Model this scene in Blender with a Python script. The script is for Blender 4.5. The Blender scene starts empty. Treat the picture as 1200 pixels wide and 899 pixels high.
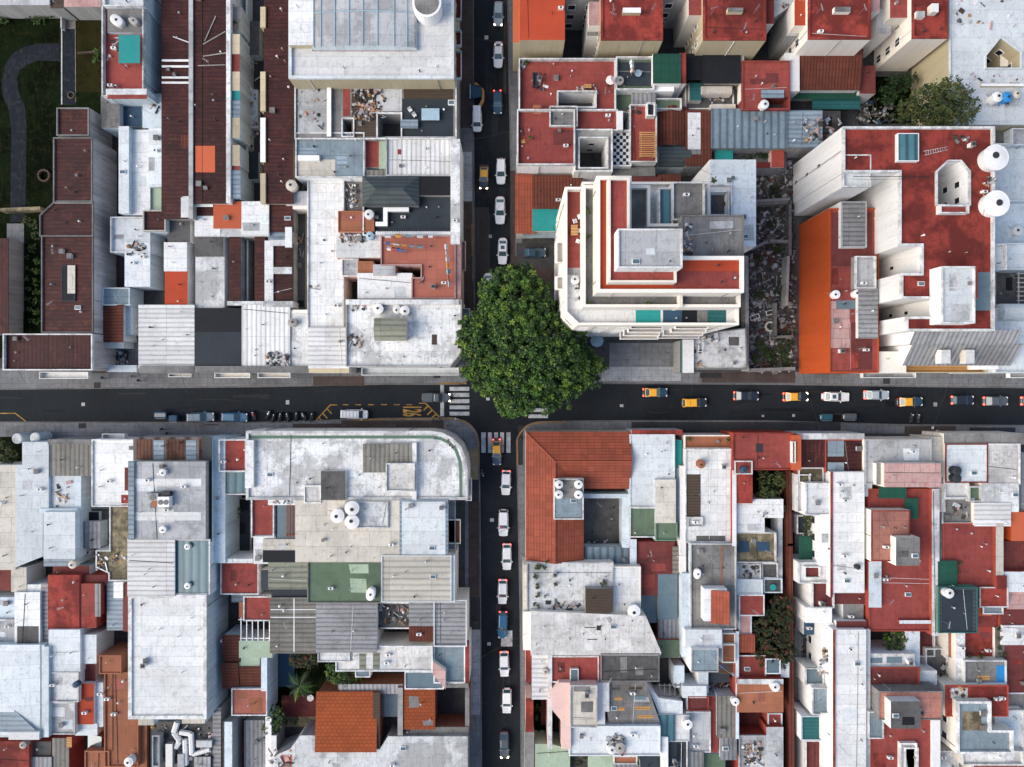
import bpy, math, random
from mathutils import Vector, noise
from mathutils.geometry import tessellate_polygon
H = 125.0          # drone height (m)
S = 6.48           # photo pixels per metre on the ground
R = math.radians
random.seed(7)
sc = bpy.context.scene
C = sc.collection

def W(px, py, h=0.0):
    """photo pixel seen at height h -> world x, y"""
    k = (H - h) / H / S
    return ((px - 600.0) * k, (449.5 - py) * k)

# ------------------------------------------------------------------ materials
MATS = {}
def nd(nt, t, **kw):
    n = nt.nodes.new(t)
    for k, v in kw.items():
        if k.startswith('i_'):
            n.inputs[k[2:].replace('_', ' ')].default_value = v
        else:
            setattr(n, k, v)
    return n
def lk(nt, a, b): nt.links.new(a, b)
def ramp(nt, src, a, b, ca=(0, 0, 0, 1), cb=(1, 1, 1, 1)):
    r = nd(nt, 'ShaderNodeValToRGB')
    r.color_ramp.elements[0].position = a; r.color_ramp.elements[1].position = b
    r.color_ramp.elements[0].color = ca; r.color_ramp.elements[1].color = cb
    lk(nt, src, r.inputs[0]); return r.outputs[0]
def mix(nt, fac, a, b, mode='MIX'):
    m = nd(nt, 'ShaderNodeMix', data_type='RGBA', blend_type=mode)
    for i, v in ((0, fac), (6, a), (7, b)):
        if isinstance(v, (int, float)): m.inputs[i].default_value = v
        elif isinstance(v, tuple): m.inputs[i].default_value = (*v[:3], 1)
        else: lk(nt, v, m.inputs[i])
    return m.outputs[2]
def mul(nt, a, k):
    m = nd(nt, 'ShaderNodeMath', operation='MULTIPLY'); lk(nt, a, m.inputs[0])
    if isinstance(k, (int, float)): m.inputs[1].default_value = k
    else: lk(nt, k, m.inputs[1])
    return m.outputs[0]

def mk(code, col, pat=None, sx=1.0, sy=1.0, dirt=.6, stain=None, dark=.5, rough=.85, spec=.25,
       bump=.25, seam=.62, var=.14, metal=0.0, streak=False, emit=None, fine=.18, big=.16, thr=.46, hi=.64, alpha=None):
    m = bpy.data.materials.new(code); m.use_nodes = True
    nt = m.node_tree; nt.nodes.clear()
    out = nd(nt, 'ShaderNodeOutputMaterial'); b = nd(nt, 'ShaderNodeBsdfPrincipled')
    lk(nt, b.outputs[0], out.inputs[0])
    b.inputs['Roughness'].default_value = rough; b.inputs['Metallic'].default_value = metal
    b.inputs['Specular IOR Level'].default_value = spec
    tc = nd(nt, 'ShaderNodeTexCoord'); oi = nd(nt, 'ShaderNodeObjectInfo')
    cx = nd(nt, 'ShaderNodeCombineXYZ')
    lk(nt, mul(nt, oi.outputs['Random'], 97.), cx.inputs[0]); lk(nt, mul(nt, oi.outputs['Random'], 61.), cx.inputs[1])
    ad = nd(nt, 'ShaderNodeVectorMath', operation='ADD')
    lk(nt, tc.outputs['Object'], ad.inputs[0]); lk(nt, cx.outputs[0], ad.inputs[1])
    vec = ad.outputs[0]
    stain = stain or (col[0]*.38+.02, col[1]*.36+.016, col[2]*.33+.012)
    color = col
    if dirt > 0:
        v1 = vec
        if streak:
            mp = nd(nt, 'ShaderNodeMapping'); mp.inputs['Scale'].default_value = (2.2, 2.2, .16); lk(nt, vec, mp.inputs[0]); v1 = mp.outputs[0]
        n1 = nd(nt, 'ShaderNodeTexNoise', i_Scale=big, i_Detail=9., i_Roughness=.68); lk(nt, v1, n1.inputs['Vector'])
        f1 = mul(nt, ramp(nt, n1.outputs[0], thr, hi), dirt)
        n2 = nd(nt, 'ShaderNodeTexNoise', i_Scale=1.1, i_Detail=7., i_Roughness=.72, i_Distortion=.6); lk(nt, v1, n2.inputs['Vector'])
        f2 = mul(nt, ramp(nt, n2.outputs[0], .52, .68), dirt * .75)
        n3 = nd(nt, 'ShaderNodeTexNoise', i_Scale=7.0, i_Detail=4., i_Roughness=.8); lk(nt, vec, n3.inputs['Vector'])
        color = mix(nt, f1, col, tuple(c * dark for c in col))
        color = mix(nt, f2, color, stain)
        n4 = nd(nt, 'ShaderNodeTexNoise', i_Scale=2.9, i_Detail=5., i_Roughness=.6); lk(nt, vec, n4.inputs['Vector'])
        color = mix(nt, mul(nt, ramp(nt, n4.outputs[0], .62, .70), min(.8, dirt)), color, tuple(c * .75 for c in stain))
        if not streak:      # drips running down the fall of the roof
            mq = nd(nt, 'ShaderNodeMapping'); mq.inputs['Scale'].default_value = (3.2, .34, 1) if pat != 'Y' else (.34, 3.2, 1); lk(nt, vec, mq.inputs[0])
            n5 = nd(nt, 'ShaderNodeTexNoise', i_Scale=1., i_Detail=6., i_Roughness=.65); lk(nt, mq.outputs[0], n5.inputs['Vector'])
            color = mix(nt, mul(nt, ramp(nt, n5.outputs[0], .54, .70), dirt * .6), color, stain)
        color = mix(nt, fine, color, ramp(nt, n3.outputs[0], .3, .7, (.25, .25, .25, 1), (1, 1, 1, 1)), 'MULTIPLY')
    hgt = None
    if pat == 'brick':
        br = nd(nt, 'ShaderNodeTexBrick', offset=.5 if sx != sy else 0.0)
        br.inputs['Color1'].default_value = (1, 1, 1, 1); br.inputs['Color2'].default_value = (.86, .86, .86, 1)
        br.inputs['Mortar'].default_value = (seam,) * 3 + (1,)
        br.inputs['Scale'].default_value = 1.0; br.inputs['Mortar Size'].default_value = .045 * min(1., sx, sy) + .012
        br.inputs['Brick Width'].default_value = sx; br.inputs['Row Height'].default_value = sy
        lk(nt, tc.outputs['Object'], br.inputs['Vector'])
        color = mix(nt, 1.0, color, br.outputs[0], 'MULTIPLY')
    elif pat == 'check':
        ck = nd(nt, 'ShaderNodeTexChecker', i_Scale=1 / sx); lk(nt, tc.outputs['Object'], ck.inputs[0])
        ck.inputs[1].default_value = (1, 1, 1, 1); ck.inputs[2].default_value = (.03, .03, .04, 1)
        color = mix(nt, 1.0, color, ck.outputs[0], 'MULTIPLY')
    elif pat in ('X', 'Y'):
        wv = nd(nt, 'ShaderNodeTexWave', wave_type='BANDS', bands_direction=pat, i_Scale=.314 / sx, i_Distortion=.7, i_Detail=2.)
        lk(nt, tc.outputs['Object'], wv.inputs['Vector'])
        color = mix(nt, 1.0, color, ramp(nt, wv.outputs[1], 0, .6, (seam,) * 3 + (1,), (1, 1, 1, 1)), 'MULTIPLY')
        hgt = wv.outputs[1]
        if sy != 1.0:   # sheet laps across the ribs
            br = nd(nt, 'ShaderNodeTexBrick', offset=0.)
            br.inputs['Color1'].default_value = (1, 1, 1, 1); br.inputs['Color2'].default_value = (.74, .74, .74, 1)
            br.inputs['Mortar'].default_value = (.5, .5, .5, 1); br.inputs['Scale'].default_value = 1.
            br.inputs['Mortar Size'].default_value = .035
            br.inputs['Brick Width'].default_value = sy if pat == 'Y' else sx * 2
            br.inputs['Row Height'].default_value = sx * 2 if pat == 'Y' else sy
            lk(nt, tc.outputs['Object'], br.inputs['Vector'])
            color = mix(nt, .8, color, br.outputs[0], 'MULTIPLY')
    if var and not isinstance(color, tuple):
        hs = nd(nt, 'ShaderNodeHueSaturation')
        ma = nd(nt, 'ShaderNodeMapRange'); ma.inputs[3].default_value = 1 - var; ma.inputs[4].default_value = 1 + var
        lk(nt, oi.outputs['Random'], ma.inputs[0]); lk(nt, ma.outputs[0], hs.inputs['Value']); lk(nt, color, hs.inputs['Color'])
        color = hs.outputs[0]
    if isinstance(color, tuple): b.inputs['Base Color'].default_value = (*color[:3], 1)
    else: lk(nt, color, b.inputs['Base Color'])
    if bump and dirt > 0:
        bp = nd(nt, 'ShaderNodeBump', i_Strength=bump, i_Distance=.05)
        lk(nt, hgt if hgt is not None else n3.outputs[0], bp.inputs['Height']); lk(nt, bp.outputs[0], b.inputs['Normal'])
    if emit:
        b.inputs['Emission Color'].default_value = (*emit[:3], 1); b.inputs['Emission Strength'].default_value = emit[3]
    MATS[code] = m
    return m

# roofs
RUST = (.17, .075, .035)
mk('w', (.725, .73, .71), 'brick', 9.0, 1.7, dirt=.6, stain=(.30, .30, .28), dark=.80, seam=.76, bump=.1)
mk('wt', (.73, .745, .72), 'brick', 1.5, 1.5, dirt=.6, stain=(.40, .29, .21), dark=.75, seam=.75)
mk('wb', (.655, .695, .695), 'brick', 6., 2.3, dirt=.6, stain=(.25, .29, .31), dark=.80, seam=.8)
mk('wg', (.45, .46, .46), 'brick', 4., 4., dirt=.75, stain=(.2, .2, .19), dark=.62, seam=.75, thr=.49, hi=.56, big=.13)
mk('ws', (.67, .68, .665), 'brick', 2.4, 2.4, dirt=.8, stain=(.18, .175, .16), dark=.55, seam=.8, thr=.49, hi=.55, big=.13)
mk('wpr', (.68, .68, .66), dirt=.95, stain=(.26, .25, .22), dark=.62, hi=.58, big=.6)
mk('wsr', (.69, .68, .65), 'brick', 2.2, 2.2, dirt=.85, stain=(.26, .20, .14), dark=.55, seam=.8, thr=.42)
mk('cr', (.58, .54, .46), 'brick', 3.6, 2.6, dirt=.6, stain=(.26, .22, .16), dark=.7, seam=.7)
mk('gc', (.21, .205, .195), 'brick', 3., 3., dirt=.95, stain=(.10, .095, .085), dark=.5, seam=.75)
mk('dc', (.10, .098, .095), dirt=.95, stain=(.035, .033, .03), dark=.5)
mk('yl', (.30, .25, .15), dirt=1.0, stain=(.06, .055, .045), dark=.3, thr=.40, hi=.56, big=.3)
mk('rt', (.295, .062, .050), 'brick', .95, .95, dirt=.7, stain=(.11, .035, .028), dark=.62, seam=.86)
mk('rt2', (.16, .040, .036), 'brick', .95, .95, dirt=.7, stain=(.06, .022, .018), dark=.6, seam=.86)
mk('rs', (.29, .045, .032), dirt=1.0, stain=(.09, .024, .018), dark=.45, thr=.44, hi=.56, big=.22)
mk('ro', (.40, .058, .022), dirt=.5, stain=(.3, .05, .03), dark=.75)
mk('og', (.46, .105, .045), dirt=.4, stain=(.35, .09, .04), dark=.8)
mk('tc', (.33, .125, .065), 'brick', 1.2, 1.2, dirt=.55, stain=(.2, .1, .06), dark=.7, seam=.82)
mk('tp', (.34, .115, .08), 'brick', 1.6, 1.6, dirt=.5, stain=(.24, .1, .08), dark=.75, seam=.8)
mk('pk', (.45, .28, .26), dirt=.8, stain=(.25, .1, .08), dark=.6)
mk('pw', (.55, .36, .33), 'brick', 2.6, 1.6, dirt=.95, stain=(.40, .12, .09), dark=.75, seam=.6, thr=.36)
mk('kdx', (.055, .014, .013), 'X', .7, 6., dirt=.9, stain=(.13, .040, .022), dark=.5, seam=.72, rough=.7)
mk('kdy', (.055, .014, .013), 'Y', .7, 6., dirt=.9, stain=(.13, .040, .022), dark=.5, seam=.72, rough=.7)
mk('krx', (.17, .15, .145), 'X', 2.6, 1.0, dirt=.95, stain=(.13, .05, .025), dark=.45, seam=.28, thr=.34)
mk('pwr', (.46, .20, .15), 'brick', 2.4, 2.4, dirt=.95, stain=(.20, .10, .075), dark=.6, seam=.7, thr=.38)
mk('wqb', (.52, .475, .45), dirt=.9, stain=(.12, .07, .055), dark=.55, streak=True)
mk('rust', (.13, .060, .038), 'X', .6, 1., dirt=1.0, stain=(.05, .028, .022), dark=.45, seam=.6, hi=.58)
mk('kwx', (.70, .70, .68), 'X', .8, 8., dirt=.45, stain=(.36, .33, .3), dark=.75, seam=.72)
mk('kwy', (.70, .70, .68), 'Y', .8, 8., dirt=.45, stain=(.36, .33, .3), dark=.75, seam=.72)
mk('kcy', (.58, .55, .47), 'Y', 1.0, 7., dirt=.5, stain=(.33, .27, .2), dark=.75, seam=.72)
mk('kgx', (.30, .305, .31), 'X', .75, 7., dirt=.7, stain=(.13, .12, .11), dark=.6, seam=.6, rough=.6)
mk('kgy', (.30, .305, .31), 'Y', .75, 7., dirt=.7, stain=(.13, .12, .11), dark=.6, seam=.6, rough=.6)
mk('kbx', (.19, .25, .29), 'X', 1.25, 1.0, dirt=.7, stain=(.09, .11, .12), dark=.6, seam=.5, rough=.55)
mk('kby', (.26, .33, .38), 'Y', .8, 6., dirt=.6, stain=(.12, .14, .15), dark=.65, seam=.68, rough=.55)
mk('knx', (.235, .225, .195), 'X', .8, 6., dirt=.7, stain=(.10, .09, .075), dark=.62, seam=.66)
mk('kny', (.235, .225, .195), 'Y', .8, 4., dirt=.7, stain=(.10, .09, .075), dark=.62, seam=.66)
mk('kgr', (.24, .25, .19), 'Y', .9, 5., dirt=.6, stain=(.11, .11, .08), dark=.65, seam=.68)
mk('bt', (.22, .28, .31), 'brick', 4., 4., dirt=.7, stain=(.1, .12, .13), dark=.65, seam=.7)
mk('clx', (.14, .040, .024), 'X', .55, 1.2, dirt=.6, stain=(.08, .035, .025), dark=.6, seam=.55)
mk('cly', (.14, .040, .024), 'Y', .55, 1.2, dirt=.6, stain=(.08, .035, .025), dark=.6, seam=.55)
mk('cox', (.33, .082, .045), 'X', .5, 1.2, dirt=.6, stain=(.15, .06, .04), dark=.66, seam=.78)
mk('coy', (.33, .082, .045), 'Y', .5, 1.2, dirt=.6, stain=(.15, .06, .04), dark=.66, seam=.78)
mk('cby', (.30, .066, .018), 'brick', .8, .6, dirt=.55, stain=(.2, .06, .03), dark=.7, seam=.45)
mk('te', (.02, .26, .24), dirt=.4, stain=(.015, .14, .14), dark=.75, rough=.7)
mk('tk', (.02, .11, .11), 'Y', .6, 1., dirt=.4, dark=.7, seam=.75, rough=.7)
mk('dg', (.012, .075, .048), 'brick', 1.4, 1.4, dirt=.4, dark=.6, rough=.75, seam=.7)
mk('mg', (.115, .165, .105), dirt=.6, stain=(.06, .08, .05), dark=.65)
mk('pg', (.36, .45, .33), dirt=.6, stain=(.19, .22, .15), dark=.7)
mk('bk', (.008, .010, .014), dirt=.5, dark=.6, rough=.75)
mk('sl', (.026, .036, .044), dirt=.7, stain=(.022, .028, .032), dark=.62, rough=.7)
mk('sr', (.065, .085, .088), 'Y', .7, 3., dirt=.5, dark=.65, rough=.6, seam=.7)
mk('gl', (.12, .17, .19), dirt=.3, dark=.6, rough=.12, spec=.6, bump=0)
mk('gt', (.08, .19, .22), 'X', 1.3, 1., dirt=.4, dark=.65, rough=.2, spec=.5, seam=.45, bump=.1)
mk('bu', (.02, .20, .46), dirt=.4, dark=.6, rough=.5)
mk('bd', (.03, .07, .12), dirt=.5, dark=.6, rough=.7)
mk('ck', (.60, .62, .64), 'check', .55, dirt=.3, dark=.8)
mk('wd', (.50, .27, .10), 'Y', .45, 1., dirt=.5, dark=.7, seam=.6)
mk('bn', (.075, .055, .038), 'Y', .5, 1., dirt=.5, dark=.7, seam=.7)
mk('yc', (.50, .43, .29), 'brick', 2., 2., dirt=.5, stain=(.28, .23, .15), dark=.75, seam=.8)
# walls
mk('ww', (.75, .745, .725), dirt=.45, stain=(.33, .31, .28), dark=.74, streak=True)
mk('wc', (.74, .69, .61), dirt=.35, stain=(.42, .37, .31), dark=.8, streak=True)
mk('wy', (.47, .41, .27), dirt=.5, stain=(.28, .25, .16), dark=.74, streak=True)
mk('wo', (.46, .076, .015), dirt=.55, stain=(.22, .05, .02), dark=.7, hi=.68, streak=True)
mk('wq', (.33, .325, .31), dirt=.75, stain=(.13, .125, .115), dark=.6, streak=True)
mk('wl', (.54, .61, .64), dirt=.65, stain=(.19, .22, .25), dark=.66, streak=True)
mk('wp', (.66, .46, .40), dirt=.4, stain=(.42, .28, .24), dark=.8, streak=True)
mk('wr', (.30, .12, .07), 'brick', .5, .25, dirt=.6, dark=.6, streak=True)
mk('pr', (.33, .06, .04), dirt=.6, dark=.65, streak=True)
mk('gp', (.12, .21, .15), dirt=.5, stain=(.08, .11, .08), dark=.75)
# others
mk('met', (.42, .43, .44), dirt=.3, dark=.6, rough=.45, metal=.6, bump=0)
mk('wpl', (.74, .735, .71), dirt=.4, stain=(.42, .40, .36), dark=.78, rough=.55, bump=.05)
mk('gpl', (.34, .32, .29), dirt=.6, stain=(.18, .16, .14), dark=.65)
mk('cpl', (.55, .50, .42), dirt=.5, dark=.7)
mk('bpl', (.03, .22, .50), dirt=.3, dark=.7, rough=.5)
mk('lbl', (.30, .42, .48), dirt=.4, dark=.7, rough=.5)
mk('kpl', (.03, .033, .036), dirt=.3, dark=.7, rough=.6)
mk('tpl', (.32, .13, .07), dirt=.5, dark=.7)
mk('pane', (.02, .026, .032), dirt=0, rough=.08, spec=.6, var=0)
mk('paneb', (.07, .12, .14), dirt=0, rough=.1, spec=.6, var=0)
mk('steel', (.09, .095, .10), dirt=0, rough=.5, metal=.5, var=0)
mk('cable', (.02, .02, .02), dirt=0, rough=.7, var=0)
mk('pot', (.33, .12, .06), dirt=.3, dark=.7)
mk('cloth1', (.70, .70, .70), dirt=.3, dark=.8); mk('cloth2', (.55, .06, .05), dirt=.3, dark=.8)
mk('cloth3', (.05, .12, .33), dirt=.3, dark=.8); mk('cloth4', (.70, .34, .05), dirt=.3, dark=.8)
mk('cloth5', (.15, .30, .33), dirt=.3, dark=.8)
mk('asph', (.0175, .0222, .0268), dirt=.9, stain=(.026, .027, .030), dark=.62, rough=.85, spec=.12, bump=.2, var=0, big=.05, fine=.35)
mk('asph2', (.050, .043, .041), dirt=.8, stain=(.035, .033, .033), dark=.7, rough=.85, bump=.2, fine=.35)
mk('asph3', (.031, .034, .038), dirt=.8, stain=(.012, .014, .016), dark=.7, rough=.9, spec=.1, fine=.35)
mk('asph4', (.0085, .0105, .0135), dirt=.7, dark=.8, rough=.8, spec=.15, fine=.3)
mk('pave', (.19, .197, .205), 'brick', 1.1, 1.1, dirt=.85, stain=(.075, .07, .068), dark=.6, seam=.75, var=0, big=.1)
mk('pavb', (.082, .060, .052), 'brick', .9, .9, dirt=.9, stain=(.055, .045, .042), dark=.6, seam=.8, big=.2)
mk('pavd', (.044, .046, .050), 'brick', 1.1, 1.1, dirt=.9, stain=(.03, .03, .03), dark=.6, seam=.8, big=.2)
mk('pavl', (.34, .36, .37), 'brick', 1.2, 1.2, dirt=.8, stain=(.13, .13, .13), dark=.65, seam=.72, big=.2)
mk('pavy', (.30, .24, .15), 'brick', 1.2, 1.2, dirt=.8, dark=.65, seam=.8)
mk('kerb', (.16, .158, .155), 'brick', 1., 1., dirt=.9, stain=(.09, .085, .08), dark=.6, seam=.7, var=0)
mk('kerby', (.30, .165, .05), dirt=.98, stain=(.13, .11, .09), dark=.45, var=0, big=.4)
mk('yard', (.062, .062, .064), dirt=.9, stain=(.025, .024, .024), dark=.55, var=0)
mk('mark', (.44, .46, .47), dirt=1.0, stain=(.10, .11, .12), dark=.65, var=.05, bump=.05, big=.6)
mk('marky', (.40, .225, .05), dirt=1.0, stain=(.10, .07, .035), dark=.5, var=.05, bump=.05, big=.6)
mk('grass', (.0055, .0125, .0035), spec=.03, dirt=1.0, stain=(.026, .026, .009), dark=.4, hi=.56, var=0, big=.12, fine=.5, bump=.6)
mk('grassd', (.026, .023, .007), spec=.03, dirt=.9, stain=(.010, .014, .005), dark=.6, var=0, big=.3, fine=.5, bump=.6)
mk('path', (.013, .017, .023), spec=.08, dirt=.7, stain=(.055, .052, .05), dark=.7, var=0)
mk('gravel', (.20, .18, .155), dirt=.9, dark=.5, var=0, big=1.)
mk('ground', (.05, .048, .046), dirt=.7, dark=.6, var=0)
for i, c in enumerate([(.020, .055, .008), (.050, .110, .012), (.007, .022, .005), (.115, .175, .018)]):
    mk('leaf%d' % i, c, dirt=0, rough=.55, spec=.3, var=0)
for i, c in enumerate([(.036, .056, .014), (.062, .078, .020), (.018, .032, .010), (.11, .105, .028)]):
    mk('oliv%d' % i, c, dirt=0, rough=.6, spec=.25, var=0)
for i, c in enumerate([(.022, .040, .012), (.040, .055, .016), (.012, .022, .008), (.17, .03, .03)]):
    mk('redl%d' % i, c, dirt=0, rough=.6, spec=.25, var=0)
mk('bark', (.075, .055, .04), dirt=.7, dark=.5)

def M(code): return MATS[code]

# ------------------------------------------------------------------ meshes
class MB:
    def __init__(s): s.v = []; s.f = []; s.m = []; s.mats = []
    def mi(s, code):
        if code not in s.mats: s.mats.append(code)
        return s.mats.index(code)
    def face(s, pts, code):
        n = len(s.v); s.v.extend(pts); s.f.append(tuple(range(n, n + len(pts)))); s.m.append(s.mi(code))
    def box(s, x0, y0, z0, x1, y1, z1, code, bottom=False):
        if x0 > x1: x0, x1 = x1, x0
        if y0 > y1: y0, y1 = y1, y0
        s.prism([(x0, y0), (x1, y0), (x1, y1), (x0, y1)], z0, z1, code, code, bottom)
    def prism(s, poly, z0, z1, wall, top=None, bottom=False):
        poly = ccw(poly); n = len(poly)
        for i in range(n):
            a, b = poly[i], poly[(i + 1) % n]
            s.face([(a[0], a[1], z0), (b[0], b[1], z0), (b[0], b[1], z1), (a[0], a[1], z1)], wall)
        if top: s.face([(p[0], p[1], z1) for p in poly], top)
        if bottom: s.face([(p[0], p[1], z0) for p in reversed(poly)], top or wall)
    def cyl(s, x, y, z0, z1, r0, code, r1=None, n=12, top=None, bottom=False):
        r1 = r0 if r1 is None else r1
        a = [(math.cos(2*math.pi*i/n), math.sin(2*math.pi*i/n)) for i in range(n)]
        for i in range(n):
            c, d = a[i], a[(i+1) % n]
            s.face([(x+c[0]*r0, y+c[1]*r0, z0), (x+d[0]*r0, y+d[1]*r0, z0), (x+d[0]*r1, y+d[1]*r1, z1), (x+c[0]*r1, y+c[1]*r1, z1)], code)
        s.face([(x+c[0]*r1, y+c[1]*r1, z1) for c in a], top or code)
        if bottom: s.face([(x+c[0]*r0, y+c[1]*r0, z0) for c in reversed(a)], code)
    def tube(s, p, q, r, code, n=6):
        p = Vector(p); q = Vector(q); d = (q - p).normalized()
        u = d.orthogonal().normalized(); w = d.cross(u)
        ring = lambda c: [c + (u * math.cos(2*math.pi*i/n) + w * math.sin(2*math.pi*i/n)) * r for i in range(n)]
        A, B = ring(p), ring(q)
        for i in range(n):
            j = (i+1) % n; s.face([tuple(A[i]), tuple(A[j]), tuple(B[j]), tuple(B[i])], code)
        s.face([tuple(v) for v in B], code); s.face([tuple(v) for v in reversed(A)], code)
    def build(s, name, parent=None, loc=None, smooth=False):
        me = bpy.data.meshes.new(name)
        if loc is None and parent is not None: loc = parent.get('_o', (0, 0, 0))
        ox, oy, oz = loc or (0, 0, 0)
        me.from_pydata([(v[0]-ox, v[1]-oy, v[2]-oz) for v in s.v], [], s.f)
        for c in s.mats: me.materials.append(M(c))
        me.polygons.foreach_set('material_index', s.m)
        if smooth: me.polygons.foreach_set('use_smooth', [True] * len(s.f))
        me.update()
        o = bpy.data.objects.new(name, me); C.objects.link(o)
        if parent is not None:
            o.parent = parent; o['_o'] = tuple(parent['_o'])
        else:
            o.location = (ox, oy, oz); o['_o'] = (ox, oy, oz)
        return o
def area(p): return sum(p[i][0]*p[(i+1) % len(p)][1] - p[(i+1) % len(p)][0]*p[i][1] for i in range(len(p))) / 2
def ccw(p): return list(p) if area(p) > 0 else list(reversed(p))
def inset(poly, d):
    poly = ccw(poly); n = len(poly); out = []
    for i in range(n):
        a, b, c = Vector(poly[i-1]), Vector(poly[i]), Vector(poly[(i+1) % n])
        u = (b - a).normalized(); v = (c - b).normalized()
        n1 = Vector((-u.y, u.x)); n2 = Vector((-v.y, v.x))
        k = n1 + n2; k = k / max(.35, 1 + n1.dot(n2))
        out.append(tuple(b + k * d))
    return out
def inside(p, poly):
    x, y = p; r = False; n = len(poly)
    for i in range(n):
        x1, y1 = poly[i]; x2, y2 = poly[(i+1) % n]
        if (y1 > y) != (y2 > y) and x < (x2-x1)*(y-y1)/(y2-y1)+x1: r = not r
    return r
def tag(o, label=None, cat=None, group=None, kind=None):
    if label: o['label'] = label
    if cat: o['category'] = cat
    if group: o['group'] = group
    if kind: o['kind'] = kind
    return o
def thing(name, loc, label, cat, group=None, rz=0):
    o = bpy.data.objects.new(name, None); C.objects.link(o)
    o.location = loc; o.rotation_euler = (0, 0, rz); o['_o'] = tuple(loc); o.empty_display_size = .3
    return tag(o, label, cat, group)
def copy_tree(o, parent=None):
    c = o.copy(); C.objects.link(c)
    if parent is not None: c.parent = parent
    for ch in list(o.children): copy_tree(ch, c)
    return c
# ------------------------------------------------------------------ houses
class House:
    def __init__(s, name, label, cat, group=None):
        s.name, s.label, s.cat, s.group = name, label, cat, group
        s.root = None; s.vols = []; s.cov = []; s.wall = 'ww'; s.par = None; s.noauto = False
    def ensure(s, poly):
        if s.root is None:
            cx = sum(p[0] for p in poly)/len(poly); cy = sum(p[1] for p in poly)/len(poly)
            s.root = thing(s.name, (cx, cy, .13), s.label, s.cat, s.group)
def rectpx(t):
    x0, y0, x1, y1 = map(float, t.split(','))
    return [(x0, y0), (x1, y0), (x1, y1), (x0, y1)]
EPS = [0]
def jit():
    EPS[0] = (EPS[0] + 1) % 97
    return EPS[0] * .0013
def base_of(h, poly, z):
    b = .13
    for v in h.vols:
        if v['z'] < z - .02 and all(inside(p, v['poly']) for p in inset(poly, .02)):
            b = max(b, v['z'] - .01)
    return b
def win_wall(h, parent, a, b, z0, z1, st=3.0, gap=2.9, ww=1.2, wh=1.4):
    A, B = Vector(a), Vector(b); L = (B - A).length
    if L < 2.2: return
    u = (B - A) / L; n = Vector((u.y, -u.x))
    k = max(1, int(L / gap)); rows = int((z1 - z0 - .6) / st)
    for r in range(rows):
        zc = z0 + .9 + r * st
        for i in range(k):
            c = A + u * (L * (i + .5) / k)
            if h.nwin > 95: return
            h.nwin += 1
            mb = MB(); pb = MB()
            def P(s_, o_, z): q = c + u * s_ + n * o_; return (q.x, q.y, z)
            w2 = ww / 2
            # surround: four bars standing proud of the wall
            for (s0, s1, za, zb) in ((-w2-.1, -w2, zc-.1, zc+wh+.1), (w2, w2+.1, zc-.1, zc+wh+.1), (-w2, w2, zc-.1, zc), (-w2, w2, zc+wh, zc+wh+.1)):
                mb.face([P(s0, .08, za), P(s1, .08, za), P(s1, .08, zb), P(s0, .08, zb)], 'ww')
                mb.face([P(s0, .08, zb), P(s1, .08, zb), P(s1, 0, zb), P(s0, 0, zb)], 'ww')
                mb.face([P(s0, 0, za), P(s0, .08, za), P(s0, .08, zb), P(s0, 0, zb)], 'ww')
                mb.face([P(s1, .08, za), P(s1, 0, za), P(s1, 0, zb), P(s1, .08, zb)], 'ww')
            pb.face([P(-w2, .015, zc), P(w2, .015, zc), P(w2, .015, zc+wh), P(-w2, .015, zc+wh)], 'pane')
            f = mb.build('window', parent); pb.build('pane', f)
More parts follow.
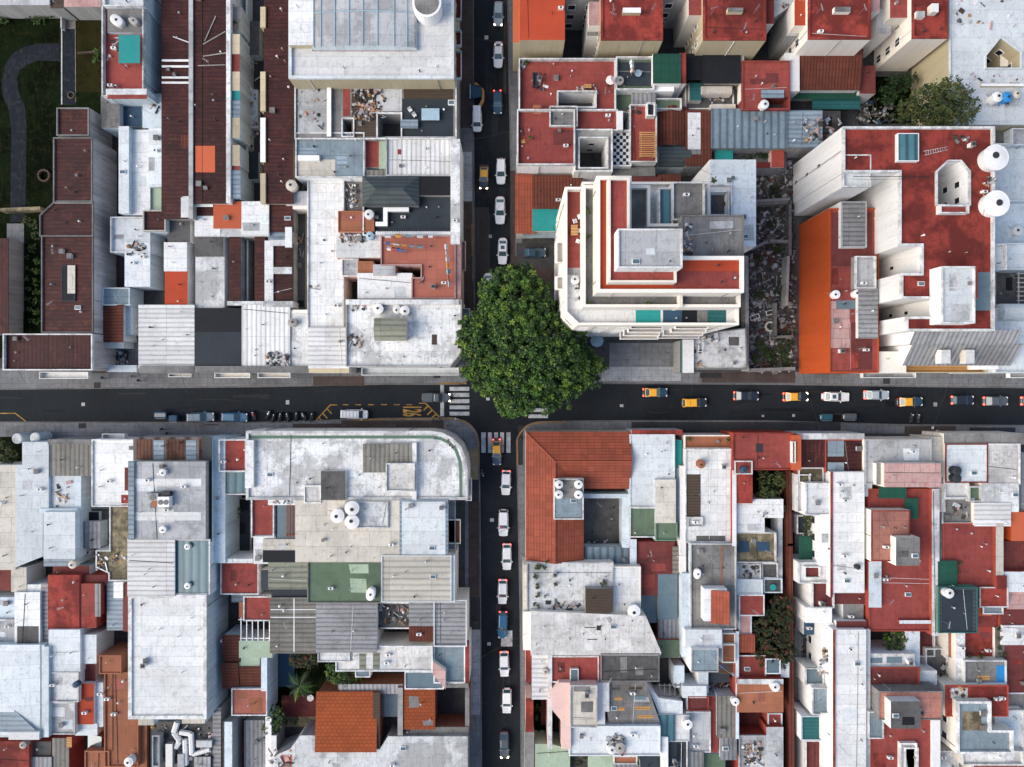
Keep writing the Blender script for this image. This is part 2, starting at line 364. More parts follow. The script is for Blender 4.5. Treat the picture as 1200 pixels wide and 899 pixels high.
def flat(h, poly, z, mat, wall, par, ph, pt, part, win, holes, hd, base=None, slab=False, wst=None):
    h.ensure(poly)
    poly = ccw(poly)
    zr = z - (ph if par else 0)
    b = base if base is not None else base_of(h, poly, z)
    first = not h.vols
    wm = MB(); wm.prism(poly, b, zr if not slab else zr - .12, wall)
    for hp in holes:
        q = list(reversed(ccw(hp)))
        n = len(q)
        for i in range(n):
            a, c = q[i], q[(i+1) % n]
            wm.face([(a[0], a[1], zr-hd), (c[0], c[1], zr-hd), (c[0], c[1], zr), (a[0], a[1], zr)], wall)
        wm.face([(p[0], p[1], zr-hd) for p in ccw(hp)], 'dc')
    wo = wm.build(part if (part and not first) else ('wall' if first else 'wing'), h.root)
    tgt = h.root if first else wo
    for hp in holes:
        if hd >= 6:
            q = list(reversed(ccw(hp)))
            for i in range(len(q)): win_wall(h, wo, q[i], q[(i+1) % len(q)], zr-hd, zr, 3.0, 2.4, .9, 1.2)
    rm = MB()
    if slab:
        o = inset(poly, -.12)
        rm.prism(o, zr - .12, zr, mat, None if holes else mat, True)
    inner = inset(poly, pt) if par else (inset(poly, -.12) if slab else poly)
    if holes or not slab:
        if holes:
            loops = [[Vector((p[0], p[1], 0)) for p in inner]] + [[Vector((p[0], p[1], 0)) for p in reversed(ccw(q))] for q in holes]
            flatv = [v for l in loops for v in l]
            for t in tessellate_polygon(loops):
                tri = ccw([(flatv[i].x, flatv[i].y) for i in t])
                rm.face([(p[0], p[1], zr) for p in tri], mat)
        else:
            rm.face([(p[0], p[1], zr) for p in inner], mat)
    rm.build('roof', tgt)
    def ring(o, i, z0, z1, name):
        pm = MB(); n = len(o)
        for k in range(n):
            j = (k+1) % n
            pm.face([(o[k][0], o[k][1], z0), (o[j][0], o[j][1], z0), (o[j][0], o[j][1], z1), (o[k][0], o[k][1], z1)], par)
            pm.face([(o[k][0], o[k][1], z1), (o[j][0], o[j][1], z1), (i[j][0], i[j][1], z1), (i[k][0], i[k][1], z1)], par)
            pm.face([(i[j][0], i[j][1], z0), (i[k][0], i[k][1], z0), (i[k][0], i[k][1], z1), (i[j][0], i[j][1], z1)], par)
        return pm.build(name, tgt)
    if par:
        ring(poly, inner, zr, z, 'parapet')
        for hp in holes:
            q = ccw(hp); ring(inset(q, -.22), q, zr, z - .05, 'parapet')
    h.vols.append(dict(poly=poly, z=zr, mat=mat, inner=inner, holes=holes, root=tgt))
    if z - b > 7.5 and par and wall != 'wo':      # rain pipes on the walls turned to the streets
        for k in range(len(poly)):
            a, c = Vector(poly[k]), Vector(poly[(k+1) % len(poly)]); L = (c-a).length; u = (c-a)/L; nn = Vector((u.y, -u.x)); md = (a+c)/2
            if L > 6 and nn.dot(-md) > 0:
                for t in ([.12, .9] if L > 14 else [random.uniform(.1, .9)]):
                    q = a + u*L*t + nn*.09; pm = MB(); pm.tube((q.x, q.y, b), (q.x, q.y, zr-.05), .06, random.choice(('wpl', 'gpl', 'gpl'))); pm.build('rain_pipe', wo)
    if win:
        n = len(poly)
        for k in range(n):
            a, c = poly[k], poly[(k+1) % n]
            mx, my = (a[0]+c[0])/2, (a[1]+c[1])/2
            nx, ny = (c[1]-a[1]), -(c[0]-a[0])
            if nx * -mx + ny * -my > 0:
                side = 'L' if nx < 0 and abs(nx) > abs(ny) else 'R' if abs(nx) > abs(ny) else 'D' if ny < 0 else 'U'
                if win == '*' or side in win: win_wall(h, wo, a, c, b, zr, *(wst or ()))
def pitched(h, kind, poly, z, dh, mat, wall, part, base=None):
    h.ensure(poly); poly = ccw(poly)
    xs = [p[0] for p in poly]; ys = [p[1] for p in poly]
    x0, x1, y0, y1 = min(xs), max(xs), min(ys), max(ys)
    b = base if base is not None else base_of(h, poly, z)
    first = not h.vols
    wm = MB(); wm.prism(poly, b, z, wall); rm = MB(); t = .14; ov = .2
    if kind == 'gx':     # ridge runs along x
        yc = (y0+y1)/2
        for x, s in ((x0, -1), (x1, 1)):
            tri = [(x, y0, z), (x, y1, z), (x, yc, z+dh)]
            wm.face(tri if s > 0 else tri[::-1], wall)
        for s in (-1, 1):
            ye = (y0 - ov) if s < 0 else (y1 + ov); ze = z - dh * ov / max(.1, (y1-y0)/2)
            q = [(x0-ov, ye, ze), (x1+ov, ye, ze), (x1+ov, yc, z+dh), (x0-ov, yc, z+dh)]
            if s > 0: q = q[::-1]
            slab_face(rm, q, t, mat)
    elif kind == 'gy':
        xc = (x0+x1)/2
        for y, s in ((y0, 1), (y1, -1)):
            tri = [(x0, y, z), (x1, y, z), (xc, y, z+dh)]
            wm.face(tri if s > 0 else tri[::-1], wall)
        for s in (-1, 1):
            xe = (x0 - ov) if s < 0 else (x1 + ov); ze = z - dh * ov / max(.1, (x1-x0)/2)
            q = [(xe, y0-ov, ze), (xc, y0-ov, z+dh), (xc, y1+ov, z+dh), (xe, y1+ov, ze)]
            if s > 0: q = q[::-1]
            slab_face(rm, q, t, mat)
    elif kind == 'hp':
        x0 -= ov; x1 += ov; y0 -= ov; y1 += ov
        if x1-x0 > y1-y0:
            d = (y1-y0)/2; r0, r1 = (x0+d, (y0+y1)/2, z+dh), (x1-d, (y0+y1)/2, z+dh)
            fs = [[(x0,y0,z),(x1,y0,z),r1,r0], [(x1,y0,z),(x1,y1,z),r1], [(x1,y1,z),(x0,y1,z),r0,r1], [(x0,y1,z),(x0,y0,z),r0]]
        else:
            d = (x1-x0)/2; r0, r1 = ((x0+x1)/2, y0+d, z+dh), ((x0+x1)/2, y1-d, z+dh)
            fs = [[(x0,y0,z),(x1,y0,z),r0], [(x1,y0,z),(x1,y1,z),r1,r0], [(x1,y1,z),(x0,y1,z),r1], [(x0,y1,z),(x0,y0,z),r0,r1]]
        for f in fs: rm.face(f, mat)
        rm.face([(x0,y0,z),(x0,y1,z),(x1,y1,z),(x1,y0,z)], mat)
    elif kind in ('sx', 'sy', 'sX', 'sY'):   # lean-to: lower edge at small x / small y (capital: at large)
        lo = kind
        def zz(x, y):
            u = (x-x0)/(x1-x0) if lo in 'sxsX' and lo[1] in 'xX' else (y-y0)/(y1-y0)
            if lo[1] in 'XY': u = 1-u
            return z + dh*u
        q = [(x0-ov,y0-ov),(x1+ov,y0-ov),(x1+ov,y1+ov),(x0-ov,y1+ov)]
        slab_face(rm, [(x, y, zz(x, y)) for x, y in q], t, mat)
        c = [(x0,y0),(x1,y0),(x1,y1),(x0,y1)]
        for i in range(4):
            a, d = c[i], c[(i+1) % 4]
            za, zd = zz(*a)-t, zz(*d)-t
            wm.face([(a[0],a[1],z-.02),(d[0],d[1],z-.02),(d[0],d[1],max(z,zd)),(a[0],a[1],max(z,za))], wall)
    elif kind in ('vx', 'vy'):
        n = 12
        for i in range(n):
            a0, a1 = math.pi*i/n, math.pi*(i+1)/n
            if kind == 'vy':
                xc, rx = (x0+x1)/2, (x1-x0)/2
                p = lambda a, y: (xc - rx*math.cos(a), y, z + dh*math.sin(a))
                rm.face([p(a0,y0), p(a1,y0), p(a1,y1), p(a0,y1)], mat)
                for y, s in ((y0,1),(y1,-1)):
                    f = [(xc,y,z), p(a1,y), p(a0,y)]; wm.face(f if s > 0 else f[::-1], wall)
            else:
                yc, ry = (y0+y1)/2, (y1-y0)/2
                p = lambda a, x: (x, yc - ry*math.cos(a), z + dh*math.sin(a))
                rm.face([p(a1,x0), p(a0,x0), p(a0,x1), p(a1,x1)], mat)
                for x, s in ((x0,-1),(x1,1)):
                    f = [(x,yc,z), p(a0,x), p(a1,x)]; wm.face(f if s > 0 else f[::-1], wall)
        if kind == 'vy' and (y1-y0) > 6:
            ribm = MB()
            for a in (.3, .62, 1.0, 1.3, 1.57, 1.85, 2.2, 2.55):
                xx, zz2 = (x0+x1)/2 - (x1-x0)/2*math.cos(a), z + dh*math.sin(a) + .05; ribm.tube((xx, y0, zz2), (xx, y1, zz2), .09, 'lbl', n=5)
            arc_ = [((x0+x1)/2 - (x1-x0)/2*math.cos(math.pi*i/12), z + dh*math.sin(math.pi*i/12) + .06) for i in range(13)]
            for yy in (y0+5.6,):
                for p0, p1 in zip(arc_, arc_[1:]): ribm.tube((p0[0], yy, p0[1]), (p1[0], yy, p1[1]), .09, 'lbl', n=5)
            ribm.build('ribs', h.root)
    wo = wm.build(part if (part and not first) else ('wall' if first else 'wing'), h.root)
    rm.build('roof', h.root if first else wo)
    h.vols.append(dict(poly=poly, z=z+dh*.5, mat=mat, inner=None, holes=[], root=h.root if first else wo))
def slab_face(mb, q, t, mat):
    mb.face(q, mat); n = len(q); lo = [(p[0], p[1], p[2]-t) for p in q]
    mb.face(lo[::-1], mat)
    for i in range(n):
        j = (i+1) % n; mb.face([lo[i], lo[j], q[j], q[i]], mat)
def top_at(h, p):
    best = None
    for v in h.vols:
        if inside(p, v['poly']) and not any(inside(p, q) for q in v['holes']):
            if best is None or v['z'] > best['z']: best = v
    return best
def vent(h, x, y, z, kind, root):
    mb = MB()
    if kind == 'vent_pipe':
        r = random.uniform(.05, .11); t = random.uniform(.35, .8); c = random.choice(['gpl', 'wpl', 'kpl', 'met'])
        mb.cyl(x, y, z-.02, z+t, r, c, n=8); mb.cyl(x, y, z+t, z+t+.1, r*1.9, c, r1=r*.7, n=8, bottom=True)
    elif kind == 'roof_vent':
        a = random.uniform(.14, .38); c = random.choice(['wg', 'gc', 'ww', 'ws', 'met', 'tpl'])
        mb.box(x-a, y-a, z-.02, x+a, y+a, z+.45, c); mb.box(x-a-.08, y-a-.08, z+.45, x+a+.08, y+a+.08, z+.55, 'gc', True)
    elif kind == 'air_conditioner':
        mb.box(x-.42, y-.2, z+.06, x+.42, y+.2, z+.66, 'wpl', True); mb.cyl(x, y, z+.66, z+.68, .17, 'kpl')
        mb.box(x-.36, y-.16, z-.02, x-.28, y+.16, z+.06, 'steel'); mb.box(x+.28, y-.16, z-.02, x+.36, y+.16, z+.06, 'steel')
    elif kind == 'antenna':
        t = random.uniform(1.6, 2.6); mb.tube((x, y, z-.02), (x, y, z+t), .03, 'met')
        a = random.uniform(0, 3.1)
        mb.tube((x-.6*math.cos(a), y-.6*math.sin(a), z+t-.1), (x+.6*math.cos(a), y+.6*math.sin(a), z+t-.1), .025, 'met')
        for k in range(5):
            d = -.5 + k*.25; qx, qy = x+d*math.cos(a), y+d*math.sin(a); l = .28-.03*k
            mb.tube((qx+l*math.sin(a), qy-l*math.cos(a), z+t-.1), (qx-l*math.sin(a), qy+l*math.cos(a), z+t-.1), .015, 'met', n=4)
    elif kind == 'chimney':
        mb.box(x-.3, y-.3, z-.02, x+.3, y+.3, z+1.0, 'ww'); mb.box(x-.38, y-.38, z+1.0, x+.38, y+.38, z+1.1, 'gc', True)
        mb.box(x-.18, y-.18, z+1.1, x+.18, y+.18, z+1.25, 'kpl')
    elif kind == 'skylight':
        mb.box(x-.5, y-.35, z-.02, x+.5, y+.35, z+.22, 'ww'); o = mb.build('skylight', root)
        g = MB(); g.box(x-.42, y-.27, z+.225, x+.42, y+.27, z+.25, 'paneb'); g.build('pane', o); return
    mb.build(kind, root)
def auto_vents(h, dens=1.0):
    tot = 0
    for v in list(h.vols):
        if v['inner'] is None or v['mat'] in ('te', 'tk', 'dg', 'bk', 'gt', 'gl', 'wd'): continue
        A = abs(area(v['poly'])); n = min(9, int(A / 18 * dens + random.random()))
        xs = [p[0] for p in v['inner']]; ys = [p[1] for p in v['inner']]
        for k in range(n):
            for t in range(8):
                p = (random.uniform(min(xs), max(xs)), random.uniform(min(ys), max(ys)))
                ok = all(inside((p[0]+a, p[1]+b), v['inner']) for a, b in ((-.6, -.6), (.6, -.6), (.6, .6), (-.6, .6)))
                if ok and all(top_at(h, (p[0]+a, p[1]+b)) is v for a, b in ((0, 0), (-.7, -.7), (.7, -.7), (.7, .7), (-.7, .7))):
                    metal = v['mat'][0] == 'k'
                    kind = random.choices(['vent_pipe', 'roof_vent', 'air_conditioner', 'antenna', 'chimney', 'skylight'],
                                          [8, .9, 0 if metal else 1.0, .8, 0 if metal else .4, .4])[0]
                    vent(h, p[0], p[1], v['z'], kind, v['root']); tot += 1
                    break
        if A > 14 and random.random() < .75 and v['mat'][0] != 'k':
            e = inset(v['inner'], .25); kk = random.randrange(len(e)); p0, p1 = e[kk], e[(kk+1) % len(e)]; t0 = random.uniform(.1, .7)
            c0 = (p0[0]+(p1[0]-p0[0])*t0, p0[1]+(p1[1]-p0[1])*t0); ww = random.uniform(.5, 1.3); cl = [(c0[0]-ww, c0[1]-ww), (c0[0]+ww, c0[1]-ww), (c0[0]+ww, c0[1]+ww), (c0[0]-ww, c0[1]+ww)]
            pts = [q for q in cl if inside(q, v['inner']) and top_at(h, q) is v]
            if len(pts) >= 3:
                o = debris_mesh('debris', pts, v['z'], random.randint(3, 9), v['root'], ('gc', 'bn', 'wg', 'kpl', 'clx', 'met', 'bt', 'wq'), .12, .5); o['kind'] = 'stuff'
        # repaired patches of roofing
        FAM = {'w': ('w', 'wg', 'ws', 'wb'), 'c': ('cr', 'gc', 'ws'), 'r': ('rt', 'rt2', 'rs'), 'g': ('gc', 'dc', 'wg'), 's': ('sl', 'bk', 'dc'), 'd': ('dc', 'gc', 'bk'), 'm': ('mg', 'pg'), 't': ('tc', 'tp'), 'b': ('bt', 'kby')}.get(v['mat'][0])
        if FAM and A > 18 and random.random() < .5:
            for k in range(random.randint(1, 2)):
                for t in range(6):
                    c0 = (random.uniform(min(xs), max(xs)), random.uniform(min(ys), max(ys))); a, b2 = random.uniform(.5, 1.8), random.uniform(.4, 1.4)
                    q = [(c0[0]-a*random.uniform(.8, 1.1), c0[1]-b2), (c0[0]+a, c0[1]-b2*random.uniform(.8, 1.1)), (c0[0]+a*random.uniform(.8, 1.1), c0[1]+b2), (c0[0]-a, c0[1]+b2*random.uniform(.8, 1.1))]
                    if all(inside(p, v['inner']) and top_at(h, p) is v for p in q+[c0]) and not any(abs(c0[0]-pc[0]) < 2 and abs(c0[1]-pc[1]) < 2 for pc in v.get('pc', [])):
                        v.setdefault('pc', []).append(c0); zz = v['z'] + .006 + jit()*.02
                        mb = MB(); mb.face([(p[0], p[1], zz) for p in q], random.choice([m for m in FAM if m != v['mat']])); mb.build('roof_patch', v['root']); break
        # conduit along the roof edge
        if A > 30 and random.random() < .6:
            x0, x1 = min(xs)+.3, max(xs)-.3; y0, y1 = min(ys)+.3, max(ys)-.3
            if random.random() < .5: yy = random.uniform(y0, y1); a, b = (x0, yy), (x1, yy + random.uniform(-.8, .8))
            else: xx = random.uniform(x0, x1); a, b = (xx, y0), (xx + random.uniform(-.8, .8), y1)
            segs = 6; ok = all(top_at(h, (a[0]+(b[0]-a[0])*t/segs, a[1]+(b[1]-a[1])*t/segs)) is v for t in range(segs+1))
            if ok and all(inside((a[0]+(b[0]-a[0])*t/segs, a[1]+(b[1]-a[1])*t/segs), v['inner']) for t in range(segs+1)):
                m = MB(); m.tube((a[0], a[1], v['z']+.04), (b[0], b[1], v['z']+.04), random.choice([.025, .04]), random.choice(['cable', 'wpl', 'gpl', 'cable']))
                m.build('conduit', v['root'])
def debris_mesh(name, poly, z, n, root=None, mats=('gc', 'bn', 'wg', 'kpl', 'wd', 'pk', 'met', 'ws'), smin=.15, smax=.8):
    mb = MB(); poly = ccw(poly); k = 0; big = smax / .8
    xs = [p[0] for p in poly]; ys = [p[1] for p in poly]
    while k < n:
        x, y = random.uniform(min(xs), max(xs)), random.uniform(min(ys), max(ys))
        if not inside((x, y), poly): k += .2; continue
        k += 1; m = random.choice(mats); a = random.uniform(0, 3.14); c, s = math.cos(a), math.sin(a); u = random.random(); tl = random.uniform(-.2, .2)
        if u < .12:
            mb.cyl(x, y, z, z+random.uniform(.25, .5), random.uniform(.13, .22)*big, m, n=10, top=random.choice(('kpl', m))); continue
        if u < .24:      # tied sack: a low dome
            r = random.uniform(.2, .38)*big; mb.cyl(x, y, z, z+.18, r, m, r1=r*1.05, n=9); mb.cyl(x, y, z+.18, z+.36, r*1.05, m, r1=r*.35, n=9); continue
        if u < .62: l, w, t = random.uniform(.2, .45)*big, random.uniform(.15, .3)*big, random.uniform(.1, .3)     # brick, block
        elif u < .84: l, w, t = random.uniform(.9, 2.3)*big*.7, random.uniform(.08, .16), random.uniform(.08, .35)  # plank, pipe
        else: l, w, t = random.uniform(.6, 1.3)*big*.8, random.uniform(.4, .9)*big*.8, random.uniform(.05, .25)      # sheet
        q = [(x+c*i-s*j, y+s*i+c*j, z+t+tl*i*.5) for i, j in ((-l/2, -w/2), (l/2, -w/2), (l/2, w/2), (-l/2, w/2))]
        mb.face(q, m); lo = [(p[0], p[1], z) for p in q]
        for i in range(4): mb.face([lo[i], lo[(i+1) % 4], q[(i+1) % 4], q[i]], m)
    return mb.build(name, root)
def build_house(lines):
    h = None
    def done():
        if h is not None and not h.noauto: auto_vents(h)
    for ln in lines:
        ln = ln.strip()
        if not ln or ln[0] == '#': continue
        if ln[0] == 'H':
            done()
            name, label, cat, *rest = [t.strip() for t in ln[1:].split('|')]
            h = House(name, label, cat, None); h.nwin = 0
            for t in (rest[0].split() if rest else []):
                k, v = t.split('=')
                if k == 'w': h.wall = v
                if k == 'p': h.par = None if v == '-' else v
                if k == 'a': h.noauto = v == '0'
            continue
        tk = ln.split(); cmd = tk[0]
        op = dict(t.split('=') for t in tk if '=' in t); ar = [t for t in tk[1:] if '=' not in t]
        def poly_at(txt, z):
            pts = [tuple(map(float, q.split(','))) for q in txt.split(';')] if ';' in txt else rectpx(txt)
            return [W(x, y, z) for x, y in pts]
        wall = op.get('w', h.wall); part = op.get('n')
        base = float(op['b']) if 'b' in op else None
        if cmd in ('f', 'P'):
            z = float(ar[1]) + jit(); mat = ar[2]; metal = mat[0] == 'k' or mat[:2] in ('cl', 'co', 'cb', 'gt')
            par = op.get('p', '-' if metal else (h.par or '-')); par = None if par == '-' else par
            par = 'wpr' if par == 'ww' else par
            ph = float(op.get('ph', .55)); pt = float(op.get('pt', .2))
            zr = z - (ph if par else 0)
            holes = [poly_at(t.replace('/', ','), zr) for t in op.get('hole', '').split('+') if t]
            poly = poly_at(ar[0], z)
            flat(h, poly, z, mat, wall, par, ph, pt, part, op.get('win'), holes, float(op.get('hd', 4.5)), base, slab=metal and not par, wst=tuple(map(float, op['wst'].split(','))) if 'wst' in op else None)
        elif cmd in ('gx', 'gy', 'hp', 'sx', 'sy', 'sX', 'sY', 'vx', 'vy'):
            z = float(ar[1]) + jit(); pitched(h, cmd, poly_at(ar[0], z), z, float(ar[2]), ar[3], wall, part, base)
        elif cmd == 'cyl':
            x, y = map(float, ar[0].split(',')); r = float(ar[1]); z = float(ar[2]); wx, wy = W(x, y, z); rr = r*(H-z)/H/S
            mb = MB(); bb = base if base is not None else .13; mb.cyl(wx, wy, bb, z, rr, wall, n=28, top=wall)
            o = mb.build(part or 'turret', h.root); t = MB(); t.cyl(wx, wy, z+.003, z+.06, rr*.84, ar[3], n=28); t.build('roof', o)
        elif cmd == 's':      # sheet lying on the roof below
            z0 = float(ar[1]); p = poly_at(ar[0], z0); c = (sum(q[0] for q in p)/len(p), sum(q[1] for q in p)/len(p)); v = top_at(h, c)
            z = (v['z'] if v else z0) + .03 + jit()*.2; p = poly_at(ar[0], z)
            mb = MB(); mb.prism(p, z-.026, z, ar[2], ar[2]); mb.build(part or 'roof_patch', v['root'] if v else h.root)
        elif cmd == 'c':      # canopy on posts
            z = float(ar[1]) + jit(); p = ccw(poly_at(ar[0], z)); h.ensure(p); mb = MB(); mb.prism(p, z-.05, z, ar[2], ar[2], True)
            o = mb.build(part or 'canopy', h.root)
            for q in inset(p, .15):
                v = top_at(h, q); b = v['z'] if v and v['z'] < z-.3 else .13
                pm = MB(); pm.box(q[0]-.04, q[1]-.04, b, q[0]+.04, q[1]+.04, z-.05, 'steel'); pm.build('post', o)
        elif cmd == 'sk':     # glazed skylight in a frame
            z0 = float(ar[1]); p = ccw(poly_at(ar[0], z0)); c = (sum(q[0] for q in p)/len(p), sum(q[1] for q in p)/len(p)); v = top_at(h, c)
            b = v['z'] if v else z0-.3; z = max(z0, b+.15); i = inset(p, .13)
            mb = MB(); mb.prism(p, b-.01, z, op.get('w', 'ww')); n = len(p)
            for k in range(n):
                j = (k+1) % n; mb.face([(p[k][0],p[k][1],z),(p[j][0],p[j][1],z),(i[j][0],i[j][1],z),(i[k][0],i[k][1],z)], op.get('w', 'ww'))
            o = mb.build(part or 'skylight', v['root'] if v and v['root'] is h.root else h.root)
            g = MB(); g.face([(q[0], q[1], z-.03) for q in i], ar[2]); g.build('pane', o)
            h.vols.append(dict(poly=p, z=z, mat='gl', inner=None, holes=[], root=h.root))
        elif cmd == 'pipe':
            x0, y0, x1, y1 = map(float, ar[0].split(',')); z0 = float(ar[1]); r = float(ar[2])
            a, b = W(x0, y0, z0), W(x1, y1, z0); v = top_at(h, ((a[0]+b[0])/2, (a[1]+b[1])/2)); z = (v['z'] if v else z0) + r + .03
            a, b = W(x0, y0, z), W(x1, y1, z); mb = MB(); mb.tube((*a, z), (*b, z), r, ar[3]); mb.build(part or 'pipe', h.root)
        elif cmd == 'bal':    # balcony slab with railing
            z = float(ar[1]); p = ccw(poly_at(ar[0], z)); m = ar[2] if len(ar) > 2 else 'wg'
            mb = MB(); mb.prism(p, z-.15, z, m, m, True); o = mb.build('balcony', h.root)
            i = inset(p, .1); rm = MB(); rmat = op.get('r', 'ww'); n = 4
            for k in range(n):
                j = (k+1) % n
                rm.face([(p[k][0],p[k][1],z),(p[j][0],p[j][1],z),(p[j][0],p[j][1],z+.9),(p[k][0],p[k][1],z+.9)], rmat)
                rm.face([(p[k][0],p[k][1],z+.9),(p[j][0],p[j][1],z+.9),(i[j][0],i[j][1],z+.9),(i[k][0],i[k][1],z+.9)], rmat)
                rm.face([(i[j][0],i[j][1],z),(i[k][0],i[k][1],z),(i[k][0],i[k][1],z+.9),(i[j][0],i[j][1],z+.9)], rmat)
            rm.build('railing', o)
        elif cmd == 'deb':
            z0 = float(ar[1]); p = poly_at(ar[0], z0); c = (sum(q[0] for q in p)/len(p), sum(q[1] for q in p)/len(p)); v = top_at(h, c)
            o = debris_mesh('debris', p, v['z'] if v else z0, int(ar[2]), h.root); o['kind'] = 'stuff'
        elif cmd == 'pit':   # slatted pergola / louvre frame: n bars
            z = float(ar[1]) + jit(); p = ccw(poly_at(ar[0], z)); h.ensure(p); mb = MB(); n = int(ar[2]); m = ar[3]
            xs = [q[0] for q in p]; ys = [q[1] for q in p]; x0, x1, y0, y1 = min(xs), max(xs), min(ys), max(ys); r = .07
            along = op.get('d', 'y')
            for k in range(n):
                t = (k+.5)/n
                if along == 'y': xx = x0+(x1-x0)*t; mb.box(xx-r, y0, z-.12, xx+r, y1, z, m, True)
                else: yy = y0+(y1-y0)*t; mb.box(x0, yy-r, z-.12, x1, yy+r, z, m, True)
            if along == 'y': mb.box(x0, y0+.3, z-.25, x1, y0+.45, z-.122, m, True); mb.box(x0, y1-.45, z-.25, x1, y1-.3, z-.122, m, True)
            else: mb.box(x0+.3, y0, z-.25, x0+.45, y1, z-.122, m, True); mb.box(x1-.45, y0, z-.25, x1-.3, y1, z-.122, m, True)
            o = mb.build(part or 'pergola', h.root)
            for q in inset(p, .4):
                v = top_at(h, q); b = v['z'] if v and v['z'] < z-.3 else .13
                pm = MB(); pm.box(q[0]-.05, q[1]-.05, b, q[0]+.05, q[1]+.05, z-.25, m); pm.build('post', o)
        elif cmd == 'lroof':   # L-shaped hipped tile roof: outer corner at the first point
            z = float(ar[1]); dh = float(ar[2]); x0, y0, x1, y1, xa, ya = map(float, ar[0].split(','))
            wp = [W(*q, z) for q in ((x0, y0), (x1, y0), (x1, ya), (xa, ya), (xa, y1), (x0, y1))]; h.ensure(wp); wm = MB(); wm.prism(wp, .13, z, wall); wm.build('wall', h.root)
            A, B, Cc, D, E, F = [(*q, z) for q in wp]; mid = lambda p, q: ((p[0]+q[0])/2, (p[1]+q[1])/2, z+dh)
            K = mid(A, D); r1 = (B[0], K[1], z+dh); r2 = (F[0]+(E[0]-F[0])/2, F[1], z+dh); K = (r2[0], r1[1], z+dh); rm = MB()
            for fc, m in (([A, B, r1, K], ar[3]), ([K, r1, Cc, D], ar[3]), ([F, A, K, r2], ar[4]), ([r2, K, D, E], ar[4])):
                if area([q[:2] for q in fc]) < 0: fc = fc[::-1]
                slab_face(rm, [tuple(q) for q in fc], .14, m)
            for g in ([B, Cc, r1], [E, F, r2]): rm.face(g if area([q[:2] for q in g]) > 0 else g, ar[3])
            rm.build('roof', h.root)
            cap = MB()
            for p, q in ((K, r1), (K, r2), (A, K)): cap.tube((p[0], p[1], p[2]+.02), (q[0], q[1], q[2]+.02), .11, 'coy')
            cap.build('ridge', h.root)
            h.vols.append(dict(poly=ccw(wp), z=z+dh*.6, mat='coy', inner=None, holes=[], root=h.root))
        elif cmd == 'chiller':
            x, y = map(float, ar[0].split(',')); p = W(x, y, float(ar[1])); v = top_at(h, p); z = v['z']; x, y = W(x, y, z+.6); mb = MB()
            mb.box(x-1.9, y-1.1, z-.02, x+1.9, y-.9, z+.15, 'steel'); mb.box(x-1.9, y+.9, z-.02, x+1.9, y+1.1, z+.15, 'steel')
            mb.box(x-.1, y-1.2, z+.15, x+1.8, y+.5, z+1.35, 'wpl', True); mb.box(x-1.8, y-.2, z+.15, x-.15, y+1.0, z+1.1, 'wg', True); mb.box(x-1.4, y-1.2, z+.15, x-.2, y-.25, z+.8, 'tpl', True); mb.box(x+.2, y+.55, z+.15, x+1.7, y+1.3, z+.9, 'kpl', True)
            for cx, cy, zz, r in ((x+.4, y-.4, 1.35, .42), (x+1.3, y-.4, 1.35, .42), (x-1.0, y+.4, 1.1, .5)): mb.cyl(cx, cy, z+zz, z+zz+.06, r, 'kpl', n=16, top='steel')
            mb.tube((x-1.8, y+.5, z+.5), (x-2.6, y+.9, z+.1), .09, 'met'); mb.build('chiller', h.root)
        elif cmd in ('vent_pipe', 'roof_vent', 'air_conditioner', 'antenna', 'chimney', 'skylight'):
            x, y = map(float, ar[0].split(',')); z = float(ar[1]); p = W(x, y, z); v = top_at(h, p)
            zz = v['z'] if v else z; p = W(x, y, zz); vent(h, p[0], p[1], zz, cmd, v['root'] if v else h.root)
        else:
            raise ValueError(ln)
    done()
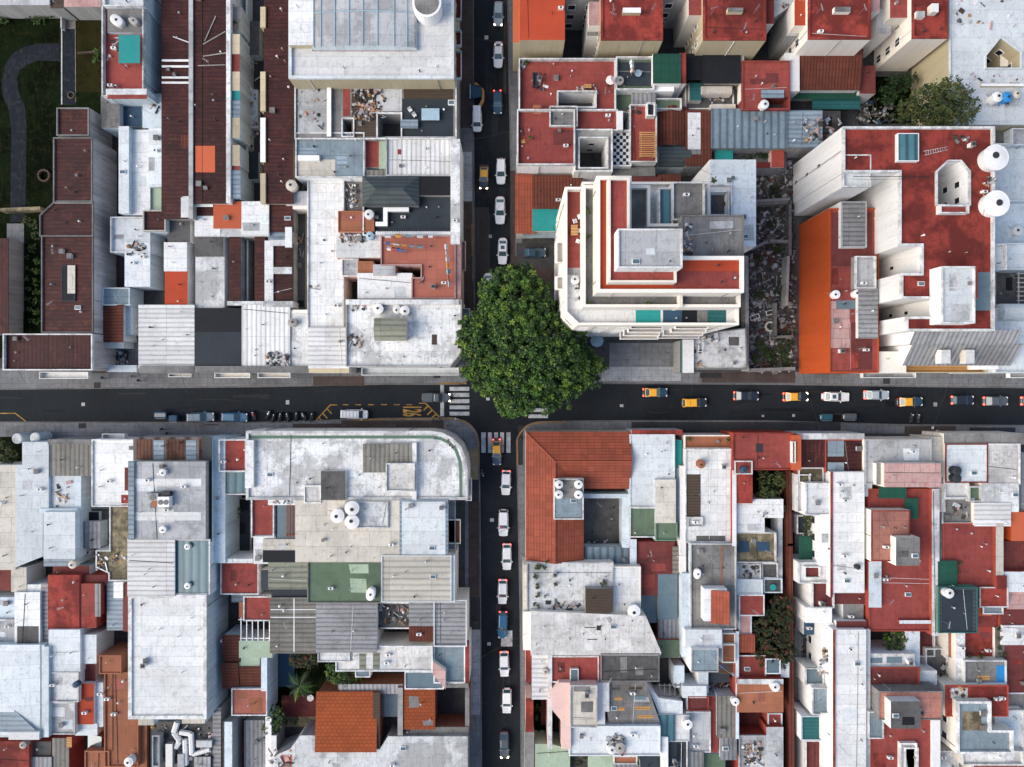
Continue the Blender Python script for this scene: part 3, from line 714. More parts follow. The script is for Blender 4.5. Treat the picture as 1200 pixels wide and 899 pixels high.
NW = """
H terraced_house|house with a red roof terrace under a teal shade beside the park lawn|house|w=wl p=ww
f 119,-30,168,113 8.6 rt ph=.9
f 121,-14,168,7 9.3 wb n=upper_room w=wl
f 126,9,168,38 8.4 gc n=deck p=-
c 139,41,164,74 9.7 te n=shade_canopy
f 124,104,172,112 8.8 ws n=party_wall p=-
s 126,111,172,116 7.4 rt
deb 128,42,140,60 8 9
air_conditioner 135,58 8
antenna 133,72 8
H warehouse|long stepped shed of dark red sheet roofs between the lawn and the brown alley|warehouse|w=wqb p=gc
f 66,126,104,159 7.0 kdy p=gc ph=.35
f 62,161,108,238 7.4 kdy p=gc ph=.3 n=middle_bay
P 46,252;64,235;109,235;109,277;46,277 7.2 kdy p=gc ph=.3 n=angled_bay
f 48,276,109,390 7.0 kdy p=gc ph=.3 n=long_bay
f 3,391,108,434 7.3 kdx p=ww ph=.6 n=front_bay
sk 72,311,88,353 7 bk w=sl
s 79,311,88,344 7 cr
bal 50,436,107,444 4.4 ww
H house|patchwork house of pale metal roofs and blue-white walls with rooftop junk behind the alley|house|w=wl
f 154,152,176,252 5.4 w
f 139,148,151,250 6.4 wb n=wing
f 174,150,190,219 6.0 wb n=wing
f 174,217,189,246 5.0 pg n=wing
f 129,254,176,296 5.3 wb n=wing p=ws
f 167,246,194,271 6.3 kdy p=cr ph=.4 n=wing
f 146,284,176,336 4.9 wb n=wing p=-
deb 150,285,172,300 5 28
f 167,110,190,150 5.2 wl n=wing
deb 168,110,188,130 5 14
f 119,113,140,150 5.6 gc n=wing
f 141,118,166,148 4.4 bd n=wing
H cottage|small cottage with a brown clay tile roof and grey-blue flat top in the alley yard|cottage|w=wl
f 119,337,152,358 4.6 bt p=wb ph=.3
sx 119,359,146,400 4.0 .8 cly n=tiled_wing
f 121,400,145,408 3.4 wb n=porch
f 146,340,155,392 3.6 wl n=wing
f 126,428,160,436 2.6 wl n=front_wall
H row_house|dark red row house roof with four white pipes across its middle|row house|w=wq
f 190,-40,224,256 6.5 kdy
pipe 190,71,222,71 6.6 .2 wpl
pipe 190,78,222,78 6.6 .2 wpl
pipe 190,91,222,91 6.6 .2 wpl
pipe 190,97,222,97 6.6 .2 wpl
pipe 203,43,222,50 6.6 .1 wpl
s 212,230,223,255 6.5 w
f 221,-40,226,256 7.0 wg n=gutter_wall
s 212,158,223,172 6.5 clx
H row_house|dark red row house roof with a bright orange patch and a white party wall|row house|w=ww
f 226,-40,266,238 6.7 kdy
s 229,171,252,202 6.7 og
f 265,-40,270,238 6.9 ws n=party_wall
pipe 238,52,264,37 6.8 .09 gpl
pipe 240,48,253,19 6.8 .09 gpl
pipe 232,77,264,76 6.8 .09 gpl
pipe 238,66,265,62 6.8 .09 gpl
H row_house|narrow row of cream rooms with red and teal lids along the dark light court|row house|w=wl a=0
f 271,40,281,63 6.6 yc
f 271,63,281,84 6.4 rt n=wing
f 271,84,281,106 6.6 yc n=wing
f 271,106,281,118 6.3 te n=wing
f 271,118,281,138 6.5 kby n=wing
f 271,138,281,162 6.6 yc n=wing
f 271,170,281,194 6.6 yc n=wing
f 271,194,281,200 6.3 rt n=wing
f 271,200,281,232 6.5 kby n=wing
f 271,8,283,38 6.0 gc n=wing
deb 272,10,282,36 5 10
f 288,-20,290,240 2.6 ww n=court_wall
f 291,25,304,65 2.2 dc n=court_room
f 289,178,303,210 2.6 sl n=court_room
f 290,105,302,150 1.6 wl n=court_room
deb 289,30,304,200 1 60
H row_house|rusty dark red row house roof beside the white hall, no pipes or patches|row house|w=yc
P 310,-40;338,-40;338,86;343,86;343,238;310,238 6.6 kdy
f 305,84,311,130 7.0 yc n=wall_pier
f 305,8,311,32 7.0 yc n=wall_pier
f 305,138,311,190 7.0 ww n=wall_pier
f 305,203,311,238 7.0 yc n=wall_pier
vent_pipe 326,68 7
vent_pipe 332,59 7
vent_pipe 335,73 7
vent_pipe 339,103 7
H shed|white ribbed shed roof with an orange-red lean-to at its back, by the alley yard|shed|w=ww
f 163,358,227,431 5.5 kwy
f 192,284,219,318 5.2 w n=wing
f 193,318,220,359 5.1 ro n=wing
f 196,258,223,284 5.0 dc n=wing
f 163,429,227,437 5.9 gc n=cornice w=wq
bal 200,438,227,442 4.2 wc
H house|white and orange flat roofs side by side at the foot of the dark red rows|house|w=ww
f 250,236,284,268 5.9 og
f 283,236,315,276 5.9 w n=wing
f 228,252,258,277 5.5 w n=wing
f 258,266,284,277 5.4 ws n=wing
f 228,278,262,301 5.2 dc n=wing
f 229,300,263,363 5.0 ws n=wing
f 224,238,252,252 5.6 kdy n=wing
pipe 226,241,250,241 6 .25 wpl
H row_house|pair of narrow dark red roofs facing across a black gap|row house|w=wq
f 269,278,281,355 5 kdy
f 299,278,310,355 5 kdy n=wing
f 310,282,320,356 5.5 w n=wing w=ww
f 281,272,299,279 4.4 gc n=wing
f 289,279,291,354 2.6 ww n=court_wall
f 266,353,310,358 5.4 ws n=back_wall
H house|dark red roofs edged by a white L-shaped wall beside the tall white strip roof|house|w=wq
f 316,240,343,271 5.5 kdy
f 315,270,336,282 5.2 kby n=wing
f 320,287,343,357 5.2 kdy n=wing
f 334,266,342,290 5.8 w n=wing
f 316,281,335,288 5.6 w n=wing
f 320,313,342,321 5.5 ws n=wing
H shed|flat black bitumen roof between two white shed roofs on the street|shed|w=wq
f 228,361,285,431 5.5 bk
s 228,389,284,429 5.5 sl
f 228,429,285,437 5.9 gc n=cornice w=wq
bal 254,437,295,443 4.2 wc
H shed|white shed roof with a burnt black corner above the street|shed|w=ww
f 284,358,339,431 5.6 kwx
f 338,364,362,431 5.3 ws n=wing
f 284,429,362,437 5.9 gc n=cornice w=wq
deb 312,414,337,428 6 70
bal 304,437,342,443 4.2 wc
f 308,353,343,360 5.7 ws n=back_wall
H hall|long white tiled strip roof with reddish stains running down to the street|hall|w=wc
f 360,208,403,385 6.2 wt p=ws ph=.3
f 362,384,408,431 6.4 kwy n=front_bay
f 343,240,361,245 5.8 wc n=court_wall
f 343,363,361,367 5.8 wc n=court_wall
f 344,245,358,363 2.4 dc n=court_floor
f 335,224,361,241 5.8 wg n=tank_deck
f 362,430,409,437 5.9 wy n=cornice
deb 345,275,357,300 2 16
deb 361,335,380,350 6 5
H apartment_building|tall white building with a ribbed grey vaulted roof and a round turret|apartment building|w=wy
f 338,-60,532,92 12 w p=wb ph=.45 pt=.5 win=R
vy 366,-50,488,57 12.3 1.0 wg n=vaulted_hall w=wl
f 338,-30,367,53 12.7 w n=wing
cyl 500,3 17 14.5 gc n=turret w=ww
s 366,57,488,60 12 cox
bal 533,-4,541,25 7.4 pr r=wl
bal 533,38,541,56 7.4 pr r=wl
bal 533,62,541,94 7.4 pr r=wl
H house|house with slate terraces, a blue table and heaped junk below the vaulted hall|house|w=wq p=ww
f 345,92,535,163 8.2 gc ph=.35 hole=443/134/470/162+402/140/414/160
s 349,98,383,157 8 wg
s 471,116,531,161 8 sl
s 473,104,531,116 8 bn
s 402,104,410,136 8 rt
s 412,104,440,160 8 bn
s 441,104,471,130 8 wg
deb 412,104,452,140 8 120
deb 349,98,383,150 8 26
f 470,141,489,149 8.6 kby n=lean_to p=-
f 383,98,388,160 8.5 ww n=party_wall p=-
sk 525,117,533,123 8.3 gl
H house|house with a blue-grey sheet roof and cream ledge above the white tanks|house|w=ww p=ww
f 346,155,427,208 8 bt ph=.35
s 349,187,393,207 8 cr
f 349,182,374,188 8.4 ww n=parapet_wall p=-
f 427,163,444,196 7.0 rt n=wing p=-
f 444,160,452,198 7.2 pg n=wing p=-
H house|white ribbed roof with one red hatch on the vertical street|house|w=ww p=wg
f 452,160,534,206 8.2 kwx p=wg ph=.4
f 430,200,500,207 7.6 knx n=lean_to
s 466,175,470,181 8 rs
H house|dark slate roof terrace beside a green-grey hipped roof and white railing|house|w=wq p=ww
f 425,206,530,276 7.6 sl ph=.8
hp 426,208,490,241 8.0 1.5 sr n=hipped_wing
f 490,206,529,229 7.9 bk n=wing p=-
f 528,163,539,286 8.6 ws n=front_wall p=- w=ww
f 449,243,479,248 7.7 ww n=parapet_wall p=-
f 449,243,454,264 7.7 ww n=parapet_wall p=-
f 440,260,454,265 7.7 ww n=parapet_wall p=-
f 404,204,428,246 5.4 gc n=wing p=-
deb 402,208,422,244 5 40
pit 440,271,528,275 8.2 44 ww n=balustrade
H house|terracotta terrace house hung with washing above the pink street front|house|w=wp p=pk
P 446,276;534,276;534,350;482,350;482,325;493,325;493,311;446,311 8 tp ph=.35
f 396,247,438,272 7.6 tc n=tiled_wing p=tc ph=.2
f 394,275,447,302 7.0 w n=wing p=-
f 419,320,483,350 7.3 w n=wing p=-
f 437,310,463,323 7.7 wg n=wing p=-
f 419,306,437,320 7.0 tc n=wing p=-
f 400,303,420,324 6.6 wg n=wing p=ww ph=.2
f 534,277,540,356 7.7 pk n=street_front p=-
bal 540,284,546,318 4.4 pk r=wp
deb 394,276,430,284 7 30
H corner_building|corner building with a stained white roof, beige stair hut and cut-off corner by the tree|building|w=wc p=wg
P 405,351;541,351;541,413;527,430;405,430 8.5 ws ph=.5
gx 440,374,475,398 10.4 .7 kgr n=stair_hut w=wc
bal 425,431,538,440 4.6 wb
bal 541,362,551,386 4.6 wl
s 506,392,512,404 8 bn
deb 410,394,424,406 8 20
deb 414,356,430,364 8 14
f 405,351,538,357 8.7 ws n=party_wall p=-
H outbuilding|low outbuilding with a pale roof at the top edge of the lawn|outbuilding|w=wq
f -30,-40,58,6 4.6 wg
f 59,-40,74,10 4.2 bn n=wing
f 75,-40,118,8 4.6 pk n=wing
H shed|rusty brown shed roof at the photo's edge below the mossy garden wall|shed|w=wq
f -40,280,9,391 4 kdx
"""
NE = """
H apartment_building|cream apartment block with a clean bright red roof on the street corner|apartment building|w=wy p=rs
f 609,-60,662,47 12 ro p=-
f 601,-60,609,50 10.6 og n=street_bay p=-
f 661,-60,704,-4 11 wg n=rear_wing w=wq win=D p=-
air_conditioner 657,11 12
H apartment_building|cream apartment block with a mossy red roof and a white chimney ledge|apartment building|w=wy p=rs
f 704,-60,777,47 12 rs ph=.25 pt=.4 win=L
f 690,2,705,30 11 pk n=balcony_block w=wc p=-
f 688,28,704,42 9 gc n=balcony_block w=wc p=-
f 730,9,751,15 12.6 ww n=chimney p=-
antenna 717,16 12
antenna 763,16 12
f 777,-60,823,-6 11 wg n=rear_wing w=wq win=D p=-
H apartment_building|cream apartment block with a rain-stained red roof between two dark light wells|apartment building|w=wy p=rs
f 824,-60,898,47 12 rs ph=.25 pt=.4 win=L
f 807,-12,822,18 11 rt n=balcony_block w=wc p=-
f 897,-10,907,28 10.6 rs n=balcony_block w=wc p=-
f 853,9,871,14 12.6 gc n=chimney p=-
antenna 833,17 12
antenna 883,16 12
P 898,-60;960,-60;930,4;906,22;898,22 9 wg n=rear_wing w=wq p=-
H apartment_building|cream apartment block behind the dark red tiled lean-to, white side wall|apartment building|w=wc p=rs
f 947,-60,1021,46 12 rs ph=.25 pt=.4 win=L
f 931,0,948,30 11 ro n=balcony_block w=wc p=-
f 922,14,935,42 8.4 wg n=balcony_block w=wq p=-
f 978,8,997,14 12.6 gc n=chimney p=-
antenna 957,16 12
antenna 1006,17 12
f 1021,-20,1031,14 11 pk n=balcony_block w=wc p=-
f 1021,-60,1068,-20 11 wg n=rear_wing w=wq p=-
H apartment_building|cream apartment block with a red roof against the big white roof|apartment building|w=wc p=rs
f 1069,-60,1111,45 12 rs ph=.25 pt=.4 win=L
f 1043,-16,1064,21 10.6 rt n=balcony_block w=wc p=-
f 1028,10,1044,40 8.6 wg n=balcony_block w=wc p=-
f 1092,4,1100,14 13 ww n=chimney p=-
f 1074,13,1084,20 12.6 wg n=chimney p=-
H commercial_building|large pale blue-white roof with an angular light well in the upper right|building|w=wy p=wb
f 1113,-60,1290,146 11 wb ph=.3 hole=1155/80;1155/66;1172/45;1195/62;1195/80 hd=7
f 1172,55,1192,78 8 wc n=stair_wall p=- 
pit 1157,107,1198,124 11.4 9 wg n=tank_stand
f 1150,98,1200,101 11.2 ww n=kerb_wall p=-
deb 1120,-10,1190,30 11 26
deb 1140,88,1196,100 11 14
H annexe|dark red tiled lean-to with a green awning below the cream apartment blocks|annexe|w=ww
sy 934,62,1007,104 5.4 1.0 clx
f 920,62,937,107 6.4 ww n=side_wall
c 930,103,1008,116 3.6 dg n=awning
c 952,115,1008,128 2.9 tk n=awning
f 1007,77,1026,110 4.5 rt2 n=wing
H terraced_house|white-walled house with an L-shaped red roof terrace and outdoor furniture|house|w=ww p=ww
f 608,68,722,129 8.4 rt ph=.9 hole=654/110/697/127 hd=4
f 644,124,677,148 9.4 gc n=stair_hut
f 625,123,634,133 8.9 tc n=chimney p=-
deb 626,86,640,108 8 14
deb 676,98,700,106 8 12
deb 612,70,618,80 8 8
H terraced_house|house with a dark green terrace floor under a green flat-roofed room|house|w=ww p=ww
f 722,66,767,105 8.4 mg ph=.8
s 725,73,764,101 8 sl
f 765,63,798,98 8.9 dg n=green_room w=ww p=-
f 797,62,804,98 8.6 rs n=party_wall p=-
f 766,97,790,107 7.6 ww n=wing p=-
f 704,107,742,132 6.8 mg n=yard_room
f 741,109,768,121 7.2 kgx n=lean_to
f 767,115,799,128 6.9 mg n=yard_room
H house|house with black shade nets and cream yard walls below the apartment blocks|house|w=wc p=wc
f 803,98,870,128 4.2 dc ph=.4
c 803,63,824,94 6.6 bk n=shade_net
c 823,64,868,98 6.8 bk n=shade_net
f 822,101,858,110 5.6 cr n=yard_wall p=-
f 808,97,822,118 5.2 tk n=wing p=-
f 833,122,862,128 5.0 cr n=yard_wall p=-
f 868,64,872,118 6.4 cr n=yard_wall p=-
f 860,104,874,126 4.6 sl n=wing p=-
deb 828,112,856,122 4 12
H house|plain red roof terrace with one white tank beside the black shade nets|house|w=rt p=rt
f 870,71,926,129 7.0 rt ph=.2 hole=896/114/924/127 hd=3
f 893,106,918,114 7.3 kby n=hatch p=-
H terraced_house|stepped red roof terraces with planters beside a courtyard well and chequered floor|house|w=ww p=ww
f 606,128,674,193 9.6 rt ph=.8
s 648,152,672,170 9 rt2
f 673,128,724,153 8.6 rt n=upper_terrace
f 673,151,718,201 9.0 wq n=courtyard_block hole=679/163/711/197 hd=7
f 715,152,740,195 7.6 ck n=chequered_terrace
f 738,122,770,190 8.2 rt n=rear_terrace
pit 749,154,770,184 10 12 wd n=pergola d=x
f 724,130,730,152 8.8 ww n=party_wall p=-
f 758,120,768,136 9.0 sl n=hatch
deb 733,124,752,132 8 8
deb 610,152,632,166 9 6
H house|brown clay-tiled house with a curved dark canopy behind the pergola|house|w=wl
gy 768,127,806,170 5.6 1.0 clx
vx 770,170,808,196 5.0 1.3 sr n=canopy_wing
f 700,196,768,206 6.4 gc n=wing w=wq
H shed|large blue-grey corrugated shed roof beside the brown tiled strip|shed|w=wq
f 834,128,922,173 6.4 kbx
f 920,130,963,172 6.0 kby n=wing
f 804,130,833,194 6.2 clx n=tiled_wing
s 806,132,821,175 6 w
f 838,166,859,189 5.0 te n=green_room
f 858,173,922,198 3.4 dc n=yard_room
f 904,173,919,196 5 pr n=wing w=wp
f 882,190,918,197 4.6 rs n=yard_wall
deb 942,140,962,166 6 40
f 963,130,985,172 3 dc n=yard_room
deb 963,140,985,172 3 50
H house|brown tiled house over a teal canopied driveway on the corner street|house|w=wc
sX 605,206,625,273 4.7 .5 cox
f 624,206,682,244 5.4 clx n=tiled_wing
f 624,243,660,271 4.8 te n=canopy_wing
c 612,271,652,279 4.0 bt n=awning
f 738,207,775,233 6.2 rt2 n=rear_room
f 771,205,797,227 6.0 clx n=rear_room
air_conditioner 654,235 6
H apartment_building|tall stepped cream tower with red and grey terraces round a white penthouse|apartment building|w=wc p=wc
P 662,219;682,219;682,213;832,213;832,262;866,262;866,381;677,381;662,366 25 w ph=1 pt=.35 win=LD
s 665,225,682,314 24 rt
s 745,362,774,380 24 te
s 777,362,800,380 24 bd
s 799,363,817,380 24 bk
s 817,363,829,380 24 gc
s 829,363,851,380 24 tk
s 663,314,682,322 24 wg
P 683,217;762,217;762,262;868,262;868,360;683,360 28 gc ph=.9 pt=.4 n=second_storey
f 796,344,800,360 28.6 wc n=terrace_wall p=-
P 699,206;740,206;740,300;872,300;872,343;699,343 31.5 ro ph=.5 pt=.5 n=third_storey
s 790,318,866,337 31 rt
P 713,208;738,208;738,310;793,310;793,331;713,331 33.2 rt ph=.5 pt=.3 n=fourth_storey
f 724,268,800,314 36 wg n=penthouse p=ws ph=.3 w=ww
f 788,213,826,258 27.6 gc n=rear_wing p=ww w=ww
f 772,220,789,264 27 gt n=rear_stair w=ww p=ww ph=.3
f 799,252,872,316 29.6 gc n=rear_deck w=wq p=gc ph=.2
deb 801,258,812,300 30 30
deb 750,262,800,270 36 14
deb 672,330,680,352 24 10
bal 652,285,661,309 20 wc
bal 651,285,661,309 17 wc
bal 650,285,661,309 14 wc
bal 652,325,661,340 20 wc
bal 651,325,661,340 17 wc
bal 650,325,661,340 14 wc
bal 738,380,775,386 21.6 wc
bal 735,380,775,390 18 wc
bal 730,380,772,394 14.4 wc
bal 726,380,770,398 10.8 wc
bal 790,380,828,386 21.6 wc
bal 785,380,826,390 18 wc
bal 776,380,822,394 14.4 wc
bal 770,380,818,397 10.8 wc
H house|blue-white sheet roof wrapped round a small walled patio behind the stepped tower|house|w=ww p=ww
f 832,187,886,289 15 wb p=- hole=833/222/856/252 hd=2.5
f 822,216,858,256 15.6 ww n=patio_block hole=829/226/852/252 hd=1.4 p=ww
f 822,252,840,284 15.1 wl n=louvre_wall p=-
H single_storey_house|low stained grey roof between the tower forecourt and the ruined lot|house|w=wq p=gc
P 812,397;842,388;875,384;876,433;812,433 5 ws ph=.3
f 800,398,813,437 5.6 ww n=side_wall p=-
f 797,399,801,437 5.0 tk n=hoarding p=-
s 854,395,866,405 5 dc
deb 812,392,842,400 5 20
deb 812,404,824,430 5 12
H apartment_building|white tower with a wet-looking red roof, octagonal light well and orange lower block|apartment building|w=ww p=ww
P 988,148;1166,148;1166,388;1062,388;1062,371;1098,371;1098,350;1056,350;1056,320;1080,320;1080,288;1054,288;1054,202;988,202 19 rs win=L wst=4.6,6.5,.5,1.1 ph=.5 pt=.35 hole=1097/240;1097/202;1110/190;1124/190;1134/202;1134/240 hd=10
f 988,181,1021,219 18.5 wb n=stair_block w=ww
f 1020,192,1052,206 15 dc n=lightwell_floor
sk 1052,156,1077,189 19.3 gt
f 1104,312,1143,379 21.6 wb n=penthouse w=ww p=ww ph=.3
s 1143,319,1161,364 19 gl
f 1137,312,1146,350 20 pr n=chimney p=-
f 1102,240,1136,250 19.6 rt n=well_ledge
P 972,244;1030,244;1030,437;972,437 12 rt n=orange_block w=wo p=wo ph=.25
s 975,249,1022,312 11.4 rt2 n=lower_terrace
f 986,236,1016,290 12.8 kgy n=louvre_roof p=wg ph=.2
f 1003,300,1027,338 13.4 wg n=plant_room w=wq
f 1007,339,1028,396 13 kgy n=lean_to
s 973,353,996,408 12 pw
s 980,352,1006,362 12 gl
f 997,378,1022,433 11.8 rt2 n=lower_terrace p=-
sy 1068,389,1188,403 16.6 1.4 kgx n=mansard_roof
sy 1060,405,1184,427 12.8 2.6 kgx n=mansard_roof
f 1103,410,1114,426 15.6 w n=dormer w=wc p=-
f 1132,410,1142,426 15.6 w n=dormer w=wc p=-
bal 1042,428,1152,437 9.6 wd r=wy
bal 1008,437,1070,443 6 wg
f 1030,412,1062,437 11.4 wc n=corner_block p=-
f 1148,423,1170,433 12.6 ww n=corner_block p=-
pipe 1000,207,1090,207 19 .05 cable
deb 1118,158,1140,166 19 6
H commercial_building|cluster of blue-white roofs with satellite dishes and twin tanks at the right edge|building|w=wl p=wb
f 1166,168,1290,236 9 wb
f 1166,285,1290,316 10 wb n=wing
f 1121,286,1180,316 16.4 wb n=wing p=ww
f 1166,236,1290,286 8 wl n=wing
f 1165,140,1200,170 8.6 dc n=wing p=wb
f 1166,316,1205,362 7 dc n=wing p=wg
pit 1192,318,1230,360 9 8 wg n=louvre_frame d=x
f 1166,361,1290,437 12 wb n=front_wing w=wl
vx 1172,356,1200,376 12 1.2 wb n=dome_roof
bal 1179,437,1240,443 6 wg
f 1186,150,1290,170 10 wg n=wing
deb 1150,205,1168,236 19 14
"""
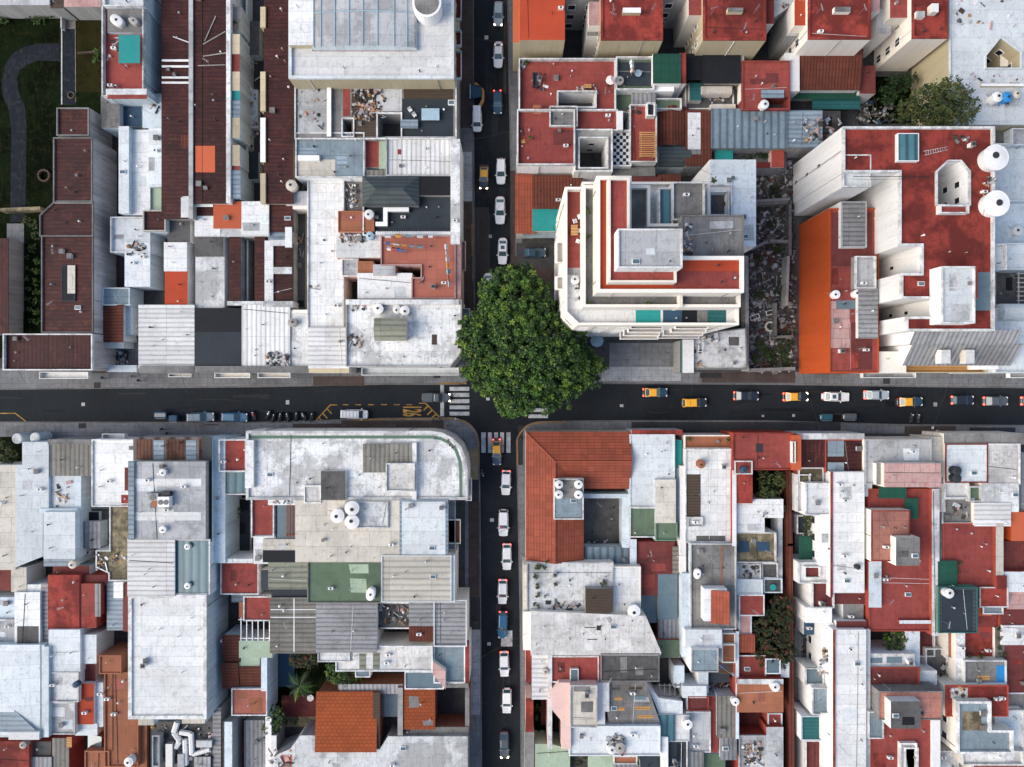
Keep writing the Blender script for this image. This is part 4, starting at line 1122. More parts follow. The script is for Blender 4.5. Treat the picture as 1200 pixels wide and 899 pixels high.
SW = """
H house|cream membrane roof strip with faint seams at the left edge below the street|house|w=wc p=-
f -40,545,18,668 5.4 cr
f -40,668,14,692 4.6 rt2 n=wing
f 13,665,31,694 5 cr n=wing
H house|long pale blue roof stepping down from rounded white street bays|house|w=wl p=-
P 18,545;26,545;26,518;57,518;57,600;50,600;50,652;18,665 5.8 wb
f 56,520,106,557 5.6 knx n=street_bay
f 57,556,88,596 5.2 wb n=rear_wing
cyl 20,514 6 3.4 ws n=entrance_bay
cyl 41,513 6 3.4 ws n=entrance_bay
f 0,545,26,549 3 pk n=garden_wall
f 56,515,106,521 6 gc n=street_parapet w=wq
deb 88,560,104,592 .3 14
H house|raised white-blue roof with a lean-to edge beside the tank-lined courtyard|house|w=wl p=-
f 51,600,88,655 6.6 wb
f 52,654,88,663 5.6 kby n=lean_to
f 46,596,90,602 6.0 wl n=party_wall
f 93,596,128,645 2.2 dc n=court_floor
f 95,612,117,642 4.6 kgx n=court_room
f 98,600,116,614 3 bk n=court_room
f 62,663,105,675 4.2 rt2 n=court_room
f 88,556,95,645 5.2 wl n=court_wall
H house|white membrane roof with a mossy yellow-brown patch beside the big warehouse|house|w=ww p=wl
f 107,515,161,594 6.2 w p=ww ph=.3
P 128,590;152,590;152,681;127,681;127,672;112,665;112,645;128,645 6.0 yl n=mossy_wing p=ww ph=.25
s 142,580,151,595 6 rs
s 146,548,152,575 6 rt2
deb 132,648,148,660 6 12
deb 112,650,126,668 6 16
bal 123,508,149,514 4 wb
H house|two red sheet roofs with a narrow grey lane of lean-tos behind the warehouse|house|w=pr p=-
f 56,674,93,739 5.4 rs
f 93,684,113,736 5.2 rt n=wing
f 112,685,117,722 5.4 kgx n=wing
f 94,674,124,686 4.6 rt2 n=wing
f 126,681,144,738 4.4 kby n=lean_to
f 133,682,144,701 4.8 w n=lean_to w=ww
f 144,684,151,740 4.6 rt2 n=lean_to
H house|white-roofed house with a striped grey wall and small planted court|house|w=wl p=-
f 17,694,47,758 5.6 w
f 46,684,58,754 5.0 kgy n=wing
f -40,700,18,726 4.8 wl n=wing
f -40,726,46,756 5.4 wg n=wing w=wq p=ws
f 31,685,48,694 5.0 w n=wing
s 20,734,45,755 5.5 dc
H warehouse|large pale blue hipped warehouse roof at the lower left edge|warehouse|w=wl p=-
f -40,756,52,864 6.4 wb
hp -70,757,46,860 6.5 .9 wb n=hipped_roof
s -40,772;2,818;44,858;-40,858 8 kby
f 10,857,46,867 6.9 w n=parapet_wall
f 52,758,57,864 6.6 wl n=party_wall
H house|narrow house with three white roof panels in a row below the red roofs|house|w=ww p=ws
f 57,738,94,788 6.0 wb p=- 
f 56,788,92,823 6.2 ws ph=.3 n=middle_bay
f 57,823,88,861 6.0 ws ph=.3 n=front_bay
f 94,744,113,778 5.4 wb n=wing p=-
f 94,778,112,802 4.4 rt2 n=wing p=-
f 91,801,110,849 5.4 ro n=wing p=-
f 110,800,121,852 4.8 wl n=wing p=-
f 88,848,114,862 5.0 wb n=wing p=-
H house|terracotta terrace wrapping round a dark planted yard at the lower left|house|w=tc p=tc
f 122,788,162,899 6.0 tc ph=.25
f 116,768,142,790 6.4 tc n=wing ph=.2
f 99,880,128,930 6.0 tc n=wing ph=.25
f 162,842,172,930 5.2 tc n=lean_to p=-
sx 104,862,121,882 4 .8 gl n=glass_lean_to
pipe 132,790,132,880 6 .04 cable
air_conditioner 127,818 6
air_conditioner 119,812 6
H house|red roofed house with a grey tank cut off by the lower left corner|house|w=pr p=-
f -40,869,34,940 5.4 rs
f 34,869,60,892 4.4 dc n=wing
f 35,888,60,940 4.8 kgx n=wing
f 62,866,80,940 4.6 knx n=wing
f 78,864,84,876 4.8 wd n=wing
H warehouse|big white warehouse with two white roof stripes, glass strip and a machine on top|warehouse|w=wl p=-
f 150,697,242,843 9 w p=ww ph=.3 pt=.6
f 150,632,204,698 9.2 kwy n=ribbed_bay
f 203,632,246,697 8.8 gt n=glazed_bay p=ww ph=.2
f 153,541,241,633 9.6 wg n=grey_bay w=wq
s 156,561,236,570 9.6 w
s 156,600,236,610 9.6 w
sx 238,513,250,632 7.4 1.0 sl n=gutter_slope
f 157,513,249,541 7.2 krx n=rusty_bay w=wq
s 160,515,178,540 7.4 rust
s 195,515,216,540 7.4 rust
s 233,515,240,540 7.4 rust
s 180,516,192,539 7.4 kby
s 218,516,230,539 7.4 kby
f 151,541,156,632 10 kby n=parapet_wall
f 249,513,264,660 7.2 wl n=side_wall
chiller 188,585 9.7
f 162,843,180,850 8.4 cr n=lower_ledge
f 213,843,240,848 8.4 cr n=lower_ledge
H plant_room|ventilation plant with silver ducts below the big white warehouse|plant room|w=wq p=-
f 176,846,262,940 4.6 dc
deb 178,850,250,899 4.7 110
f 178,862,187,899 6.2 wg n=fan_unit p=wg
f 194,872,202,899 5.8 met n=fan_unit
f 208,884,216,910 5.6 wg n=fan_unit
f 230,868,248,876 5.4 wg n=fan_unit
f 228,888,246,910 5.2 kgx n=fan_unit
pipe 208,846,204,858 5.5 .5 wpl n=duct
pipe 204,858,211,868 5.5 .5 wpl n=duct
pipe 211,858,224,860 5.5 .45 wpl n=duct
pipe 224,859,225,884 5.5 .45 wpl n=duct
pipe 217,866,218,896 5.5 .45 wpl n=duct
pipe 226,884,246,878 5.5 .4 wpl n=duct
pipe 211,868,206,876 5.5 .5 wpl n=duct
f 263,846,272,940 5.4 wl n=side_wall
f 250,830,258,900 4.8 kgy n=rail_wall
H house|house with a square red terrace and teal skylight beside the curved corner building|house|w=ww p=ww
f 256,515,292,553 7.8 rt ph=.7
f 258,552,294,580 7.2 gt n=glazed_roof p=ww ph=.3
f 294,564,321,630 7.6 rt n=side_terrace ph=.4
f 297,627,323,661 7.2 w n=wing p=-
f 258,658,303,697 6.4 rt n=lower_terrace ph=.3
f 285,699,318,728 6.2 rt n=lower_terrace p=ww ph=.3
f 264,585,293,655 1.0 sl n=court_floor p=-
f 257,655,296,660 6.8 ws n=party_wall p=-
f 272,694,290,705 5 kby n=lean_to p=-
f 280,706,288,724 5.4 tc n=lean_to p=-
pit 279,724,319,751 5.8 6 ww n=pergola
air_conditioner 263,541 7
f 258,750,318,753 5 ww n=yard_wall p=-
H corner_building|corner building with a green-rimmed rounded roof edge at the crossroads|building|w=wc p=-
P 288,505;505,505;518,507;530,513;540,523;546,537;548,550;548,586;288,586 8.2 ws p=ws ph=.4 pt=.45
s 288,510.5;505,510.5;517,512.5;528,518;536,527;540.5,540;541.5,552;541.5,586;538.5,586;538,552;537,541;533,529;526,521;516,515.8;505,514;288,514 8 gp n=green_rim
f 426,521,485,553 8.4 knx n=ribbed_wing
f 452,543,486,576 9.2 wsr n=roof_room p=ws ph=.35
f 483,519,488,586 8.5 ws n=party_wall
f 376,552,405,586 8.6 dc n=roof_room
f 287,516,297,572 8.6 ws n=party_wall
bal 336,505,385,510 4.4 wg
bal 430,503,488,508 4.4 wg
bal 546,560,553,586 4.4 wc
antenna 362,556 8
f 356,569,376,590 8.5 wsr n=roof_room p=ws ph=.2
H commercial_building|patchwork building of cream, pale blue, green and beige roofs behind the corner building|building|w=wc p=-
f 346,586,470,659 8.3 cr
f 360,657,447,707 8.2 mg n=green_bay p=gc ph=.25
f 447,651,529,706 8.6 kcy n=beige_bay p=wb ph=.15 pt=.15
f 469,586,524,652 8.5 kby n=blue_bay w=ww
s 471,588,522,650 8.5 wb
f 404,588,455,619 8.8 ws n=tank_deck p=ws ph=.3
bal 523,586,534,643 5.4 wg r=wg
bal 524,608,540,636 5.4 tc r=wc
f 529,651,533,706 8.3 wb n=parapet_wall
f 325,590,348,631 7.4 gl n=skylight_frame w=wq
pit 334,590,347,630 7.8 4 wr n=rusty_frame
f 314,586,350,592 8 ws n=wing
deb 316,586,346,590 8 8
f 308,632,362,648 7.8 cr n=wing
f 308,645,358,659 7.9 bk n=black_awning
f 315,652,361,690 7.5 kgr n=lean_to
f 306,668,316,692 7.4 sl n=lean_to
f 318,689,360,702 6.8 sl n=lean_to
f 317,701,373,765 7.2 kny n=lean_to
s 317,714,371,715 7.3 ww
s 317,723,371,724 7.3 ww
s 344,701,345,764 7.3 ww
f 371,708,441,764 7.3 kgy n=lean_to
f 440,706,482,737 5.6 dc n=plant_yard p=ww ph=.2
deb 441,708,479,735 5.7 40
roof_vent 462,724 5.7
roof_vent 446,711 5.7
f 480,705,511,733 7.2 kgy n=lean_to
f 480,731,508,751 6.8 clx n=lean_to
f 508,703,547,758 7.4 kgy n=front_bay p=wb ph=.3
f 393,757,507,787 6.8 wsr n=rear_terrace p=ws ph=.25
s 421,766,429,784 7 kgr
s 437,765,445,784 7 kgr
f 372,762,410,776 7.0 ws n=wing p=ws ph=.2
P 474,787;507,787;520,798;520,808;474,808 6.4 gl n=glass_bay p=ww ph=.2
f 508,757,545,801 6.2 bt n=front_terrace p=ww ph=.5
P 507,775;522,786;522,808;507,790 7 pw n=pink_wall
f 416,784,434,794 6.2 gl n=glass_bay p=ww ph=.15
f 545,750,550,800 6.4 rs n=street_strip
H house|brown and terracotta tiled roofs stepping beside the warehouse's blue side wall|house|w=wl p=-
sy 263,744,281,776 5.2 .6 cly
sy 262,777,279,806 5.0 .6 cly n=tiled_wing
f 280,751,319,771 5.8 pg n=green_wing w=ww
f 280,768,304,783 5.2 pg n=green_wing w=ww
sy 283,781,307,809 4.8 .6 cly n=tiled_wing
f 306,766,313,810 5.6 wl n=party_wall
f 271,807,313,839 5.6 tp n=tiled_wing p=ww ph=.25
f 287,845,313,940 3.2 kgx n=lean_to w=wq
f 311,840,318,940 4.2 ww n=yard_wall
f 272,842,287,900 1 rt2 n=yard_step
H house|bright orange brick-tile roof tilted beside the palm garden|house|w=wr p=-
sY 372,812,441,877 5.2 .9 cby
sy 398,802,472,812 4.6 .4 kgx n=lean_to
f 437,812,445,878 5.6 bn n=edge_wall
f 444,806,467,840 3.4 gl n=court_room w=wq
f 444,838,467,862 1.2 dc n=court_room
H house|small orange tiled roof over a dark open garage on the street|house|w=wr p=-
f 470,808,509,854 5.4 cby
f 466,806,472,862 5.6 wq n=edge_wall
f 509,801,549,806 5.0 gc n=garage_wall
f 470,852,549,862 4.8 gc n=front_wall
f 545,806,550,862 4.6 gc n=garage_wall
H warehouse|rough whitish concrete roof with an orange stain at the bottom edge|warehouse|w=wq p=-
P 340,878;352,862;372,862;445,878;455,863;548,863;548,950;322,950;322,885 5.6 ws
s 330,885,342,899 5.6 og
deb 325,862,350,884 1 20
f 318,862,324,950 4.4 ww n=yard_wall
"""
SE = """
H corner_house|orange hip-tiled corner house with four white tanks on a platform|corner house|w=wc p=-
lroof 616,506,739,658,684,573 5.2 1.7 coy cox
f 649,561,684,609 7.6 gc n=tank_platform w=wc p=ws ph=.2
s 651,584,682,606 7.4 bt
H house|pale blue-white sheet roof with a green terrace behind the orange corner house|house|w=wl p=wb
f 738,509,791,596 5.8 wb ph=.15
f 738,594,769,630 6.0 mg n=green_terrace p=ww ph=.3
f 768,562,792,613 6.4 cr n=cream_room p=-
f 768,612,794,634 6.2 mg n=green_terrace p=gp ph=.3
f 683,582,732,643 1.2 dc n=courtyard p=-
f 686,642,752,662 4.4 kbx n=lean_to p=-
f 682,579,740,584 4.6 wl n=court_wall p=-
f 729,583,739,642 4.6 wl n=court_wall p=-
f 740,504,800,510 5.6 rs n=street_strip p=-
f 790,516,799,560 4.8 te n=side_strip p=-
vy 789,548,800,612 4 1 wb n=side_vault
deb 690,630,730,642 1.3 16
H house|stained white roof terrace lined with plants beside the street|house|w=wc p=wg
f 617,659,719,717 6.4 ws ph=.3
f 686,690,718,718 7.6 bn n=pergola_room w=wq p=-
f 718,664,751,722 6.2 wt n=ribbed_wing p=wc ph=.2
f 613,662,620,717 5.8 cr n=street_strip p=-
deb 640,706,678,714 6.2 22
H house|wine-red yard roof between grey lean-tos and green-grey glass|house|w=pr p=-
f 744,635,791,698 4.4 rt2
f 789,641,808,672 5.0 kny n=lean_to
f 771,673,794,726 4.4 gl n=glass_lean_to w=wq
f 751,698,772,730 3.4 gl n=glass_lean_to w=wq
f 738,632,746,696 4.8 wl n=yard_wall
f 772,724,800,770 4.2 kgx n=lean_to
f 770,750,796,770 4.8 mg n=lean_to
H commercial_building|broad weathered white roof slanting to a point above the vertical street|building|w=wc p=-
P 622,716;757,722;775,765;774,768;622,768 7.4 wsr
f 613,717,623,762 6.6 wc n=street_strip
s 685,735,698,736 7.4 dc
s 688,749,700,750 7.4 dc
deb 700,720,716,745 7.4 5
H house|red sheet roof with a pink rounded stair tower and dirty concrete deck|house|w=wp p=-
P 645,769;702,769;702,800;645,800 6.6 rt p=ww ph=.3
f 624,761,643,819 6.2 kwy n=ribbed_wing w=ww
f 642,768,647,878 6.8 ws n=party_wall
f 704,766,773,799 7.6 dc n=concrete_deck w=pr p=gc ph=.2
P 668,803;700,803;700,853;668,853 8.6 cr n=stair_tower p=wg ph=.3
P 646,812;655,800;669,800;669,878;658,878;658,845;647,832 7.8 wp n=stair_tower w=wp
sk 668,784,678,803 7 gl
f 616,762,625,800 5.6 rs n=street_strip
f 616,818,625,858 5.6 rs n=street_strip
f 700,800,709,852 6.8 ww n=party_wall
H house|grey roof dotted with orange skylights below the dirty concrete deck|house|w=wc p=-
P 708,799;757,799;774,848;714,850 6.4 gc
s 720,817,729,821 6.4 wd
s 737,805,753,808 6.4 bn
s 722,829,732,833 6.4 wd
s 744,828,762,832 6.4 wd
s 747,838,766,842 6.4 wd
s 741,816,757,820 6.4 gl
s 717,806,727,809 6.4 dc
f 706,800,714,834 7.0 ws n=party_wall
H house|white-blue roof with seams and a dark heap between green terraces at the bottom|house|w=wl p=wb
f 667,851,774,886 7.2 wb ph=.25
deb 712,862,732,884 7 50
H house|pale green terrace house with a planted strip at the bottom edge of the street|house|w=pg p=-
P 627,872;646,872;668,878;668,950;627,950 5.0 pg
f 690,884,720,950 5.0 pg n=wing
f 668,886,690,950 3.4 dc n=planted_court
f 719,886,747,896 6.2 tc n=tiled_wing p=ww ph=.25
f 720,897,748,950 5.2 kgx n=wing
f 750,886,775,950 5.6 sl n=wing
f 615,858,626,950 4.6 gc n=street_strip
H house|blue-white house with barred skylight beside the grey skylight roof|house|w=ww p=ww
P 757,800;772,818;800,822;800,840;774,840 5.4 wb p=-
f 772,839,790,868 6.0 gt n=glazed_roof ph=.3
f 789,838,808,869 5.6 w n=wing p=-
f 775,864,783,950 6.4 ww n=party_wall p=-
f 782,868,806,950 5.8 sl n=slate_terrace ph=.3
pit 770,801,800,819 4.6 5 gc n=pergola
H house|white tile-roofed house with a brown strip behind a terracotta street terrace|house|w=wc p=ws
f 803,526,859,636 6.4 wt ph=.25
f 802,510,858,526 5.4 tc n=street_terrace p=wc ph=.3
s 803,556,821,606 6.4 bn
s 816,628,850,634 6.4 dc
f 806,606,824,618 6.7 w n=roof_room
f 797,546,804,672 6.0 ww n=party_wall p=-
H house|grey concrete roof with a white oval tank and a red-tiled stair hut|house|w=wl p=wg
f 809,637,863,738 7.0 gc ph=.4
s 845,640,847,690 7 tc
f 825,690,852,728 8.6 w n=stair_hut w=ww p=-
sx 833,693,852,729 8.6 .8 cox n=stair_roof w=ww
f 799,672,811,770 6.4 wl n=side_strip p=-
H house|two-storey house with a red street terrace and orange end wall|house|w=pr p=rs
f 859,507,930,551 7.2 rt ph=.25
f 928,510,939,551 7.6 og n=end_wall p=- w=wo
s 886,520,894,530 7 kpl
f 861,540,882,556 7.6 rt n=roof_hatch p=ws ph=.2
f 861,555,882,590 6.8 rs n=red_sheet_wing p=-
f 858,551,863,640 7.0 ww n=party_wall p=-
bal 926,517,930,542 7.2 wg
H house|L-shaped white sheet roof round the small courtyard garden|house|w=ww p=-
P 862,588;888,585;918,585;918,607;896,607;896,624;862,624 6.0 w
f 862,624,910,660 5.4 yl n=walled_terrace p=ww ph=.6
s 866,634,878,647 5 bd
s 887,635,902,646 5 bd
f 864,661,892,680 4.6 wg n=yard_room p=ww ph=.3
deb 871,661,890,678 4.8 30
f 864,679,894,697 5.0 wb n=yard_room p=wb ph=.2
f 893,660,912,678 4.2 dc n=yard_room p=ww ph=.3
f 895,678,917,695 4.4 dc n=yard_room p=wl ph=.3
f 866,697,896,722 5.2 rt n=red_wing p=ww ph=.15
f 866,715,881,744 4.8 pk n=red_wing p=wl ph=.2
f 912,600,917,690 3.6 ws n=garden_wall
H house|orange-brown flat roof house with a curved red terrace and glass cap|house|w=pr p=-
f 864,801,918,835 5.6 tc
f 864,768,898,798 4.6 rt n=red_terrace p=ws ph=.2
f 864,744,884,764 5.0 cox n=tiled_wing
f 897,772,915,790 5.6 gl n=glass_cap p=wl ph=.2
f 864,796,918,802 6.0 ws n=party_wall
f 862,740,866,866 5.4 wl n=yard_wall
f 864,836,898,862 1.0 rt2 n=yard_floor
f 900,836,917,852 3.8 rt n=yard_room p=wl ph=.3
f 898,852,918,950 4.6 wg n=yard_room
f 866,862,898,950 4.6 wg n=yard_room p=ws ph=.4
deb 872,872,893,898 5 60
f 915,776,925,794 4.4 ww n=garden_wall
H house|grey block with a slate roof, washing poles and orange terraces|house|w=ww p=-
f 803,738,846,760 7.6 wb
f 810,760,842,788 8.4 bt p=wg ph=.2 n=roof_block w=ww
f 846,755,862,777 6.0 tc n=orange_terrace p=wc ph=.2
f 846,742,862,755 5.6 tc n=orange_terrace p=wc ph=.2
f 812,728,826,742 6.4 w n=roof_room
f 830,785,855,800 4.0 sl n=yard_room
deb 826,798,856,814 2 50
f 818,788,830,812 5.0 wl n=yard_wall
f 842,776,862,790 4 bn n=yard_room
H house|white house with a red roof hatch above a ribbed brown shed at the bottom|house|w=wl p=-
f 800,804,828,818 5.4 wb
f 806,816,831,833 5.4 rt2 n=red_room p=rs ph=.2
f 804,834,833,882 5.0 wg n=wing p=ws ph=.2
f 824,816,842,882 4.2 rt n=red_terrace
f 841,816,863,864 5.2 knx n=brown_shed
f 845,863,863,890 5.0 kgx n=brown_shed
f 824,884,850,950 4.0 mg n=green_yard
f 802,882,824,950 5.2 kgx n=wing
f 790,780,802,806 4.4 wl n=wing
H house|dark red sheet roofs with two grey-green panels beside the orange end wall|house|w=pr p=-
f 939,514,968,547 6.4 kdx
f 967,515,1013,554 6.5 kdy p=pr ph=.15 n=wing
s 970,516,989,535 6.5 bt
s 970,542,989,553 6.5 bt
f 936,548,966,566 6.0 yl n=terrace p=ws ph=.4
f 936,508,1013,515 6.8 ws n=street_parapet w=wl
H house|white walled house with teal shade and stepped balconies along the red-edged roof|house|w=ww p=ww
f 944,566,975,604 7.4 w ph=.3 win=L
f 934,556,950,600 6.0 w n=wing
f 960,602,976,663 7.0 ww n=side_block win=L p=-
c 936,628,960,657 4.4 dg n=shade_canopy
f 934,604,962,626 3.0 sl n=yard_room
f 936,659,975,684 6.2 ww n=rear_block win=L
f 943,664,962,678 6.5 rt2 n=roof_terrace
f 952,682,978,713 6.6 rt2 n=red_terrace
f 944,712,975,730 6.2 ww n=rear_block p=-
f 938,657,958,662 4.8 wg n=parapet_wall p=-
H hall|long white roof with red edge running back from the dark red roofs|hall|w=ww p=-
f 974,553,1013,695 7.4 w
f 973,553,976,700 7.6 rs n=edge_wall
f 976,695,1013,708 6.0 rt2 n=rear_room
f 988,697,1012,730 5.6 gc n=rear_room
H house|house behind the alley with slate and glass terraces and white stepped walls|house|w=ww p=ww
f 944,783,966,803 5.0 gl n=court ph=.4
f 952,806,976,838 6.0 bt n=roof_terrace ph=.3
f 939,839,966,868 5.4 tk n=teal_terrace p=wl ph=.2
f 963,836,976,868 6.2 ww n=side_block win=L p=-
f 944,868,966,950 4.6 rt2 n=yard_room
f 966,868,976,950 6.0 ww n=side_block win=L p=-
f 942,724,964,744 3.4 bd n=blue_awning p=-
f 962,730,977,790 6.0 ww n=side_block win=L p=-
deb 942,748,962,774 .3 30
H hall|very long white roof with a thin red edge at the bottom right|hall|w=ww p=-
f 978,738,1015,960 7.6 w
f 976,738,979,960 7.9 rs n=edge_wall
f 980,728,1016,739 6.6 rt2 n=rear_room
f 1014,738,1020,960 7.0 wg n=party_wall
H house|grey-white tiled roof with a pinkish rusted roof room beside the cream passage|house|w=wc p=wg
f 1014,515,1092,568 7.4 wg ph=.35
f 1036,543,1103,571 9.2 pw n=roof_room w=wc p=-
f 1027,543,1037,568 8.2 gc n=roof_room p=-
f 1090,512,1108,600 6.2 cr n=passage_block p=-
f 1008,554,1022,582 6.2 wb n=wing p=-
f 1012,580,1030,596 5.4 gc n=wing
H house|long brick-red terrace with a dark green canopy and a rusty red roof room|house|w=pr p=ww
f 1018,573,1094,740 6.4 rt p=pr ph=.2
c 1030,570,1062,584 7.4 dg n=canopy
c 1060,584,1076,608 7.2 dg n=canopy
f 1021,598,1067,658 8.6 pwr n=roof_room w=wc p=rs ph=.1
f 1050,630,1078,663 10.2 gc n=stair_hut w=wc p=-
f 1018,658,1033,712 7.2 wl n=side_room p=-
f 1092,573,1101,745 7.0 ws n=party_wall p=-
f 1054,727,1092,731 6.8 wb n=parapet_wall p=-
pipe 1034,677,1091,679 6.5 .03 wpl
pipe 1034,683,1091,684 6.5 .03 wpl
H house|white street roof with brown rust streaks and two dark tanks|house|w=wc p=ws
f 1108,520,1158,566 6.8 wb p=rs ph=.15
f 1156,520,1196,568 6.7 wsr n=stained_wing p=ws ph=.2
f 1107,566,1136,584 6.4 w n=rear_room
f 1136,570,1151,588 6.6 mg n=green_room
f 1150,566,1194,600 6.6 ws n=rear_room p=-
f 1143,590,1184,616 6.8 kwy n=ribbed_room
f 1104,584,1142,614 6.2 gc n=rear_room
f 1106,508,1200,521 6.4 gc n=street_parapet p=-
f 1183,532,1215,600 5 kgx n=side_wing p=-
deb 1118,590,1136,612 6.2 12
H house|square red terrace between a cream wall and the slate-teal roof|house|w=pr p=-
f 1105,613,1168,690 6.2 rt p=pr ph=.15
f 1167,613,1176,690 6.8 cr n=party_wall
f 1099,658,1122,690 7.0 dg n=green_room w=gp
f 1101,600,1107,660 6.0 gc n=party_wall
f 1100,688,1146,742 7.8 sr n=slate_room w=gp p=tk ph=.2
s 1104,692,1140,740 7.6 sl
f 1124,681,1142,691 5.4 og n=lean_to
H house|orange-walled roofs and small blue terraces at the right edge|house|w=pr p=-
f 1148,688,1182,712 6.6 rs p=ws ph=.15
f 1146,686,1162,722 5.6 og n=orange_wing
f 1168,675,1180,690 7.0 rs n=chimney_block
f 1152,704,1176,720 6.2 bt n=blue_room p=ws ph=.2
f 1176,670,1240,694 6.4 wb n=blue_terrace
f 1180,694,1240,714 5.4 pw n=rear_terrace
f 1175,634,1240,672 4.8 rt2 n=yard_terrace
f 1185,600,1240,634 6 og n=corner_block w=wo
f 1146,720,1168,735 4.6 rt n=yard_terrace
f 1172,712,1240,735 5.0 rt2 n=yard_terrace
H house|red terrace house with white framed skylights and a dark concrete stair block|house|w=ww p=ww
f 1018,782,1078,840 6.8 rt2 ph=.3 p=pr
f 1018,766,1072,784 6.4 ws n=glazed_room ph=.25
s 1020,771,1034,777 6.3 gl
s 1039,770,1057,777 6.3 gl
f 1020,836,1096,950 7.0 rt n=lower_terrace p=pr ph=.2
f 1030,810,1105,844 9.2 pwr n=roof_room w=gc p=gc ph=.15
f 1044,822,1079,854 11 dc n=stair_block w=ww p=-
f 1018,834,1036,866 7.6 bt n=skylight_box p=ww ph=.2
f 1055,871,1075,950 7.6 w n=skylight_box hole=1060/876/1073/940 hd=2
f 1092,842,1102,950 7.2 ww n=party_wall p=-
f 1075,786,1098,803 5.6 wb n=glazed_wing ph=.25
f 1062,733,1078,782 5.0 wl n=blue_wall p=-
H house|blue-tarped roof terrace with a planted red yard behind the slate-teal roof|house|w=wc p=ws
f 1130,774,1180,804 6.2 gc ph=.3
s 1168,780,1178,803 6 bu
s 1142,799,1168,803 6 bu
s 1146,792,1160,798 6 wd
f 1110,736,1130,772 4.6 tc n=red_yard p=ws ph=.2
f 1130,735,1172,776 4.4 rs n=red_yard p=-
f 1085,760,1122,800 3.4 dc n=court
f 1076,735,1096,770 3.0 rt2 n=court
f 1120,742,1131,800 5.6 ws n=party_wall p=-
f 1174,733,1240,756 5.4 w n=white_roof p=-
f 1176,756,1240,812 4.8 rt2 n=red_yard p=-
f 1166,736,1177,776 5.0 gc n=planter_wall p=-
H house|rust-streaked red roof over a slate terrace with white parapet|house|w=wc p=ww
f 1108,803,1182,840 7.0 rs p=pr ph=.15
s 1114,806,1134,818 7 wsr
P 1122,822;1162,822;1162,856;1188,856;1188,884;1122,884 8.2 bt ph=.5 pt=.4 win=L
f 1166,832,1200,880 6.0 wl n=wing
f 1128,880,1200,897 6.6 ws n=front_wall w=wc
f 1140,896,1240,950 6.2 rt n=street_terrace
f 1180,812,1240,850 5 gc n=wing
f 1186,846,1250,882 5.4 wb n=wing
f 1100,880,1124,950 4.6 ws n=wing
s 1128,834,1150,856 8 yl
deb 1114,806,1132,818 7 12
"""
EXPO = 0.8
# ------------------------------------------------------------------ ground, roads, pavements
def sheet(name, pts, z, mat, kind='structure', world=False):
    mb = MB(); p = ccw(pts if world else [W(x, y, z) for x, y in pts]); mb.face([(q[0], q[1], z) for q in p], mat)
    o = mb.build(name); o['kind'] = kind; return o
sheet('ground', [(-600, -600), (600, -600), (600, 600), (-600, 600)], -.05, 'ground', world=True)
sheet('road', [W(*p) for p in ((-420, 430), (-420, 520), (1620, 520), (1620, 430))], 0.0, 'asph', world=True)
sheet('road', [W(*p) for p in ((530, -300), (625, -300), (625, 430), (530, 430))], 0.0, 'asph', world=True)
sheet('road', [W(*p) for p in ((545, 520), (625, 520), (625, 1200), (545, 1200))], 0.0, 'asph', world=True)
def arc(cx, cy, r, a0, a1, n=8):
    return [(cx + r*math.cos(R(a0+(a1-a0)*i/n)), cy + r*math.sin(R(a0+(a1-a0)*i/n))) for i in range(n+1)]
NWS = [(555, -300), (555.5, 150), (557, 330), (557, 428)] + arc(535, 429, 22, 0, 90)[1:] + [(530, 451), (450, 451), (300, 454), (0, 457), (-420, 459)]
NES = [(1620, 458), (1200, 455), (1100, 454), (900, 451), (700, 450), (640, 450)] + arc(622, 428, 22, 90, 180)[:-1] + [(600, 428), (600, 330), (597, 150), (594, 0), (593, -300)]
SWS = [(-420, 493), (0, 494), (300, 494.5), (450, 489.8), (530, 489)] + arc(532, 520, 30, -90, 0)[1:] + [(562, 525), (563, 580), (564, 730), (565, 899), (565, 1200)]
SES = [(612, 1200), (610, 899), (609, 730), (606.5, 600), (605, 530)] + arc(632, 522, 28, 180, 270)[1:-1] + [(634, 493.5), (700, 492.5), (900, 492.5), (1050, 497), (1200, 498), (1620, 500)]
blocks = ((NWS, (-420, -300)), (NES, (1620, -300)), (SWS, (-420, 1200)), (SES, (1620, 1200)))
for line, corner in blocks:
    p = ccw([W(*q) for q in line] + [W(*corner)])
    mb = MB(); mb.prism(p, -.04, .12, 'kerb', 'pave'); o = mb.build('pavement'); o['kind'] = 'structure'
    # kerb stones: a strip 0.3 m wide along the street line
    wl = [Vector(W(*q)) for q in line]; ctr = Vector(W(*corner)); mb = MB(); off = []
    for i, q in enumerate(wl):
        a = wl[max(0, i-1)]; b = wl[min(len(wl)-1, i+1)]; t = (b-a).normalized(); n = Vector((-t.y, t.x))
        # inward = away from the street, decided by the polygon
        if not inside(tuple(q + n*.2), p): n = -n
        off.append(q + n*.28)
    for i in range(len(wl)-1):
        f = [(*wl[i], .125), (*wl[i+1], .125), (*off[i+1], .125), (*off[i], .125)]
        if area([v[:2] for v in f]) < 0: f = f[::-1]
        mb.face(f, 'kerb')
    o = mb.build('kerb'); o['kind'] = 'structure'
def stripband(name, line, w, z, mat, inward):
    wl = [Vector(W(x, y)) for x, y in line]; mb = MB(); off = []
    for i, q in enumerate(wl):
        a = wl[max(0, i-1)]; b = wl[min(len(wl)-1, i+1)]; t = (b-a).normalized(); n = Vector((-t.y, t.x)) * inward
        off.append(q + n*w)
    for i in range(len(wl)-1):
        f = [(*wl[i], z), (*wl[i+1], z), (*off[i+1], z), (*off[i], z)]
        if area([v[:2] for v in f]) < 0: f = f[::-1]
        mb.face(f, mat)
    o = mb.build(name); o['kind'] = 'structure'; return o
